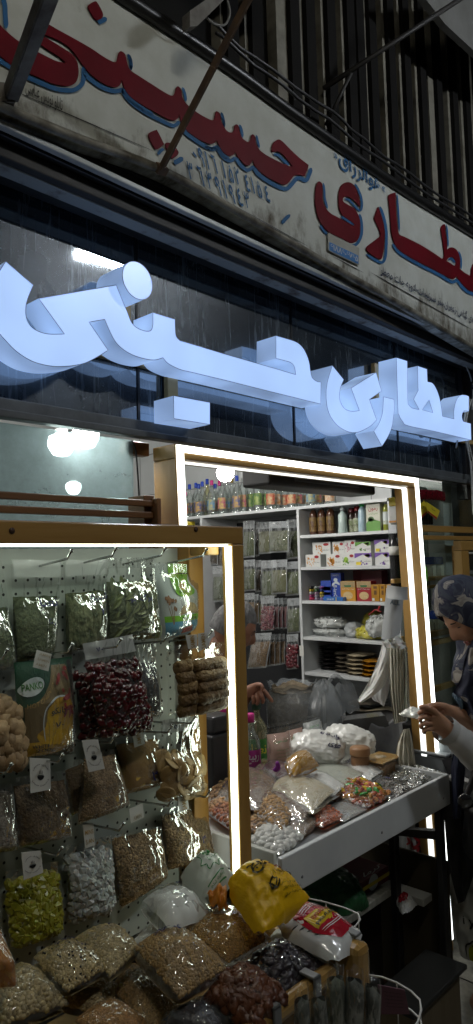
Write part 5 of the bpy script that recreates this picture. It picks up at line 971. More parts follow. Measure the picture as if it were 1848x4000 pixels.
# fifth shelf: stacked pouches
ze = ZS['E']
def pouch(label, x0, x1, z, h, X, dep, m, grp):
    y1 = PX(x0, 2600, X).y; y0 = PX(x1, 2600, X).y; q = [V((X, y1, z)), V((X, y0, z)), V((X+dep, y0, z)), V((X+dep, y1, z))]; q = [q[3], q[2], q[1], q[0]]
    bg = Bag([p+V((0, 0, h*.4)) for p in q], (0, 0, 1), h*.6, 0, lump=.15, sharp=.3); t = thing('spice_pouch', label, 'pouch', (X+dep/2, (y0+y1)/2, z), grp); mb = MB(); mb.grid(lambda u, w: bg.P(u, w), 12, 10); mb.grid(lambda u, w: bg.P(u, w, 0, -.65), 12, 10); mb.obj('pouch', m, t)
M_s1 = mat('black_pouch', (.02, .018, .018), rough=.2, bump=.3, bsc=30); M_s2 = mat('grey_brown_pouch', (.12, .1, .08), (.08, .07, .05), sc=40, rough=.3, coat=.5); M_s3 = mat('cream_pouch', (.42, .37, .25), (.36, .3, .2), sc=40, rough=.3, coat=.5, bump=.1); M_s4 = mat('turmeric_pouch', (.36, .16, .012), (.3, .13, .01), sc=40, rough=.25, coat=.6, bump=.1)
num = ('lowest', 'second lowest', 'middle', 'second highest', 'highest', 'topmost thin')
for cn, x0, x1, n, m, X in (('black', 1240, 1310, 6, M_s1, 3.1), ('grey brown', 1300, 1360, 5, M_s2, 3.06), ('cream', 1345, 1420, 5, M_s3, 3.03), ('turmeric yellow', 1404, 1470, 4, M_s4, 3.02)):
    for i in range(n): pouch('%s %s pouch in its stack on the fifth shelf' % (num[i], cn), x0+random.uniform(-4, 4), x1+random.uniform(-4, 4), ze+.0005+i*.0215, .022, X, .14, m, '%s pouches stacked on the shelf' % cn)
zf = ZS['F']
for cn, x0, x1, n, m, X in (('brown', 1350, 1440, 5, M_s2, 3.06), ('pale', 1400, 1500, 4, M_s3, 3.02)):
    for i in range(n): pouch('%s %s pouch in the pile under the shelves' % (num[i], cn), x0+random.uniform(-6, 6), x1+random.uniform(-6, 6), zf+.0005+i*.033, .034, X, .2, m, '%s pouches piled under the shelves' % cn)
# ---------------------------------------------------------------- rosewater bottles along the top of the unit
RB = [(1, 0), (1.02, .03), (.96, .08), (1, .12), (1, .52), (.9, .6), (.62, .68), (.36, .74), (.3, .8), (.3, .9)]
M_rw = film('clear_bottle', tint=(.9, .94, .92), base=.08, edge=.75, rough=.05, bump=.03, haze=.1, hazec=(.7, .75, .74)); M_rwy = film('straw_bottle', tint=(.9, .88, .6), base=.08, edge=.75, rough=.05, bump=.03, haze=.12, hazec=(.7, .68, .45))
CB = dict(blue=(.01, .05, .4), pink=(.55, .03, .2), white=(.55, .57, .57), dgreen=(.01, .06, .03), red=(.4, .02, .02), black=(.015, .015, .015), gold=(.3, .22, .06))
LM = [mat('label_a', (.02, .07, .25), (.5, .3, .05), sc=60), mat('label_b', (.35, .05, .15), (.5, .4, .1), sc=60), mat('label_c', (.02, .12, .03), (.3, .35, .1), sc=50), mat('label_d', (.4, .04, .03), (.5, .4, .2), sc=55), mat('label_e', (.55, .5, .4), (.5, .2, .05), sc=40), mat('label_f', (.04, .2, .4), (.4, .35, .1), sc=60)]
rws = [(724,1922,'pink',1),(740,1892,'blue',0),(765,1886,'blue',0),(776,1890,'blue',0),(790,1881,'blue',0),(809,1871,'blue',5),(827,1876,'pink',5),(840,1890,'blue',1),(857,1878,'pink',1),(868,1864,'white',1),(885,1864,'pink',5),(905,1865,'gold',5),(925,1858,'blue',0),(948,1845,'white',1),(974,1838,'dgreen',2),(1007,1841,'dgreen',2),(1032,1844,'dgreen',2),(1040,1846,'red',3),(1058,1850,'black',3),(1080,1853,'white',4),(1108,1858,'black',3),(1140,1868,'red',3),(1165,1868,'pink',1),(1190,1872,'gold',4),(1215,1875,'white',5),(1240,1878,'pink',1),(1265,1880,'white',0),(1290,1884,'gold',4)]
for i, (x, t, c, l) in enumerate(rws):
    bottle('rosewater_bottle', 'clear bottle with %s cap, number %d from the far end above the shelving' % ({'dgreen': 'dark green'}.get(c, c), i+1), 'bottle', x, t, 1.9005, .031, RB, M_rwy if i == 5 else M_rw, 3.1+.05*(i % 3), 'bottles on top of the shelving', mat('cap_'+c, CB[c], rough=.35), .14, (LM[l], .16, .45, None), .3)
MB().lathe(PX(740, 2040, 3.05), [(.035, -.03), (.036, 0), (.034, .004)], 18).obj('jar_lid', MYe, None, 'yellow lidded jar in the far bay behind the stand', 'jar')
# ---------------------------------------------------------------- herb packets hanging in the middle bay
M_hb = [mat('green_herb', (.045, .062, .022), (.09, .105, .045), sc=90, rough=.9, bump=.8, bsc=100), mat('olive_powder', (.1, .105, .045), (.08, .08, .03), sc=30, rough=.9), mat('grey_sage', (.16, .17, .1), (.05, .06, .03), sc=80, rough=.9, bump=1, bsc=90), mat('dark_brown_herb', (.035, .025, .015), (.08, .06, .035), sc=80, rough=.9, bump=1, bsc=90), mat('mixed_herb', (.09, .055, .025), (.02, .02, .01), sc=60, rough=.9, bump=1, bsc=70), mat('rosebud', (.12, .025, .05), (.2, .1, .09), sc=50, rough=.7, bump=.6, island=.4), mat('amber_seed', (.16, .09, .03), (.08, .045, .015), sc=90, rough=.6, bump=1, bsc=100), mat('rosehip', (.12, .012, .02), (.08, .008, .012), sc=30, rough=.4, island=.4)]
rk = thing('packet_rack', 'slotted rack board coloured dark as shade, with hooks behind the hanging packets', 'rack', (3.3, 2.75, 1.0)); box('board', (3.30, 2.37, .5), (3.318, 3.09, 1.86), mat('shaded_rack_board', (.014, .015, .017), rough=.8), rk)  # board coloured near black for the shade between the packets
rn = ('top', 'second', 'third', 'bottom')
hk = MB(); M_seal = film('milky_seal', haze=.5, base=.08, hazec=(.6, .64, .66))
def packet(label, l, r, t, b, m, X, f0=.3, beans=None, tilt=0, grp='herb packets in the middle bay', fm=M_filmz):
    q = [PX(l, t, X), PX(r, t-3, X), PX(r+tilt, b-4, X), PX(l+tilt, b, X)]; bg = Bag(q, (-1, 0, 0), .016, f0, lump=.15); t_ = thing('herb_packet', label, 'packet of herbs', base_of(q), grp)
    contents(bg, m, t_, 10, 12, beans=beans); filmsheet(bg, fm, t_, nu=14, nv=20, wr=.003); mh = MB(); mh.grid(lambda u, v: D_(bg, u, v*f0*.72, .0015), 6, 4); mh.grid(lambda u, v: D_(bg, u, .955+v*.05, .0015), 6, 2); [mh.grid(lambda u, v, s_=s_: D_(bg, s_+.035*(u-.5), v, .0015), 2, 14) for s_ in (0, 1)]; mh.obj('white_seal', M_seal, t_)
    c = (q[0]+q[1])/2-V((0, 0, .015)); hk = MB(); hk.tube([V((3.3, c.y, c.z+.01)), V((X-.02, c.y, c.z)), V((X-.028, c.y, c.z+.008))], .002, 5); hk.obj('hook', M_chrome, rk)
ROS = dict(n=90, r=.008, sh=(1, 1, 1), flat=0, lod=1)
for a in (('dark olive herb packet just right of the stand, top row', 952,996,2036,2180,M_hb[0],3.12),('narrow dark packet turned edge on in the top row',1000,1014,2040,2175,M_hb[3],3.2),('olive powder packet in the top row, half behind the sage',1012,1062,2040,2165,M_hb[1],3.14),('big grey-green sage packet at the front of the top row',1054,1128,2038,2160,M_hb[2],3.05),('fresh green packet against the divider, top row',1122,1168,2030,2185,M_hb[0],3.14),
 ('dark brown packet seen through the stand, top row',815,852,2110,2210,M_hb[3],3.08),('second dark brown packet seen through the stand, top row',850,890,2115,2212,M_hb[3],3.1),
 ('small green packet at the far end of the second row',797,832,2196,2325,M_hb[0],3.12),('green packet seen through the stand, second row',833,888,2212,2352,M_hb[0],3.05),('dark green packet right of the stand, second row',955,998,2188,2310,M_hb[0],3.1),('edge on dark packet in the second row',1000,1022,2190,2315,M_hb[3],3.18),('wide green packet in the middle of the second row',1024,1080,2190,2334,M_hb[0],3.1),('green packet in front of the wide one, second row',1062,1122,2188,2322,M_hb[1],3.06),('dark green packet against the divider, second row',1117,1170,2195,2328,M_hb[0],3.08),
 ('packet of brown herb mix beside the man, third row',797,842,2345,2470,M_hb[4],3.12),('dark herb packet above the man, third row',842,890,2340,2440,M_hb[3],3.14),('amber seed packet right of the stand, third row',955,995,2318,2440,M_hb[6],3.08),('edge on amber packet in the third row',996,1012,2322,2438,M_hb[6],3.12),('second edge on packet beside the rosebuds',1014,1028,2325,2440,M_hb[1],3.14),('dark green packet against the divider, third row',1124,1172,2338,2475,M_hb[0],3.05)): packet(*a)
packet('packet of pink rosebuds at the front of the third row', 1022,1072,2330,2465,M_hb[5],3.03,.3,ROS)
for i, l in enumerate((1072,1088,1104)): packet(('second', 'third', 'fourth')[i]+' rosebud packet turned edge on behind the first', l,l+18,2338,2458,M_hb[5],3.07+.03*i,.28)
packet('amber seed packet leaning at the front of the bottom row', 990,1062,2474,2612,M_hb[6],3.02,.25,None,-22)
for i, l in enumerate((1030,1050,1070,1088)): packet(('second', 'third', 'fourth', 'last')[i]+' amber seed packet edge on behind the leaning one', l,l+26,2478,2606-3*i,M_hb[6],3.05+.025*i,.25)
packet('packet of dark red rosehips against the divider, bottom row', 1122,1166,2478,2615,M_hb[7],3.03,.3,dict(n=40, r=.011, sh=(1.2, 1, 1), flat=0, lod=1))

# ================================================================ goods on the counter table
GT2 = 'bags heaped on the counter'
def tb_bag(name, label, cat, px, z, th, m, fm=M_film, tilt=(0, 0), **k):
    n = V((tilt[0], tilt[1], 1)); pc = PZ(px[3][0], px[3][1], z); cx = sum(a for a, b in px)/4; cy = sum(b for a, b in px)/4; q = [at(cx+(x-cx)*1.15, cy+(y-cy)*1.15, n, n.dot(pc)) for x, y in px]; nn = n.normalized()
    bg = Bag(q, nn, th, 0, lump=k.pop('lump', .14), sharp=k.pop('sharp', .6), rnd=k.pop('rnd', .07)); bg.bk = k.pop('back', .4); bg.q = [p+nn*th*bg.bk*.6 for p in bg.q]; t = thing(name, label, cat, base_of(q)-V((0, 0, .003)), GT2)
    if m: contents(bg, m, t, 14, 14, u0=.04, w1=.96, **k)
    if fm: filmsheet(bg, fm, t, wr=.0022, nu=20, nv=24)
    return bg, t
ZT = .815
M_fl = mat('cream_flour', (.55, .5, .36), (.5, .44, .3), sc=10, rough=.8); M_nut = mat('toasted_nut', (.4, .24, .09), (.3, .17, .06), sc=20, rough=.5, island=.3); M_mixn = mat('mixed_nut', (.3, .15, .06), (.4, .28, .12), sc=9, rough=.5, island=.5); M_egg = mat('white_sweet', (.5, .5, .47), rough=.4)
M_toffee = mat('toffee_mix', (.4, .06, .08), (.45, .28, .06), sc=26, rough=.25, island=.5, coat=.5); M_crisp = mat('orange_snack', (.5, .15, .07), (.42, .1, .04), sc=40, rough=.6, island=.2); M_silver = mat('silver_sweet', (.42, .44, .38), (.3, .32, .27), sc=40, rough=.25, metal=.5, bump=.5, bsc=60); M_dkn = mat('dark_sweet', (.06, .055, .05), (.12, .11, .1), sc=50, rough=.3, bump=.6, bsc=60)
M_plum = mat('plum_leather', (.09, .02, .035), (.06, .012, .02), sc=14, rough=.3, bump=.4, bsc=24); M_saf = mat('golden_syrup', (.5, .26, .01), (.42, .2, .01), sc=10, rough=.25, bump=.3, bsc=20); M_rosef = mat('rose_salt', (.46, .3, .24), (.4, .25, .2), sc=18, rough=.7); M_soy = mat('brown_flakes', (.22, .14, .08), (.13, .08, .05), sc=40, rough=.7, bump=1, bsc=50)
bg, t = tb_bag('nut_bag', 'clear bag of pale brown nuts by the back post with blue numbers', 'bag of nuts', [(815,3150),(870,3060),(1000,3110),(930,3230)], ZT, .045, M_mixn, beans=bn(110, .011, (1, .85, .8), 1)); ink(bg, t, [(fa('۲۵'), .3, .5, .5, .14)])
bg, t = tb_bag('nut_bag', 'clear bag of red and brown mixed nuts at the left corner', 'bag of nuts', [(812,3190),(850,3150),(985,3195),(940,3275)], ZT+.005, .03, mat('red_nut', (.35, .08, .04), (.4, .24, .1), sc=14, rough=.5, island=.5), beans=bn(150, .009, (1, .9, .85), 1))
bg, t = tb_bag('flake_bag', 'clear bag of brown dried flakes behind the light strip', 'bag of flakes', [(860,3120),(970,3020),(1100,3075),(1010,3180)], ZT+.03, .04, M_soy)
bg, t = tb_bag('flake_bag', 'second clear bag of brown flakes beside the wine red bag', 'bag of flakes', [(975,3050),(1040,2985),(1150,3040),(1080,3110)], ZT+.03, .03, M_soy)
bg, t = tb_bag('nut_bag', 'clear bag of golden roasted nuts in the middle of the left edge', 'bag of nuts', [(975,3175),(1030,3125),(1165,3165),(1100,3270)], ZT+.012, .035, M_nut, beans=bn(260, .008, (1, .9, .85), 1))
bg, t = tb_bag('nut_bag', 'clear bag of reddish nuts at the side board', 'bag of nuts', [(960,3235),(1000,3190),(1110,3250),(1050,3300)], ZT, .02, M_mixn, beans=bn(90, .009, (1, .8, .7), 1))
bg, t = tb_bag('sweet_bag', 'clear bag of round white sweets at the front corner', 'bag of sweets', [(985,3300),(1060,3235),(1185,3280),(1095,3350)], ZT, .022, M_egg, beans=bn(70, .013, (1, .85, .8), 2, .3))
bg, t = tb_bag('seed_bag', 'clear bag of dark green seeds behind the orange snack bag', 'bag of seeds', [(1085,3225),(1150,3155),(1250,3215),(1180,3285)], ZT, .025, M_soy)
bg, t = tb_bag('flake_bag', 'crumpled bag of brown flakes between golden nuts and flour', 'bag of flakes', [(1030,3140),(1080,3105),(1225,3160),(1180,3225)], ZT+.02, .03, M_soy)
bg, t = tb_bag('flour_bag', 'big clear bag of cream flour with blue writing in the middle', 'bag of flour', [(1055,3110),(1150,3040),(1310,3110),(1225,3190)], ZT+.03, .04, M_fl); ink(bg, t, [(fa('آرد نخودچی'), .4, .4, .9, .2, -.1), (fa('۷۰'), .6, .62, .75, .12)])
bg, t = tb_bag('powder_bag', 'white powder bag with blue writing behind the cream flour', 'bag of powder', [(1190,3070),(1240,3030),(1350,3085),(1300,3130)], ZT+.025, .03, M_sugar); ink(bg, t, [(fa('نشاسته'), .25, .55, .8, .25, -.1)])
bg, t = tb_bag('snack_bag', 'clear bag of orange snacks near the front board', 'bag of snacks', [(1195,3200),(1270,3160),(1345,3205),(1260,3245)], ZT, .022, M_crisp, beans=bn(120, .008, (1.6, .5, .4), 1))
bg, t = tb_bag('clear_bag', 'nearly empty crumpled clear bag by the front board', 'bag', [(1270,3180),(1330,3140),(1435,3170),(1345,3220)], ZT, .016, mat('pale_plastic', (.3, .31, .3), rough=.3, bump=.6, bsc=40))
bg, t = tb_bag('toffee_bag', 'clear bag of colourful red and green toffees', 'bag of sweets', [(1295,3130),(1370,3060),(1525,3115),(1440,3170)], ZT, .035, M_toffee, beans=dict(n=150, r=.011, sh=(1.4, .8, .6), lod=1, flat=.3, nz=.5, sm=False))
mb = MB(); mb2 = MB()
for p, nn, u, w in scatter(bg, 24, .08, .92): bean(mb if random.random() < .6 else mb2, p+nn*.004, .011, (1.5, .8, .5), nn, .4, 1, .5, False)
mb.obj('green_wrappers', mat('wrapper_green', (.05, .3, .06), rough=.25, coat=.5), t, kind='stuff'); mb2.obj('yellow_wrappers', mat('wrapper_yellow', (.6, .4, .03), rough=.25, coat=.5), t, kind='stuff')
bg, t = tb_bag('sweet_bag', 'clear bag of dark sweets between toffees and silver ones', 'bag of sweets', [(1450,3090),(1500,3050),(1640,3085),(1540,3140)], ZT, .022, M_dkn, beans=bn(120, .008, (1.4, .7, .5), 1)); ink(bg, t, [(fa('۵'), .5, .4, .6, .2)])
bg, t = tb_bag('sweet_bag', 'glittering bag of silver wrapped sweets at the right corner', 'bag of sweets', [(1520,3050),(1590,2998),(1735,3035),(1640,3075)], ZT, .022, M_silver, fm=film('bright_film', base=.12, edge=.6, bump=.7), beans=bn(110, .009, (1.6, .7, .4), 1))
bg, t = tb_bag('noodle_pack', 'flat clear pack of white noodles on the tray', 'noodle pack', [(1205,3020),(1290,2985),(1420,3030),(1330,3085)], ZT+.03, .02, mat('rice_noodle', (.5, .53, .45), (.42, .45, .37), sc=50, rough=.5, stretch=(1, 8, 1)))
bg, t = tb_bag('powder_bag', 'white powder bag with writing in front of the brown jar', 'bag of powder', [(1320,3010),(1400,2985),(1500,3025),(1440,3065)], ZT+.015, .03, M_sugar); ink(bg, t, [(fa('جوش شیرین'), .2, .3, .8, .25)])
bg, t = tb_bag('syrup_bag', 'bright golden yellow bag standing behind the flour', 'bag of rock candy', [(1110,2990),(1180,2950),(1240,3010),(1140,3050)], ZT+.07, .04, M_saf, tilt=(0, -.5))
bg, t = tb_bag('leather_bag', 'wine red bag tied with a purple clip', 'bag of fruit leather', [(1030,3020),(1075,2985),(1200,3040),(1120,3075)], ZT+.05, .03, M_plum); MB().tube([PD(x, y, 2.3) for x, y in smooth([(1070,3010),(1082,2995),(1083,2978),(1090,3000),(1076,3012)], False, 4)], .006, 6).obj('purple_clip', mat('purple_ribbon', (.16, .01, .2), rough=.3), t)
M_sbag = mat('white_sugar_bag', (.82, .83, .8), (.75, .76, .72), sc=7, rough=.3, coat=.5, bump=.3, bsc=16, stretch=(1, 2.5, 1))
def pillow(name, label, cat, px, py, z, L, Wd, T, roll, m, wr=(), nrm=None, grp=GT2):
    c = PD(px, py, z); n = (nrm or (-Fw*.5+V((0, 0, .85)))).normalized(); a = (CR*cos(roll)-CU*sin(roll)); a = (a-n*a.dot(n)).normalized(); b = n.cross(a); sd = random.random()*50; t = thing(name, label, cat, c-V((0, 0, T+.01)), grp); mb = MB(); vs, fs = ico(5); pw = lambda x, e: math.copysign(abs(x)**e, x)
    def S_(v, k=1):
        x, y, w = pw(v.x, .72), pw(v.y, .72), v.z; f = 1+.07*nz((x*1.5+sd, y*1.5, w)); r = .006*(abs(nz((x*5+sd, y*2.2, w*2)))*2-.5)+.004*(abs(nz((x*3, y*9+sd, w*4)))*2-.5)
        return c+a*x*L*f+b*y*Wd*f+n*w*T*(1.1-.25*(x*x+y*y)/2)*f+(a*v.x+b*v.y+n*v.z)*r*k
    mb.add([S_(v) for v in vs], fs, True); mb.obj('bag', m, t)
    if wr:
        mb = MB()
        for tx, x0, y0, x1, h in wr:
            g, gf, _ = glyphs(tx); pts = []
            for gx, gy in g: x = x0+(x1-x0)*gx; y = y0+h*gy; d = V((x, y, math.sqrt(max(.02, 1-x*x-y*y)))); pts.append(S_(d)+n*.003)
            mb.add(pts, gf)
        mb.obj('handwriting', M_ink, t)
    return t
pillow('sugar_bag', 'white sugar bag slumped under the written one', 'bag of sugar', 1240, 3005, 2.62, .075, .05, .04, .25, M_sbag)
pillow('sugar_bag', 'white sugar bag behind the brown jar', 'bag of sugar', 1395, 2985, 2.70, .07, .05, .04, .2, M_sbag)
pillow('sugar_bag', 'white sugar bag knotted at its left end, at the back', 'bag of sugar', 1365, 2892, 2.74, .102, .062, .042, .55, M_sbag)
pillow('sugar_bag', 'big white sugar bag with blue writing on top of the table heap', 'bag of sugar', 1236, 2920, 2.62, .105, .07, .048, .32, M_sbag, [(fa('وانیلیه'), .05, .1, .75, .3), (fa('قوی'), .3, -.35, .75, .3)])
def standbag(name, label, cat, px, z, th, m, fm, f0=.25, grp=GT2): # bag standing upright facing the lane
    q = [PD(x, y, z) for x, y in px]; bg = Bag(q, -Fw, th, f0, lump=.15); t = thing(name, label, cat, base_of(q), grp)
    if m: contents(bg, m, t, 12, 14)
    filmsheet(bg, fm, t, wr=.004, nu=20, nv=24); return bg, t
for i, (lab, px, z) in enumerate((('clear printed bag of pink salt standing behind the bottles', [(1040,2830),(1125,2815),(1150,2985),(1045,2990)], 2.55), ('second printed pink salt bag behind the golden bag', [(1120,2820),(1180,2800),(1185,2960),(1110,2965)], 2.65), ('folded printed clear bag at the top of the salt bags', [(1180,2805),(1240,2785),(1275,2880),(1190,2890)], 2.8))):
    bg, t = standbag('salt_bag', lab, 'bag of salt', px, z, .04, M_rosef if i < 2 else mat('folded_plastic', (.3, .32, .31), rough=.3, bump=.5), M_filmz)
    mb = MB(); writebag(mb, bg, fa('نمک صورتی'), .3, .42, .85, .08, .008)
    for k in range(3): writebag(mb, bg, fa('بسته بندی بهداشتی'), .35, .56+.08*k, .85, .035, .008)
    mb.obj('green_print', M_pgr, t); mb = MB()
    for k in range(8): rectbag(mb, bg, .05+.11*k, .07, .12+.11*k, .11, .006, 1)
    mb.obj('black_edge_print', M_inkb, t)
def jarpos(x, y, z): return PZ(x, y, z)
def bot2(label, x, yb, yt, z, r, m, capm, lab, cap=.14):
    p = PZ(x, yb, z); d = (p-CAM).dot(Fw); h = (yb-yt)*d/FPX; t = thing('rosewater_bottle', label, 'bottle', p, 'rosewater bottles on the counter')
    MB().lathe(p, [(r*a, h*b) for a, b in RB], 20).obj('body', m, t); MB().lathe(p, [(r*.4, h*(1-cap)), (r*.42, h*.86), (r*.42, h*.99), (r*.3, h)], 16).obj('cap', capm, t)
    q = MB(); q.grid(lambda u, v: p+V((-(r*1.02)*cos((u-.5)*2.6-.9), (r*1.02)*sin((u-.5)*2.6-.9), h*(.17+.28*v))), 10, 2); q.obj('label', lab[0], t)
    q = MB(); vs, fs, _ = glyphs(fa(lab[1])); q.add([p+V((-(r*1.04)*cos(-.9+(.5-x)*1.4), (r*1.04)*sin(-.9+(.5-x)*1.4), h*(.24+.14*y))) for x, y in vs], fs); q.obj('label_lettering', lab[2], t)
M_cp, M_cg = mat('cap_magenta', (.5, .02, .2), rough=.35), mat('cap_green', (.01, .07, .035), rough=.35)
bot2('rosewater bottle with magenta cap left of the light strip', 880, 3020, 2760, .82, .034, M_rw, M_cp, (mat('pale_label', (.4, .44, .4), (.3, .36, .3), sc=30), 'گلاب', MPk))
bot2('rosewater bottle with magenta label right of the post', 985, 3035, 2790, .82, .034, M_rw, M_cp, (mat('magenta_label', (.32, .02, .2), rough=.4), 'ربیع', MWh))
bot2('rosewater bottle with dark green cap and green label', 1008, 3000, 2735, .82, .042, M_rwy, M_cg, (mat('green_label', (.02, .13, .02), (.05, .2, .03), sc=30), 'نعنا', MYe))
p = PZ(1410, 3035, .815); t = thing('spread_jar', 'brown plastic jar with screw lid on the counter', 'jar', p); M_jar = mat('caramel_plastic', (.25, .13, .06), (.22, .11, .05), sc=8, rough=.4)
MB().lathe(p, [(.031, 0), (.034, .006), (.034, .072), (.031, .078)], 24).obj('body', M_jar, t); MB().lathe(p, [(.036, .0785), (.037, .082), (.037, .102), (.033, .107)], 24).obj('lid', mat('caramel_lid', (.32, .17, .08), rough=.4), t)
tp = [PD(x, y, 2.62) for x, y in ((1448,2955),(1545,2990),(1548,2960),(1460,2925))]; p = PZ(1490, 3025, .815); t = thing('sweet_tub', 'clear plastic tub of honey sweets with printed orange lid', 'tub', p)
MB().box((p.x-.055, p.y-.04, .815), (p.x+.055, p.y+.04, .862)).obj('sweets', mat('honey_sweet', (.45, .28, .12), (.36, .2, .08), sc=40, rough=.4, bump=.8, bsc=50), t, bev=.012); MB().box((p.x-.062, p.y-.047, .815), (p.x+.062, p.y+.047, .87)).obj('tub', M_film, t, bev=.01)
MB().box((p.x-.066, p.y-.05, .871), (p.x+.066, p.y+.05, .878)).obj('lid', mat('orange_lid', (.35, .17, .02), (.5, .36, .16), sc=30, rough=.3, coat=.6), t, bev=.004); MB().lathe((p.x, p.y, .8785), [(.022, 0), (.022, .0012)], 20).obj('round_emblem', mat('lid_cream', (.5, .42, .28), rough=.4), t)
t = thing('shop_scale', 'black shop scale housing behind the stand with a grey cable', 'scale', PZ(850, 3080, .82)); q = ORG[t]
MB().hexa([q+V(v) for v in ((-.08, -.06, 0), (.075, -.06, 0), (.075, .12, 0), (-.08, .12, 0))], [q+V(v) for v in ((-.08, -.06, .2), (.04, -.06, .2), (.04, .12, .2), (-.08, .12, .2))]).obj('housing', M_black, t, bev=.006); MB().box((q.x-.06, q.y-.05, q.z+.2005), (q.x+.03, q.y+.1, q.z+.26)).obj('pan', mat('dark_plastic', (.03, .03, .032), rough=.3), t, bev=.01); MB().tube([q+V((.03, -.065, .05)), q+V((.06, -.08, .06)), q+V((.09, -.09, .02)), q+V((.1, -.1, 0))], .005, 6).obj('cable', mat('grey_cable', (.03, .03, .032)), t)
# ---------------------------------------------------------------- big sacks behind the table
def sack(name, label, cat, prof, cen, m, n=28, amp=.12, inner=None, top=.95, alpha_body=False):
    sd = random.random()*30; t = thing(name, label, cat, (cen[0], cen[1], prof[0][2])); mb = MB()
    def F(u, v):
        k = v*(len(prof)-1); i = min(int(k), len(prof)-2); f = k-i; rx, ry, z = [prof[i][j]*(1-f)+prof[i+1][j]*f for j in range(3)]; a = 2*pi*u
        e = 1+amp*nz((cos(a)*1.6+sd, sin(a)*1.6, z*5))+amp*.7*abs(nz((cos(a)*6+sd, sin(a)*6, z*3)))
        return V((cen[0]+rx*cos(a)*e, cen[1]+ry*sin(a)*e, z+.03*v*nz((cos(a)*2+sd, sin(a)*2, 9))))
    mb.grid(F, n*2, 26); mb.obj('sack', m, t)
    if inner and alpha_body:
        mb = MB(); mb.grid(lambda u, v: (F(u, v*.8)-V((cen[0], cen[1], 0)))*.93+V((cen[0], cen[1], F(u, v*.8).z*.07)), n*2, 20); mb.obj('husk_body', inner, t)
    if inner: zi = prof[-1][2]*top+prof[0][2]*(1-top); mb = MB(); mb.grid(lambda u, v: V((cen[0]+prof[-1][0]*.93*v*cos(2*pi*u), cen[1]+prof[-1][1]*.93*v*sin(2*pi*u), zi+.04*(1-v)+.008*nz((u*40, v*30, 1)))), 30, 10); mb.obj('filling', inner, t)
    return t
M_clsack = mat('grey_clear_plastic', (.3, .32, .33), (.2, .22, .23), sc=7, rough=.22, bump=.5, bsc=9, alpha=.5); M_grsack = mat('grey_woven_sack', (.17, .17, .165), (.1, .1, .1), sc=9, rough=.6, bump=.5, bsc=12)
p = PD(1148, 2790, 3.05); sack('plastic_sack', 'open clear plastic sack of brown husks behind the table', 'sack', [(.09, .09, .45), (.115, .115, .6), (.115, .115, 1.0), (.09, .09, 1.06), (.105, .105, 1.08)], (p.x, p.y), M_clsack, inner=mat('brown_husks', (.1, .07, .04), (.2, .16, .1), sc=40, rough=.8, bump=1, bsc=50), alpha_body=True)
p = PD(1268, 2830, 3.0); sack('plastic_sack', 'grey translucent plastic bag bulging beside the husk sack', 'sack', [(.08, .08, .5), (.1, .1, .8), (.09, .09, .98), (.045, .045, 1.07), (.01, .01, 1.09)], (p.x, p.y), M_clsack)
p = PD(1335, 2760, 3.2); t = sack('carrier_bag', 'clear carrier bag with looped handles in front of the lowest shelf', 'bag', [(.05, .05, .6), (.075, .07, .8), (.075, .07, .98), (.055, .05, 1.05)], (p.x, p.y), M_clsack); mb = MB()
mb.tube([PD(x, y, 3.2) for x, y in smooth([(1262,2700),(1290,2655),(1312,2640),(1340,2660),(1352,2700)], False, 5)], .01, 6); mb.obj('handle', M_clsack, t)
p = PD(1462, 2900, 2.98); sack('grain_sack', 'big grey woven sack with rolled rim and a black scoop', 'sack', [(.1, .1, .3), (.13, .12, .6), (.135, .125, .82), (.13, .12, .94), (.12, .11, .945)], (p.x, p.y), M_grsack, inner=mat('dark_tea', (.03, .025, .02), rough=.9, bump=1), top=.93)
sc2 = thing('black_scoop', 'black plastic scoop lying on the grey sack', 'scoop', PD(1440, 2820, 2.9)); q = [PD(x, y, 2.86) for x, y in ((1340,2815),(1505,2795),(1520,2835),(1440,2870),(1345,2850))]; MB().prism(q, [], Fw*.06).obj('bowl', mat('smoked_plastic', (.06, .06, .06), rough=.2, coat=.5), sc2, bev=.006); MB().tube([PD(1355,2835,2.84), PD(1410,2870,2.8)], .012, 8).obj('handle', M_black, sc2)
# ---------------------------------------------------------------- paper roll and hanging plastic bags by the right jamb
r0, r1 = PD(1545, 2300, 2.9), PD(1525, 2500, 2.9); t = thing('paper_roll', 'curled white paper printed with letters pinned by the jamb', 'paper', r1); d = (r1-r0).normalized(); s = d.cross(Fw).normalized()
MB().grid(lambda u, v: r0+(r1-r0)*v+s*(u-.5)*.075-Fw*.02*sin(pi*u), 10, 12).obj('sheet', mat('pale_paper', (.5, .53, .55), rough=.5), t); mb = MB(); text(mb, 'ALL', lambda x, y: r0+(r1-r0)*(.3-.09*y)+s*(x*.55-.3)*.075-Fw*.0225); mb.obj('lettering', P('steel_blue', (.12, .18, .24)), t)
MB().grid(lambda u, v: r0+s*(u-.5)*.085-d*.015-Fw*(.03+.03*sin(pi*u))+d*(.05*v)-Fw*.02*v*v, 10, 6).obj('curled_top', mat('roll_grey', (.36, .37, .37), rough=.5), t)
M_bagw = mat('white_carrier_plastic', (.78, .79, .76), (.7, .71, .68), sc=8, rough=.45, sss=.1); M_bagc = mat('cream_carrier_plastic', (.7, .69, .6), (.62, .6, .5), sc=8, rough=.45)
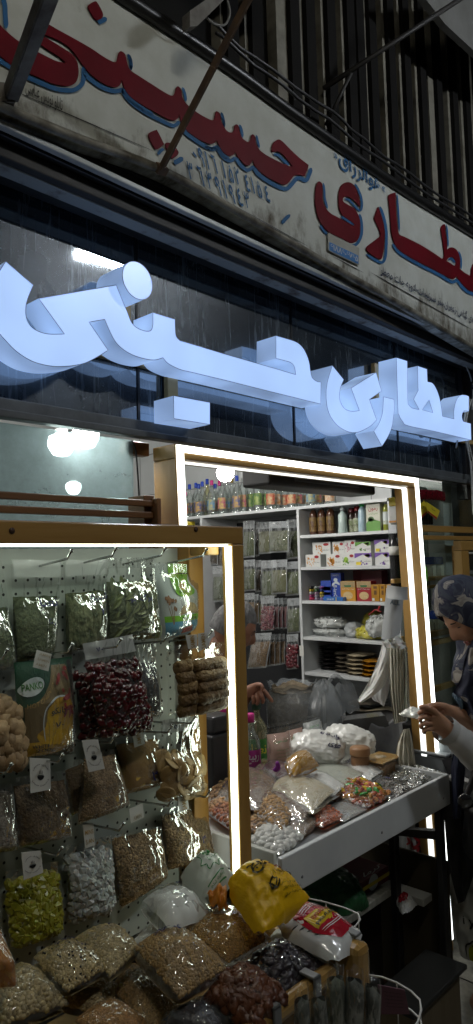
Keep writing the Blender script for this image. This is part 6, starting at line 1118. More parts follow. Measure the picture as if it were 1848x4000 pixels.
def drape(name, label, cat, L, Rr, z, m, amp, fr, grp=None, thick=.02, parent=None): # pleated sheet between two edge polylines (px)
    mb = MB(); l = smooth(L, False, 6); r = smooth(Rr, False, 6)
    def F(u, v):
        k = v*(len(l)-1); i = min(int(k), len(l)-2); f = k-i; j = v*(len(r)-1); h = min(int(j), len(r)-2); g = j-h
        x = (l[i][0]*(1-f)+l[i+1][0]*f)*(1-u)+(r[h][0]*(1-g)+r[h+1][0]*g)*u; y = (l[i][1]*(1-f)+l[i+1][1]*f)*(1-u)+(r[h][1]*(1-g)+r[h+1][1]*g)*u
        return PD(x, y, z+amp*sin(u*fr+.6*sin(v*4))*(.4+v*.6)+amp*.8*nz((u*7, v*5, len(label)))-thick*sin(pi*u))
    mb.grid(F, 40, 24)
    if parent: return mb.obj(name, m, parent)
    bot = F(.5, 1); t = thing(name, label, cat, bot, grp); mb.obj('sheet', m, t); return t
drape('carrier_bag', 'bundle of pleated white carrier bags hanging from a hook by the jamb', 'carrier bags', [(1520,2500),(1520,2560),(1525,2700),(1540,2828)], [(1585,2510),(1592,2560),(1590,2700),(1588,2815)], 2.52, M_bagc, .012, 38)
drape('carrier_bag', 'loose white carrier bag flap swung out to the left of the bundle', 'carrier bags', [(1495,2505),(1470,2600),(1430,2680),(1396,2735)], [(1530,2490),(1525,2580),(1500,2680),(1410,2748)], 2.56, M_bagw, .01, 7)
drape('carrier_bag', 'broad white carrier bag sheet hanging behind the loose flap', 'carrier bags', [(1500,2520),(1460,2620),(1450,2720),(1480,2745)], [(1540,2500),(1525,2600),(1520,2690),(1500,2760)], 2.62, mat('grey_white_plastic', (.62, .63, .64), rough=.45), .01, 7)
drape('carrier_bag', 'top folds of white carrier bags bunched over the hook', 'carrier bags', [(1497,2512),(1505,2530)], [(1560,2478),(1594,2535)], 2.48, M_bagw, .014, 16, thick=.05)
drape('carrier_bag', 'small bunch of white carrier bags hanging low behind the table corner', 'carrier bags', [(1575,2850),(1555,2900),(1545,2980),(1560,3000)], [(1600,2845),(1612,2900),(1625,2990),(1628,3010)], 2.6, M_bagc, .014, 26)
drape('foil_strip', 'shiny crumpled foil strip along the right side of the bag bundle', 'foil', [(1578,2540),(1583,2640),(1578,2760),(1576,2800)], [(1592,2550),(1598,2640),(1600,2720),(1603,2800)], 2.49, mat('crumpled_foil', (.6, .66, .56), rough=.2, metal=.7, bump=.8, bsc=30), .006, 9)
# ---------------------------------------------------------------- under the table
def px3(pts, n, c): return [at(x, y, n, c) for x, y in pts]
q = [V((1.60, 1.36, .55)), V((1.95, 1.42, .58)), V((2.02, 1.33, .51)), V((1.72, 1.30, .505))]
q = px3([(1120,3480),(1330,3400),(1445,3560),(1330,3600)], (0, -.6, 1), .5-.6*1.36); bg = Bag(q, (0, -.6, 1), .07, 0, lump=.25); t = thing('green_bag', 'dark green printed plastic bag slumped on the shelf under the table', 'bag', base_of(q)); filmsheet(bg, mat('green_plastic', (.02, .1, .035), (.012, .06, .02), sc=7, rough=.4, bump=.3), t, wr=.006, name='bag')
mb = MB(); [writebag(mb, bg, fa('استان همدان نمک دریاچه'), .3, .55+.09*k, .92, .05, .007) for k in range(4)]; mb.obj('print', mat('dark_green_ink', (.004, .02, .008)), t)
q = px3([(1010,3560),(1200,3500),(1350,3640),(1260,3650)], (0, -.4, 1), .485-.4*1.3); bg = Bag(q, (0, -.4, 1), .06, 0, lump=.25); t = thing('green_bag', 'lower bright green printed plastic bag at the front of the shelf', 'bag', base_of(q)); filmsheet(bg, mat('green_plastic2', (.03, .16, .06), (.02, .1, .04), sc=7, rough=.4, bump=.3), t, wr=.006, name='bag')
a = PY(1322, 3500, 1.36); b = PY(1512, 3400, 1.36); t = thing('red_carton', 'dark red carton with a yellow edge stripe under the table', 'carton', (a.x+.1, 1.4, .4985)); zt_ = PY(1512, 3385, 1.36).z
MB().box((a.x, 1.36, .4985), (b.x+.01, 1.6, zt_)).obj('carton', mat('dark_red_carton', (.12, .008, .015), (.09, .006, .01), sc=10, rough=.4), t, bev=.002); MB().box((a.x, 1.3575, zt_-.03), (b.x+.01, 1.3592, zt_-.018)).obj('yellow_stripe', MYe, t)
mb = MB(); c0 = V((b.x-.09, 1.358, .525)); mb.add([c0+V((.03*cos(2*pi*k/16), 0, .026*sin(2*pi*k/16))) for k in range(16)], [tuple(range(16))]); text(mb, fa('ترما'), lambda x, y: c0+V((-.06+.1*x, -.001, .03+.02*y))); mb.obj('white_print', MWh, t)
q = px3([(1545,3530),(1590,3495),(1635,3545),(1575,3585)], (0, 0, 1), .43); bg = Bag(q, (0, 0, 1), .022, 0, lump=.2); t = thing('meat_pack', 'red and white plastic pack lying on the small shelf between the legs', 'pack', base_of(q)); filmsheet(bg, mat('pack_gloss_white', (0, 0, 0)), t, wr=.004, name='pack'); mb = MB(); onbag(mb, bg, ell(.4, .35, .35, .28), .006); mb.obj('red_print', mat('bright_red', (0, 0, 0)), t)
t = thing('framed_panel', 'white panel with red brushed ornament standing behind the counter end', 'panel', (2.6, 1.62, .3)); q = [PY(x, y, 1.6) for x, y in ((1545,3190),(1668,3190),(1672,3400),(1548,3400))]; MB().hexa([p+V((0, .01, 0)) for p in q], q).obj('sheet', mat('panel_white', (.4, .41, .4), rough=.5), t); mb = MB()
for a in ([(1590,3270),(1600,3290),(1585,3300)], [(1612,3268),(1640,3290),(1615,3310),(1608,3285)], [(1612,3318),(1635,3312),(1628,3340),(1640,3352)], [(1655,3280),(1645,3300),(1660,3330)]): l, r_ = ribbon(smooth(a, False, 4), 9); mb.add([PY(*p, 1.597) for p in l+r_], [(i, i+1, len(l)+i+1, len(l)+i) for i in range(len(l)-1)])
mb.obj('red_ornament', MR, t)
# ================================================================ left pane with brown slats under the transom
t = thing('side_window', 'dusty glass pane glowing with lamp light, left of the door', 'window', (.75, 1.62, 1.5)); lp = bpy.data.materials.new('dusty_glass'); lp.use_nodes = True; nt = lp.node_tree; nt.nodes.clear(); L = nt.links.new
out = N(nt, 'OutputMaterial'); tr_ = N(nt, 'BsdfTransparent'); tr_.inputs[0].default_value = (.5, .58, .58, 1); tl_ = N(nt, 'BsdfTranslucent'); tl_.inputs[0].default_value = (.5, .6, .62, 1); df_ = N(nt, 'BsdfDiffuse'); df_.inputs[0].default_value = (.5, .56, .58, 1); gl_ = N(nt, 'BsdfGlossy', Roughness=.06)
tc = N(nt, 'TexCoord'); ns = N(nt, 'TexNoise', Scale=6, Detail=8, Roughness=.75); L(tc.outputs['Object'], ns.inputs['Vector']); mr = N(nt, 'MapRange'); mr.inputs[1].default_value = .3; mr.inputs[2].default_value = .7; mr.inputs[3].default_value = .22; mr.inputs[4].default_value = .5; L(ns.outputs['Fac'], mr.inputs[0])
m1 = N(nt, 'MixShader'); m1.inputs[0].default_value = .35; L(tl_.outputs[0], m1.inputs[1]); L(df_.outputs[0], m1.inputs[2]); m2 = N(nt, 'MixShader'); L(mr.outputs[0], m2.inputs[0]); L(tr_.outputs[0], m2.inputs[1]); L(m1.outputs[0], m2.inputs[2]); m3 = N(nt, 'MixShader'); m3.inputs[0].default_value = .12; L(m2.outputs[0], m3.inputs[1]); L(gl_.outputs[0], m3.inputs[2]); L(m3.outputs[0], out.inputs[0])
xe = PY(520, 1800, 1.62).x; box('pane', (.3, 1.62, 1.35), (xe, 1.628, 1.97), lp, t, bev=0); MB().tube([PY(x, y, 1.612) for x, y in smooth([(515,1720),(530,1760),(540,1880),(545,1970)], False, 5)], .003, 5).obj('hanging_wire', M_black, t)
box('lintel', (xe-.02, 1.625, 1.93), (1.36, 1.66, 1.97), M_dkwood, t); box('sill', (.3, 1.6, 1.32), (1.34, 1.66, 1.3495), M_grey, t)
box('wall_dado', (.2, 1.62, 0), (1.34, 1.68, 1.318), M_dark, None, bev=0, kind='structure')
t = thing('slat_rack', 'brown wooden slat rack fixed before the dusty pane', 'rack', (.8, 1.5, 1.6))
for y0, y1 in ((1918,1948),(1972,2003)): z1, z0 = PY(0, y0, 1.52).z, PY(0, y1, 1.52).z; box('slat', (.2, 1.52, z0), (1.283, 1.535, z1), M_dkwood, t)
xa, xb = PY(605, 1950, 1.5).x, PY(640, 1950, 1.5).x; box('end_post', (1.262, 1.5355, 1.55), (1.30, 1.61, 1.80), wood('brown_end', (.2, .085, .025), (.11, .045, .013), 'z'), t); box('end_stub', (1.284, 1.505, 1.55), (1.30, 1.535, 1.79), M_dkwood, t)
ww = MB(); ww.box((-1, 2.4, 1.45), (1.3, 2.65, 1.47)); tag(ww.obj('wall_shelf', M_white), 'white shelf board behind the dusty pane', 'shelf')
for i in range(7):
    x = .2+i*.16; tag(box('boxed_good', (x, 2.42, 1.4705), (x+.14, 2.55, 1.56+.02*(i % 3)), mat('navy_box%d' % (i % 3), [(.03, .03, .16), (.12, .1, .05), (.3, .3, .32)][i % 3], (.25, .15, .03), sc=40, rough=.4), None), '%s packed carton on the shelf behind the pegboard' % ('first', 'second', 'third', 'fourth', 'fifth', 'sixth', 'last')[i], 'carton', 'packed cartons behind the pegboard')
# ================================================================ shop window right of the door, its shelves and the second stand
t = thing('shop_window', 'dim shop window right of the lit door with wooden shelves', 'window', (3.2, 1.62, .9)); box('pane', (2.80, 1.62, .9), (3.6, 1.628, 1.97), film('window_glass', tint=(.95, 1, .97), base=.04, edge=.25, rough=.03, bump=.02, haze=.03, hazec=(.3, .36, .33)), t, bev=0)
sh_y = [(2050,2076,1.56),(2090,2108,1.56),(2255,2272,1.66),(2290,2303,1.66),(2475,2500,1.66),(2512,2535,1.66),(2700,2725,1.66)]
for y0, y1, Y in sh_y: z1, z0 = PY(1640, y0, Y).z, PY(1640, y1, Y).z; box('shelf_rail', (2.80, Y, z0), (3.6, Y+.02, z1), M_pinex, t)
box('jamb_post', (3.575, 1.55, .9), (3.61, 1.618, 1.97), M_pine, t); box('back_sheet', (3.0, 1.772, .3), (3.6, 1.778, 1.97), mat('greenish_panel', (.14, .17, .15), (.08, .1, .09), sc=3, rough=.4), t, bev=0); box('dado', (2.78, 1.6, .004), (3.6, 1.65, .88), M_dark, t)
M_bcap = mat('royal_cap', (.02, .06, .4), rough=.35); M_bbody = mat('jar_cream', (.75, .75, .65), rough=.35); M_blab = mat('jar_label', (.55, .55, .5), (.5, .2, .03), sc=30, lo=.5, hi=.62, rough=.4)
ri = 0
for row, (yc, yt, yb, xs) in enumerate(((2215,2175,2262,(1682,1713,1740,1764,1785)), (2420,2385,2478,(1668,1690,1708,1730,1752,1775)))):
    for k, x in enumerate(xs):
        Y = 1.72; p = PY(x, yb, Y); h = PY(x, yt, Y).z-p.z; r = h*.26; t = thing('spray_can', 'cream can with royal blue cap behind the window, %s row, %s from the door' % (('upper', 'lower')[row], ('first', 'second', 'third', 'fourth', 'fifth', 'sixth')[k]), 'can', p, 'blue capped cans in the window')
        MB().lathe(p, [(r*.95, 0), (r, .004), (r, h*.6), (r*.9, h*.66)], 14).obj('body', M_bbody, t); MB().lathe(p, [(r*.95, h*.66), (r*.97, h*.7), (r*.95, h*.98), (r*.8, h)], 14).obj('cap', M_bcap, t); MB().grid(lambda u, v: p+V((-r*1.02*cos((u-.5)*2.8+.8), -r*1.02*sin((u-.5)*-2.8+.8), h*(.08+.42*v))), 8, 2).obj('label', M_blab, t)
        mb = MB(); text(mb, fa('کنا'), lambda a, b: p+V((-r*1.05*cos((a-.5)*1.2+.8), -r*1.05*sin((a-.5)*-1.2+.8), h*(.38+.12*b)))); mb.obj('lettering', P('navy', (.02, .03, .12)), t)
bottle('green_bottle', 'bright green bottle beside the blue capped cans', 'bottle', 1655, 2200, PY(1655, 2262, 1.72).z, .016, SHP, mat('lime_plastic', (.12, .4, .03), rough=.3), 2.86, None, MWh, .2)
for i, (pts, lab) in enumerate((([(1630,1985),(1655,1955),(1685,1990),(1640,2030)], 'yellow folded price tag hanging nearest the door frame'), ([(1665,1960),(1718,1995),(1705,2030),(1668,2000)], 'yellow folded price tag hanging further from the frame'))):
    q = [PY(x, y, 1.58-.02*i) for x, y in pts]; n = V((0, -1, 0)); t = thing('price_tag', lab, 'tag', base_of(q)); MB().hexa([p+n*.001 for p in q], q).obj('tag', MYe, t); f = quadfn([q[3], q[2], q[1], q[0]], n*.002); mb = MB(); mb.add([f(.05, .02), f(.95, .02), f(.95, .18), f(.05, .18)], [(0, 1, 2, 3)]); mb.obj('red_band', MR, t); mb = MB(); text(mb, fa('حنا'), lambda x, y: f(.4+.3*x, .6+.2*y)); mb.obj('lettering', MBk, t)
for i in range(4):
    x0 = 1628+i*22; q = [PY(x0, 1912, 1.6), PY(x0+38, 1912+i*3, 1.6), PY(x0+42, 1948+i*4, 1.6), PY(x0+4, 1952, 1.6)]; bg = Bag(q, NB, .012, 0, lump=.3); t = thing('red_sachet', ('first', 'second', 'third', 'last')[i]+' dark red sachet hanging above the yellow tags, counted from the door', 'sachet', base_of(q), 'dark red sachets'); filmsheet(bg, mat('wine_foil', (.14, .008, .015), rough=.2, metal=.3), t, wr=.003, name='sachet')
t = thing('cord_reel', 'black bunch of cords hanging under the yellow tags', 'cords', PY(1660, 2060, 1.6)); mb = MB(); [mb.tube([PY(1640+k*9, 1995, 1.6), PY(1642+k*9, 2048, 1.6-.01*(k % 2))], .006, 6) for k in range(6)]; mb.obj('cords', M_black, t, kind='stuff')
st2 = thing('peg_stand', 'second pine display stand seen half cut off at the right edge', 'display stand', (3.3, 1.42, 0)); Y = 1.44; X0 = PY(1806, 2200, Y).x; X1 = PY(1834, 2200, Y).x; zt2 = PY(1776, 2112, Y).z
box('post', (X0, Y, .004), (X1, Y+.04, zt2-.045), M_pine, st2); box('top_beam', (X0, Y, zt2-.0445), (4.2, Y+.04, zt2), M_pinex, st2); box('back_post', (X1+.01, Y+.05, .004), (X1+.05, Y+.09, zt2-.02), M_pine, st2); box('pegboard', (X1+.2, Y+.1, .6), (4.2, Y+.11, zt2-.05), mat('pegboard_white2', (.42, .44, .42), rough=.4), st2)
bg, t = pegbag('herb_bag', 'clear bag hanging on the second stand at the right edge', 'bag of herbs', [(1822,2165),(1900,2165),(1900,2330),(1825,2335)], Y=1.47, m=M_mint, fm=film('bright_film'), f0=.45, group=None)
for i, (pts, z, lab) in enumerate(((((1755,2870),(1830,2895)), .90, 'upper grey plastic storage tub behind the woman\'s arm'), (((1705,2920),(1790,2945)), .82, 'lower grey plastic storage tub behind the woman\'s arm'))):
    p = PD(*pts[0], 3.0); t = thing('storage_tub', lab, 'tub', p+V((0, 0, -.09))); MB().box((p.x-.08, p.y-.08, p.z-.09), (p.x+.1, p.y+.08, p.z-.012)).obj('body', mat('grey_tub', (.2, .22, .23), rough=.4), t, bev=.01); MB().box((p.x-.088, p.y-.088, p.z-.0115), (p.x+.108, p.y+.088, p.z)).obj('lid', mat('grey_lid', (.28, .3, .31), rough=.4), t, bev=.004)
# ================================================================ PEOPLE
def skinverts(J, Ed, sub=2):
    keys = list(J); me = bpy.data.meshes.new('sk'); me.from_pydata([J[k][0] for k in keys], [(keys.index(a), keys.index(b)) for a, b in Ed], []); o = bpy.data.objects.new('sk', me); COL.objects.link(o)
    o.modifiers.new('s', 'SKIN')
    for i, k in enumerate(keys): d = me.skin_vertices[0].data[i]; r = J[k][1]; d.radius = (r, r) if not isinstance(r, tuple) else r; d.use_root = i == 0
    u = o.modifiers.new('u', 'SUBSURF'); u.levels = u.render_levels = sub
    dg = bpy.context.evaluated_depsgraph_get(); dg.update(); m2 = bpy.data.meshes.new_from_object(o.evaluated_get(dg)); vs = [v.co.copy() for v in m2.vertices]; fs = [tuple(p.vertices) for p in m2.polygons]
    bpy.data.objects.remove(o); bpy.data.meshes.remove(me); bpy.data.meshes.remove(m2); return vs, fs
def g2(a, b, s, t): return math.exp(-(a/s)**2-(b/t)**2)
def headmesh(mb, c, f, up, k=1.0):
    f = f.normalized(); up = (up-f*up.dot(f)).normalized(); r = f.cross(up)
    def H(u, v):
        th = 2*pi*u; ph = pi*(v-.5); x, y, z = cos(ph)*sin(th), cos(ph)*cos(th), sin(ph)
        X, Yy, Zz = x*.073, y*.092, z*.115
        if Zz < 0: t = -Zz/.115; X *= 1-.38*t**1.5; Yy = Yy*(1-.25*t)+.018*t
        if y > 0:
            Yy += .021*g2(X, Zz+.018, .011, .02)+.012*g2(X, Zz-.005, .009, .02)+.007*g2(X, Zz+.05, .02, .008)+.006*g2(X, Zz+.063, .018, .007)+.012*g2(X, Zz+.09, .02, .014)-.006*g2(X, Zz+.0565, .02, .003)
            for s in (-1, 1): Yy += -.009*g2(X-s*.03, Zz-.012, .014, .01)+.006*g2(X-s*.03, Zz-.033, .02, .007)+.004*g2(X-s*.04, Zz+.03, .016, .016)
        return c+(r*X+f*Yy+up*Zz)*k
    mb.grid(H, 56, 48)
    for s in (-1, 1): # ears
        e0 = c+(r*s*.071-f*.008+up*-.004)*k
        mb.grid(lambda u, v: e0+(r*s*(.010*sin(pi*v)+.004*cos(2*pi*u))+f*(-.006+.017*sin(pi*v)*cos(2*pi*u)-.006*sin(pi*v))+up*(.032*cos(pi*v)*1.0+.003*sin(2*pi*u)))*k, 14, 12)
    return r, f, up
M_skin = mat('skin', (.52, .29, .18), (.44, .23, .14), sc=14, rough=.5, sss=.12); M_skinm = mat('tan_skin', (.26, .12, .07), (.2, .085, .05), sc=14, rough=.5, sss=.1)
# ---------------------------------------------------------------- woman with the headscarf
zw = 2.5; hc = PD(1838, 2395, zw); fd = (-R0*.72-Fw*.12-V((0, 0, .70))).normalized(); upv = (V((0, 0, .72))-R0*.70)
wo = thing('person', 'woman in a navy patterned headscarf and white shirt looking down at a packet', 'person', (PD(2010, 3300, 2.5).x, PD(2010, 3300, 2.5).y, 0)); w0 = ORG[wo]
pel = V((w0.x, w0.y, .80)); D = lambda x, y, z: PD(x, y, z)
J = {'pel': (pel, .13), 'wst': (pel+V((0, 0, .15)), .115), 'chs': (pel+V((-.02, .02, .30)), .12), 'nck': (hc-fd*.05-upv*.10+R0*.05, .05), 'hd': (hc-fd*.02-upv*.04, .055),
 'shn': (D(1985,2690,2.42), .06), 'eln': (D(1925,3015,2.33), .042), 'wrn': (D(1742,2848,2.25), .03), 'pan': (D(1706,2818,2.235), (.036, .024)),
 'shf': (D(2000,2680,2.72), .06), 'elf': (D(1960,2950,2.52), .042), 'wrf': (D(1812,2800,2.38), .03), 'paf': (D(1752,2778,2.34), (.034, .022)),
 'hpn': (pel+V((-.02, -.09, -.04)), .1), 'knn': (V((w0.x-.05, w0.y-.1, .46)), .062), 'ann': (V((w0.x-.03, w0.y-.1, .08)), .042), 'ton': (V((w0.x-.17, w0.y-.12, .03)), .032), 'hpf': (pel+V((.02, .09, -.04)), .1), 'knf': (V((w0.x, w0.y+.1, .46)), .062), 'anf': (V((w0.x+.02, w0.y+.1, .08)), .042), 'tof': (V((w0.x-.13, w0.y+.12, .03)), .032)}
Ed = [('pel','wst'),('wst','chs'),('chs','nck'),('nck','hd'),('chs','shn'),('shn','eln'),('eln','wrn'),('wrn','pan'),('chs','shf'),('shf','elf'),('elf','wrf'),('wrf','paf'),('pel','hpn'),('hpn','knn'),('knn','ann'),('ann','ton'),('pel','hpf'),('hpf','knf'),('knf','anf'),('anf','tof')]
def finger(J, Ed, root, nm, pts, r0=.0105):
    prev = root
    for i, p in enumerate(pts): k = nm+str(i); J[k] = (D(*p), r0*(1-.12*i)); Ed.append((prev, k)); prev = k
F_ = []
for nm, pts in (('i', [(1684,2786,2.23),(1660,2774,2.22),(1643,2780,2.215),(1632,2792,2.215)]), ('m', [(1682,2806,2.225),(1657,2798,2.21),(1640,2806,2.205),(1643,2820,2.215)]), ('r', [(1684,2826,2.225),(1660,2824,2.21),(1644,2832,2.208),(1648,2846,2.22)]), ('p', [(1690,2844,2.23),(1668,2846,2.218),(1654,2853,2.218),(1659,2864,2.228)]), ('t', [(1708,2788,2.22),(1682,2766,2.21),(1655,2760,2.21),(1636,2766,2.212)])): finger(J, Ed, 'pan', 'n'+nm, pts)
for nm, pts in (('i', [(1722,2762,2.33),(1690,2764,2.3),(1665,2772,2.285),(1648,2782,2.28)]), ('m', [(1720,2776,2.34),(1690,2782,2.31),(1668,2790,2.295),(1655,2800,2.29)]), ('r', [(1724,2790,2.345),(1698,2798,2.32),(1680,2806,2.31),(1668,2814,2.30)]), ('p', [(1730,2802,2.35),(1706,2812,2.33),(1694,2820,2.32),(1684,2826,2.315)]), ('t', [(1740,2758,2.31),(1706,2752,2.285),(1678,2756,2.27),(1655,2764,2.265)])): finger(J, Ed, 'paf', 'f'+nm, pts)
mb = MB(); vs, fs = skinverts(J, Ed); mb.add(vs, fs, True); rr, ff, uu = headmesh(mb, hc, fd, upv, 1.0); mb.obj('body', M_skin, wo)
fp = lambda x, y, z: hc+rr*x+ff*y+uu*z
mb = MB()
for s in (-1, 1):
    mb.tube([fp(s*(.03+.015*t), .079-.012*t*t*1.5, .008-.004*t*t) for t in (-1, -.5, 0, .5, 1)], [.0008, .0017, .002, .0017, .0008], 6)
mb.obj('eyelashes', M_inkb, wo); mb = MB(); [mb.tube([fp(s*(.03+.018*t), .087-.012*t*t, .034-.004*t*t) for t in (-1, -.5, 0, .5, 1)], [.001, .0025, .0028, .0022, .001], 6) for s in (-1, 1)]; mb.obj('eyebrows', mat('dark_brow', (.03, .018, .01), rough=.8), wo)
mb = MB(); mb.tube([fp(.02*t, .0905-.006*t*t, -.053-.002*t*t) for t in (-1, -.5, 0, .5, 1)], [.0015, .0042, .0045, .0042, .0015], 8); mb.tube([fp(.017*t, .0905-.006*t*t, -.063) for t in (-1, -.5, 0, .5, 1)], [.0015, .004, .0052, .004, .0015], 8); mb.obj('lips', mat('lip', (.3, .1, .08), rough=.45), wo)
def scarf_mat():
    m = mat('patterned_scarf', (.02, .03, .085), rough=.75); nt = m.node_tree; L = nt.links.new; b = nt.nodes['Principled BSDF']; tc = N(nt, 'TexCoord'); n1 = N(nt, 'TexNoise', Scale=11, Detail=3, Roughness=.45); n1.inputs['Distortion'].default_value = 1.4; L(tc.outputs['Object'], n1.inputs['Vector'])
    r = N(nt, 'ValToRGB'); e = r.color_ramp; e.interpolation = 'EASE'
    for i, (p, c) in enumerate(((.0, (.008, .009, .025, 1)), (.42, (.012, .015, .036, 1)), (.48, (.04, .047, .07, 1)), (.54, (.012, .016, .045, 1)), (.575, (.28, .26, .23, 1)), (.62, (.2, .18, .16, 1)), (.68, (.42, .39, .35, 1)))):
        el = e.elements[i] if i < 2 else e.elements.new(p); el.position = p; el.color = c
    L(n1.outputs['Fac'], r.inputs[0]); L(r.outputs[0], b.inputs['Base Color']); return m
M_scarf = scarf_mat()
def HJ(u, v): # hood: u round the face opening from the brow, v from its edge to the back of the head
    a = 2*pi*u; ca, sa = cos(a), sin(a); tp = max(ca, 0)
    e = V((.07*sa, .050+.030*tp+.0*max(-ca, 0), -.03+.1*ca)); d0 = V((e.x/.094, e.y/.108, e.z/.152)).normalized(); d1 = V((0, -1, -.12)).normalized()
    d = d0.slerp(d1, v*.985); k = 1+.03*nz((d.x*4, d.y*4, d.z*4))+.025*sin(d.x*18+d.z*9)*nz((d.z*3, d.y*3, 7))
    return fp(d.x*.094*k, d.y*.108*k-.004, d.z*.152*k)
mb = MB(); mb.grid(HJ, 50, 40); sf = mb.obj('headscarf', M_scarf, wo); so = sf.modifiers.new('s', 'SOLIDIFY'); so.thickness = .004
nk = J['nck'][0]; ch = J['chs'][0]
mb = MB()
def neckdrape(u, v):
    a = 2*pi*u; c0 = hc-ff*.055-uu*.06+(ch+V((0, 0, .06))-(hc-ff*.055-uu*.06))*v; R = .085+.07*v+.012*sin(a*7+v*5)*v+.02*nz((cos(a)*2, sin(a)*2, v*3)); return c0+R0*R*cos(a)+Fw*R*1.15*sin(a)+V((0, 0, .03*sin(a*3)*v))
mb.grid(neckdrape, 48, 20); mb.obj('scarf_drape', M_scarf, wo)
drape('scarf_tail', '', '', [(1828,2530),(1812,2590),(1800,2650),(1770,2708),(1800,2740),(1806,2770)], [(1900,2530),(1900,2600),(1900,2680),(1900,2740),(1900,2800),(1900,2870)], 2.36, M_scarf, .012, 14, parent=wo)
drape('scarf_fringe', '', '', [(1768,2704),(1766,2716)], [(1812,2738),(1806,2778)], 2.352, mat('pale_blue_fringe', (.16, .24, .32), rough=.8), .004, 40, parent=wo)
M_shirt = mat('white_cotton', (.5, .5, .48), (.42, .42, .41), sc=8, rough=.8, bump=.35, bsc=11)
Js = {'wst': (J['wst'][0], .15), 'pel': (pel+V((0, 0, .02)), .165), 'hem': (pel+V((0, 0, -.14)), .17), 'chs': (ch, .155), 'shn': (J['shn'][0], .08), 'eln': (J['eln'][0], .066), 'fa': (D(1800,2895,2.27), .05), 'cuf': (D(1738,2848,2.25), .041), 'shf': (J['shf'][0], .08), 'elf': (J['elf'][0], .062), 'cff': (D(1850,2830,2.43), .045)}
vs, fs = skinverts(Js, [('wst','pel'),('pel','hem'),('wst','chs'),('chs','shn'),('shn','eln'),('eln','fa'),('fa','cuf'),('chs','shf'),('shf','elf'),('elf','cff')]); mb = MB(); mb.add([p+V((1, 1, 1))*.006*nz(p*14)+(p-J['eln'][0]).normalized()*.005*sin((p-J['eln'][0]).length*120) for p in vs], fs, True); mb.obj('shirt', M_shirt, wo)
cA, cB = D(1738,2848,2.25), D(1768,2872,2.26); MB().tube([cA+(cA-cB)*.25, cA, cA+(cB-cA)*.6], [.0435, .0445, .0445], 20, cap=False).obj('cuff', M_shirt, wo)
Jt = {'pel': (pel, .14), 'hpn': (pel+V((-.02, -.09, -.05)), .115), 'knn': (J['knn'][0], .085), 'ann': (J['ann'][0]+V((0, 0, .03)), .075), 'hpf': (pel+V((.02, .09, -.05)), .115), 'knf': (J['knf'][0], .085), 'anf': (J['anf'][0]+V((0, 0, .03)), .075)}
vs, fs = skinverts(Jt, [('pel','hpn'),('hpn','knn'),('knn','ann'),('pel','hpf'),('hpf','knf'),('knf','anf')]); mb = MB(); mb.add(vs, fs, True); mb.obj('trousers', mat('dark_cloth', (.012, .012, .014), rough=.8), wo)
t = thing('product_packet', 'small white and dark red packet held in the woman\'s hands', 'packet', D(1610,2800,2.23)); q = [D(*p) for p in ((1554,2796,2.27),(1610,2764,2.28),(1668,2782,2.24),(1640,2812,2.21))]; n = (q[1]-q[0]).cross(q[3]-q[0]).normalized(); n = n if n.z > 0 else -n
bg = Bag(q, n, .009, 0, lump=.2, sharp=.5); filmsheet(bg, mat('silvery_film_pack', (.55, .56, .5), rough=.15, metal=.3, coat=.5), t, wr=.003, name='wrapper'); b2 = Bag([q[0]+(q[1]-q[0])*.3, q[1], q[2], q[3]+(q[2]-q[3])*.1], -n, .012, 0); filmsheet(b2, mat('dark_red_content', (.12, .01, .012), rough=.35), t, wr=.001, name='contents')
# handbag, carrier bag, coat
hb_ = thing('handbag', 'black leather handbag hanging at the woman\'s side', 'handbag', D(1850,3360,2.3)); q = [D(*p) for p in ((1800,3145,2.32),(1960,3130,2.32),(1960,3370,2.32),(1812,3345,2.32))]; bg = Bag(q, -Fw, .045, 0, lump=.05, sharp=.3); mb = MB(); mb.grid(lambda u, w: bg.P(u, w), 20, 20); mb.grid(lambda u, w: bg.P(u, w, 0, -.6), 20, 20); mb.obj('body', mat('black_leather', (.008, .008, .009), rough=.38, bump=.2, bsc=60), hb_)
MB().tube([D(x, y, 2.27) for x, y in smooth([(1815,3160),(1822,3110),(1845,3050),(1870,2960),(1900,2850)], False, 5)], .011, 8).obj('strap', M_black, hb_); MB().lathe(D(1816,3128,2.255), [(.022, -.004), (.024, 0), (.022, .005)], 16, ax=-Fw).obj('clasp', mat('polished_black', (.02, .02, .02), rough=.08, coat=1), hb_)
drape('scarf_panel', '', '', [(1772,2930),(1762,3000),(1766,3120),(1770,3200)], [(1812,2930),(1818,3000),(1806,3120),(1798,3195)], 2.4, mat('navy_cloth', (.015, .02, .05), (.03, .045, .07), sc=6, rough=.8), .01, 9, parent=wo)
dc = drape('dark_coat', 'dark coat hanging over the woman\'s arm down beside the counter', 'coat', [(1742,3190),(1745,3300),(1762,3420),(1790,3530)], [(1890,3190),(1890,3300),(1850,3420),(1815,3520)], 2.42, mat('black_coat', (.01, .01, .011), (.02, .02, .02), sc=8, rough=.9), .012, 6)
cb_ = thing('carrier_bag', 'white carrier bag with black handwriting print and a yellow patch by the woman\'s feet', 'carrier bag', D(1830,3720,2.5)); q = [D(*p) for p in ((1750,3345,2.52),(1960,3360,2.52),(1980,3750,2.52),(1790,3742,2.52))]; bg = Bag(q, -Fw, .06, 0, lump=.25, sharp=.4)
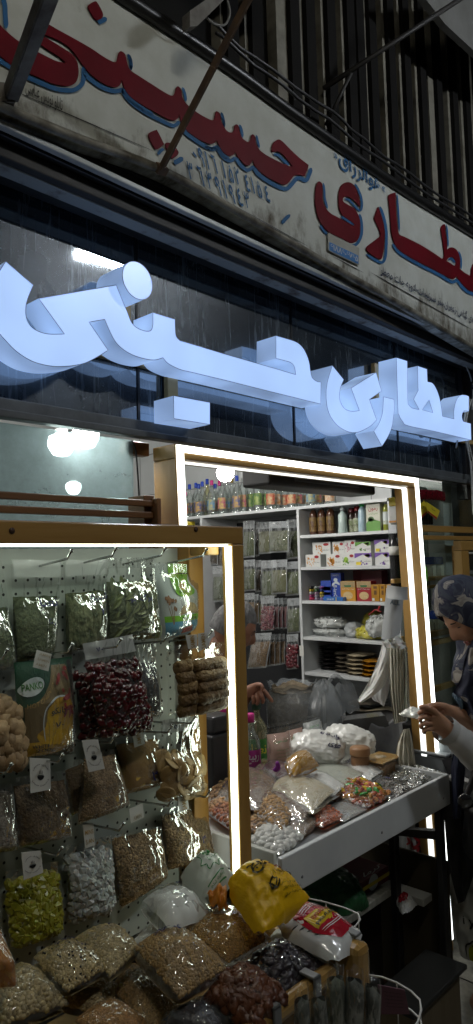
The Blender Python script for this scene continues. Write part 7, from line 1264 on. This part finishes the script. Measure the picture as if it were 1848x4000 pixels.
filmsheet(bg, mat('greyish_carrier', (.5, .51, .48), (.36, .37, .34), sc=6, rough=.4, bump=.3, bsc=10, alpha=.9), cb_, wr=.008, name='bag'); mb = MB(); writebag(mb, bg, 'i you', .1, .62, .5, .12, .012); strokebag(mb, bg, [(.1, .95), (.12, .8), (.25, .73), (.42, .78), (.5, .92)], .02, .012); strokebag(mb, bg, [(.2, .8), (.27, .78), (.32, .8)], .02, .012); strokebag(mb, bg, [(.26, .95), (.34, .93), (.38, .98)], .025, .012); mb.obj('black_print', M_inkb, cb_)
mb = MB(); onbag(mb, bg, smooth([(.14,.94),(.16,.82),(.27,.76),(.4,.8),(.47,.93),(.4,.985),(.22,.98)], True, 3), .0095); mb.obj('yellow_patch', mat('acid_yellow', (.42, .48, .02), (.3, .34, .02), sc=8, rough=.4), cb_)
# ---------------------------------------------------------------- shopkeeper behind the stand
zm = 3.05; mc_ = PD(912, 2452, zm); mf = (R0*.80+Fw*.22-V((0, 0, .5))).normalized(); mu = V((0, 0, .8))+R0*.45
mp_ = thing('person', 'grey haired man in a khaki shirt bending forward behind the light strip', 'person', (PD(800, 3000, 3.1).x, PD(800, 3000, 3.1).y, 0)); m0 = ORG[mp_]
pel = V((m0.x, m0.y, .86)); D2 = lambda x, y, z=3.0: PD(x, y, z)
J = {'pel': (pel, .14), 'wst': (pel+V((0, 0, .14)), .13), 'chs': (PD(815, 2700, 3.1), .14), 'nck': (PD(858, 2560, 3.07), .055), 'hd': (mc_-mf*.03-mu*.05, .06), 'shn': (PD(830, 2680, 2.86), .065), 'eln': (PD(880, 2860, 2.78), .045), 'wrn': (PD(962, 2705, 2.72), .03), 'pan': (PD(990, 2690, 2.7), (.036, .022)),
 'shf': (PD(850, 2650, 3.3), .065), 'elf': (PD(900, 2850, 3.3), .045), 'wrf': (PD(940, 2860, 3.1), .03), 'hpn': (pel+V((-.07, -.07, -.04)), .1), 'knn': (V((m0.x-.08, m0.y-.08, .45)), .065), 'ann': (V((m0.x-.08, m0.y-.08, .06)), .045), 'hpf': (pel+V((.07, .07, -.04)), .1), 'knf': (V((m0.x+.08, m0.y+.08, .45)), .065), 'anf': (V((m0.x+.08, m0.y+.08, .06)), .045)}
Ed = [('pel','wst'),('wst','chs'),('chs','nck'),('nck','hd'),('chs','shn'),('shn','eln'),('eln','wrn'),('wrn','pan'),('chs','shf'),('shf','elf'),('elf','wrf'),('pel','hpn'),('hpn','knn'),('knn','ann'),('pel','hpf'),('hpf','knf'),('knf','anf')]
for nm, pts in (('i', [(1018,2686,2.69),(1036,2704,2.68),(1052,2724,2.675),(1067,2744,2.67)]), ('m', [(1012,2698,2.685),(1022,2718,2.67),(1030,2736,2.67),(1024,2748,2.675)]), ('r', [(1002,2706,2.685),(1008,2728,2.67),(1010,2744,2.67),(1002,2752,2.68)]), ('p', [(990,2712,2.69),(992,2730,2.68),(992,2744,2.68),(986,2750,2.685)]), ('t', [(1004,2674,2.68),(1022,2676,2.665),(1028,2692,2.66),(1022,2702,2.66)])): finger(J, Ed, 'pan', nm, pts, .0105)
D = lambda x, y, z: PD(x, y, z)
vs, fs = skinverts(J, Ed); mb = MB(); mb.add(vs, fs, True); rr, ff, uu = headmesh(mb, mc_, mf, mu, 1.02); mb.obj('body', M_skinm, mp_)
mb = MB()
def hair(u, v):
    a = 2*pi*u; ph = pi*.5-v*pi*.62; x, y, z = cos(ph)*sin(a), cos(ph)*cos(a), sin(ph)
    lim = 1 if y < .25 or z > .45 else max(.8, 1-(y-.25)*.5); k = 1.06+.02*nz((x*9, y*9, z*9)); return mc_+(rr*x*.075+ff*(y*.093-.004)+uu*(z*.117+.002))*k*lim
mb.grid(hair, 48, 22); mb.obj('hair', mat('grey_hair', (.16, .16, .16), (.06, .06, .06), sc=60, rough=.8, bump=.8, bsc=90, stretch=(1, 1, .3)), mp_)
mb = MB(); fp = lambda x, y, z: mc_+rr*x+ff*y+uu*z
[mb.tube([fp(s*(.03+.015*t), .08-.018*t*t, .01-.004*t*t) for t in (-1, 0, 1)], .002, 6) for s in (-1, 1)]; mb.obj('eyelashes', M_inkb, mp_); mb = MB(); [mb.tube([fp(s*(.03+.018*t), .088-.012*t*t, .034) for t in (-1, 0, 1)], .003, 6) for s in (-1, 1)]; mb.obj('eyebrows', mat('grey_hair', (0, 0, 0)), mp_)
Js = {k: (J[k][0], r) for k, r in dict(pel=.175, wst=.165, chs=.175, shn=.09, eln=.07, shf=.09, elf=.07, wrf=.045).items()}; Js['cuf'] = (PD(940, 2745, 2.735), .05); Js['col'] = (PD(850, 2590, 3.08), .085)
vs, fs = skinverts(Js, [('pel','wst'),('wst','chs'),('chs','col'),('chs','shn'),('shn','eln'),('eln','cuf'),('chs','shf'),('shf','elf'),('elf','wrf')]); mb = MB(); mb.add([p+V((1, 1, 1))*.008*nz(p*12) for p in vs], fs, True); mb.obj('shirt', mat('khaki_cotton', (.2, .18, .13), (.15, .135, .1), sc=8, rough=.85, bump=.4, bsc=12), mp_)
Jt = {k: (J[k][0], r) for k, r in dict(pel=.15, hpn=.12, knn=.09, hpf=.12, knf=.09).items()}; Jt['ann'] = (J['ann'][0]+V((0, 0, .04)), .08); Jt['anf'] = (J['anf'][0]+V((0, 0, .04)), .08)
vs, fs = skinverts(Jt, [('pel','hpn'),('hpn','knn'),('knn','ann'),('pel','hpf'),('hpf','knf'),('knf','anf')]); mb = MB(); mb.add(vs, fs, True); mb.obj('trousers', mat('dark_cloth', (0, 0, 0)), mp_)
# ================================================================ lamps of the market and the shop
def lamp(name, label, p, r, s, c=(1, .97, .92), cord=.25):
    t = thing(name, label, 'lamp', p); MB().lathe(p, [(.001, -r*.95), (r*.6, -r*.8), (r*.95, -r*.25), (r, .2*r), (r*.9, .55*r), (r*.45, .75*r)], 20).obj('bulb', mat('lit_bulb_%g' % s, c, em=s), t)
    MB().lathe(V(p)+V((0, 0, .75*r)), [(r*.45, 0), (r*.42, r*.5), (.006, r*.6)], 12).obj('socket', mat('white_plastic_socket', (.6, .6, .6), rough=.4), t); MB().tube([V(p)+V((0, 0, r*1.2)), V(p)+V((0, 0, r+cord))], .003, 6).obj('cord', M_black, t)
lamp('bulb_lamp', 'round lit bulb hanging above the bottles inside the door', PD(880, 1850, 3.15), .039, 110, cord=.5)
lamp('bulb_lamp', 'big lit bulb glowing behind the left pane, upper left of two', PD(240, 1735, 1.97), .038, 45, cord=.5)
lamp('bulb_lamp', 'lit bulb high behind the left pane, beside the biggest glow', PD(335, 1705, 2.1), .04, 45, cord=.5)
lamp('bulb_lamp', 'small lit bulb low behind the left pane over the brown slats', PD(287, 1905, 3.1), .034, 30, cord=.6)
lamp('bulb_lamp', 'lit bulb in the middle of the shop', (.9, 3.3, 2.2), .05, 290)
lamp('bulb_lamp', 'unseen lit bulb added near the ceiling to brighten the shop', (2.0, 2.4, 2.45), .05, 330, cord=.2)  # added bulb, hidden above the door head, to brighten the interior
a, b = V((2.75, -.78, 3.78)), V((3.3, -.82, 3.86))
tl = thing('tube_lamp', 'bright tube lamp hung across the lane, mirrored in the transom glass', 'lamp', a)
MB().tube([a, b], .028, 10).obj('tube', mat('lit_tube', (.9, .95, 1), em=240), tl); MB().bar(a+V((0, 0, .05)), b+V((0, 0, .05)), .06, .03).obj('batten', M_white, tl)
a, b = V((-.1, -.5, 3.6)), V((.6, -.55, 3.62))
tl = thing('tube_lamp', 'second tube lamp over the lane above the viewer', 'lamp', a)
MB().tube([a, b], .02, 10).obj('tube', mat('lit_tube_dim', (1, .96, .84), em=110), tl); MB().bar(a+V((0, 0, .04)), b+V((0, 0, .04)), .05, .03).obj('batten', M_white, tl)
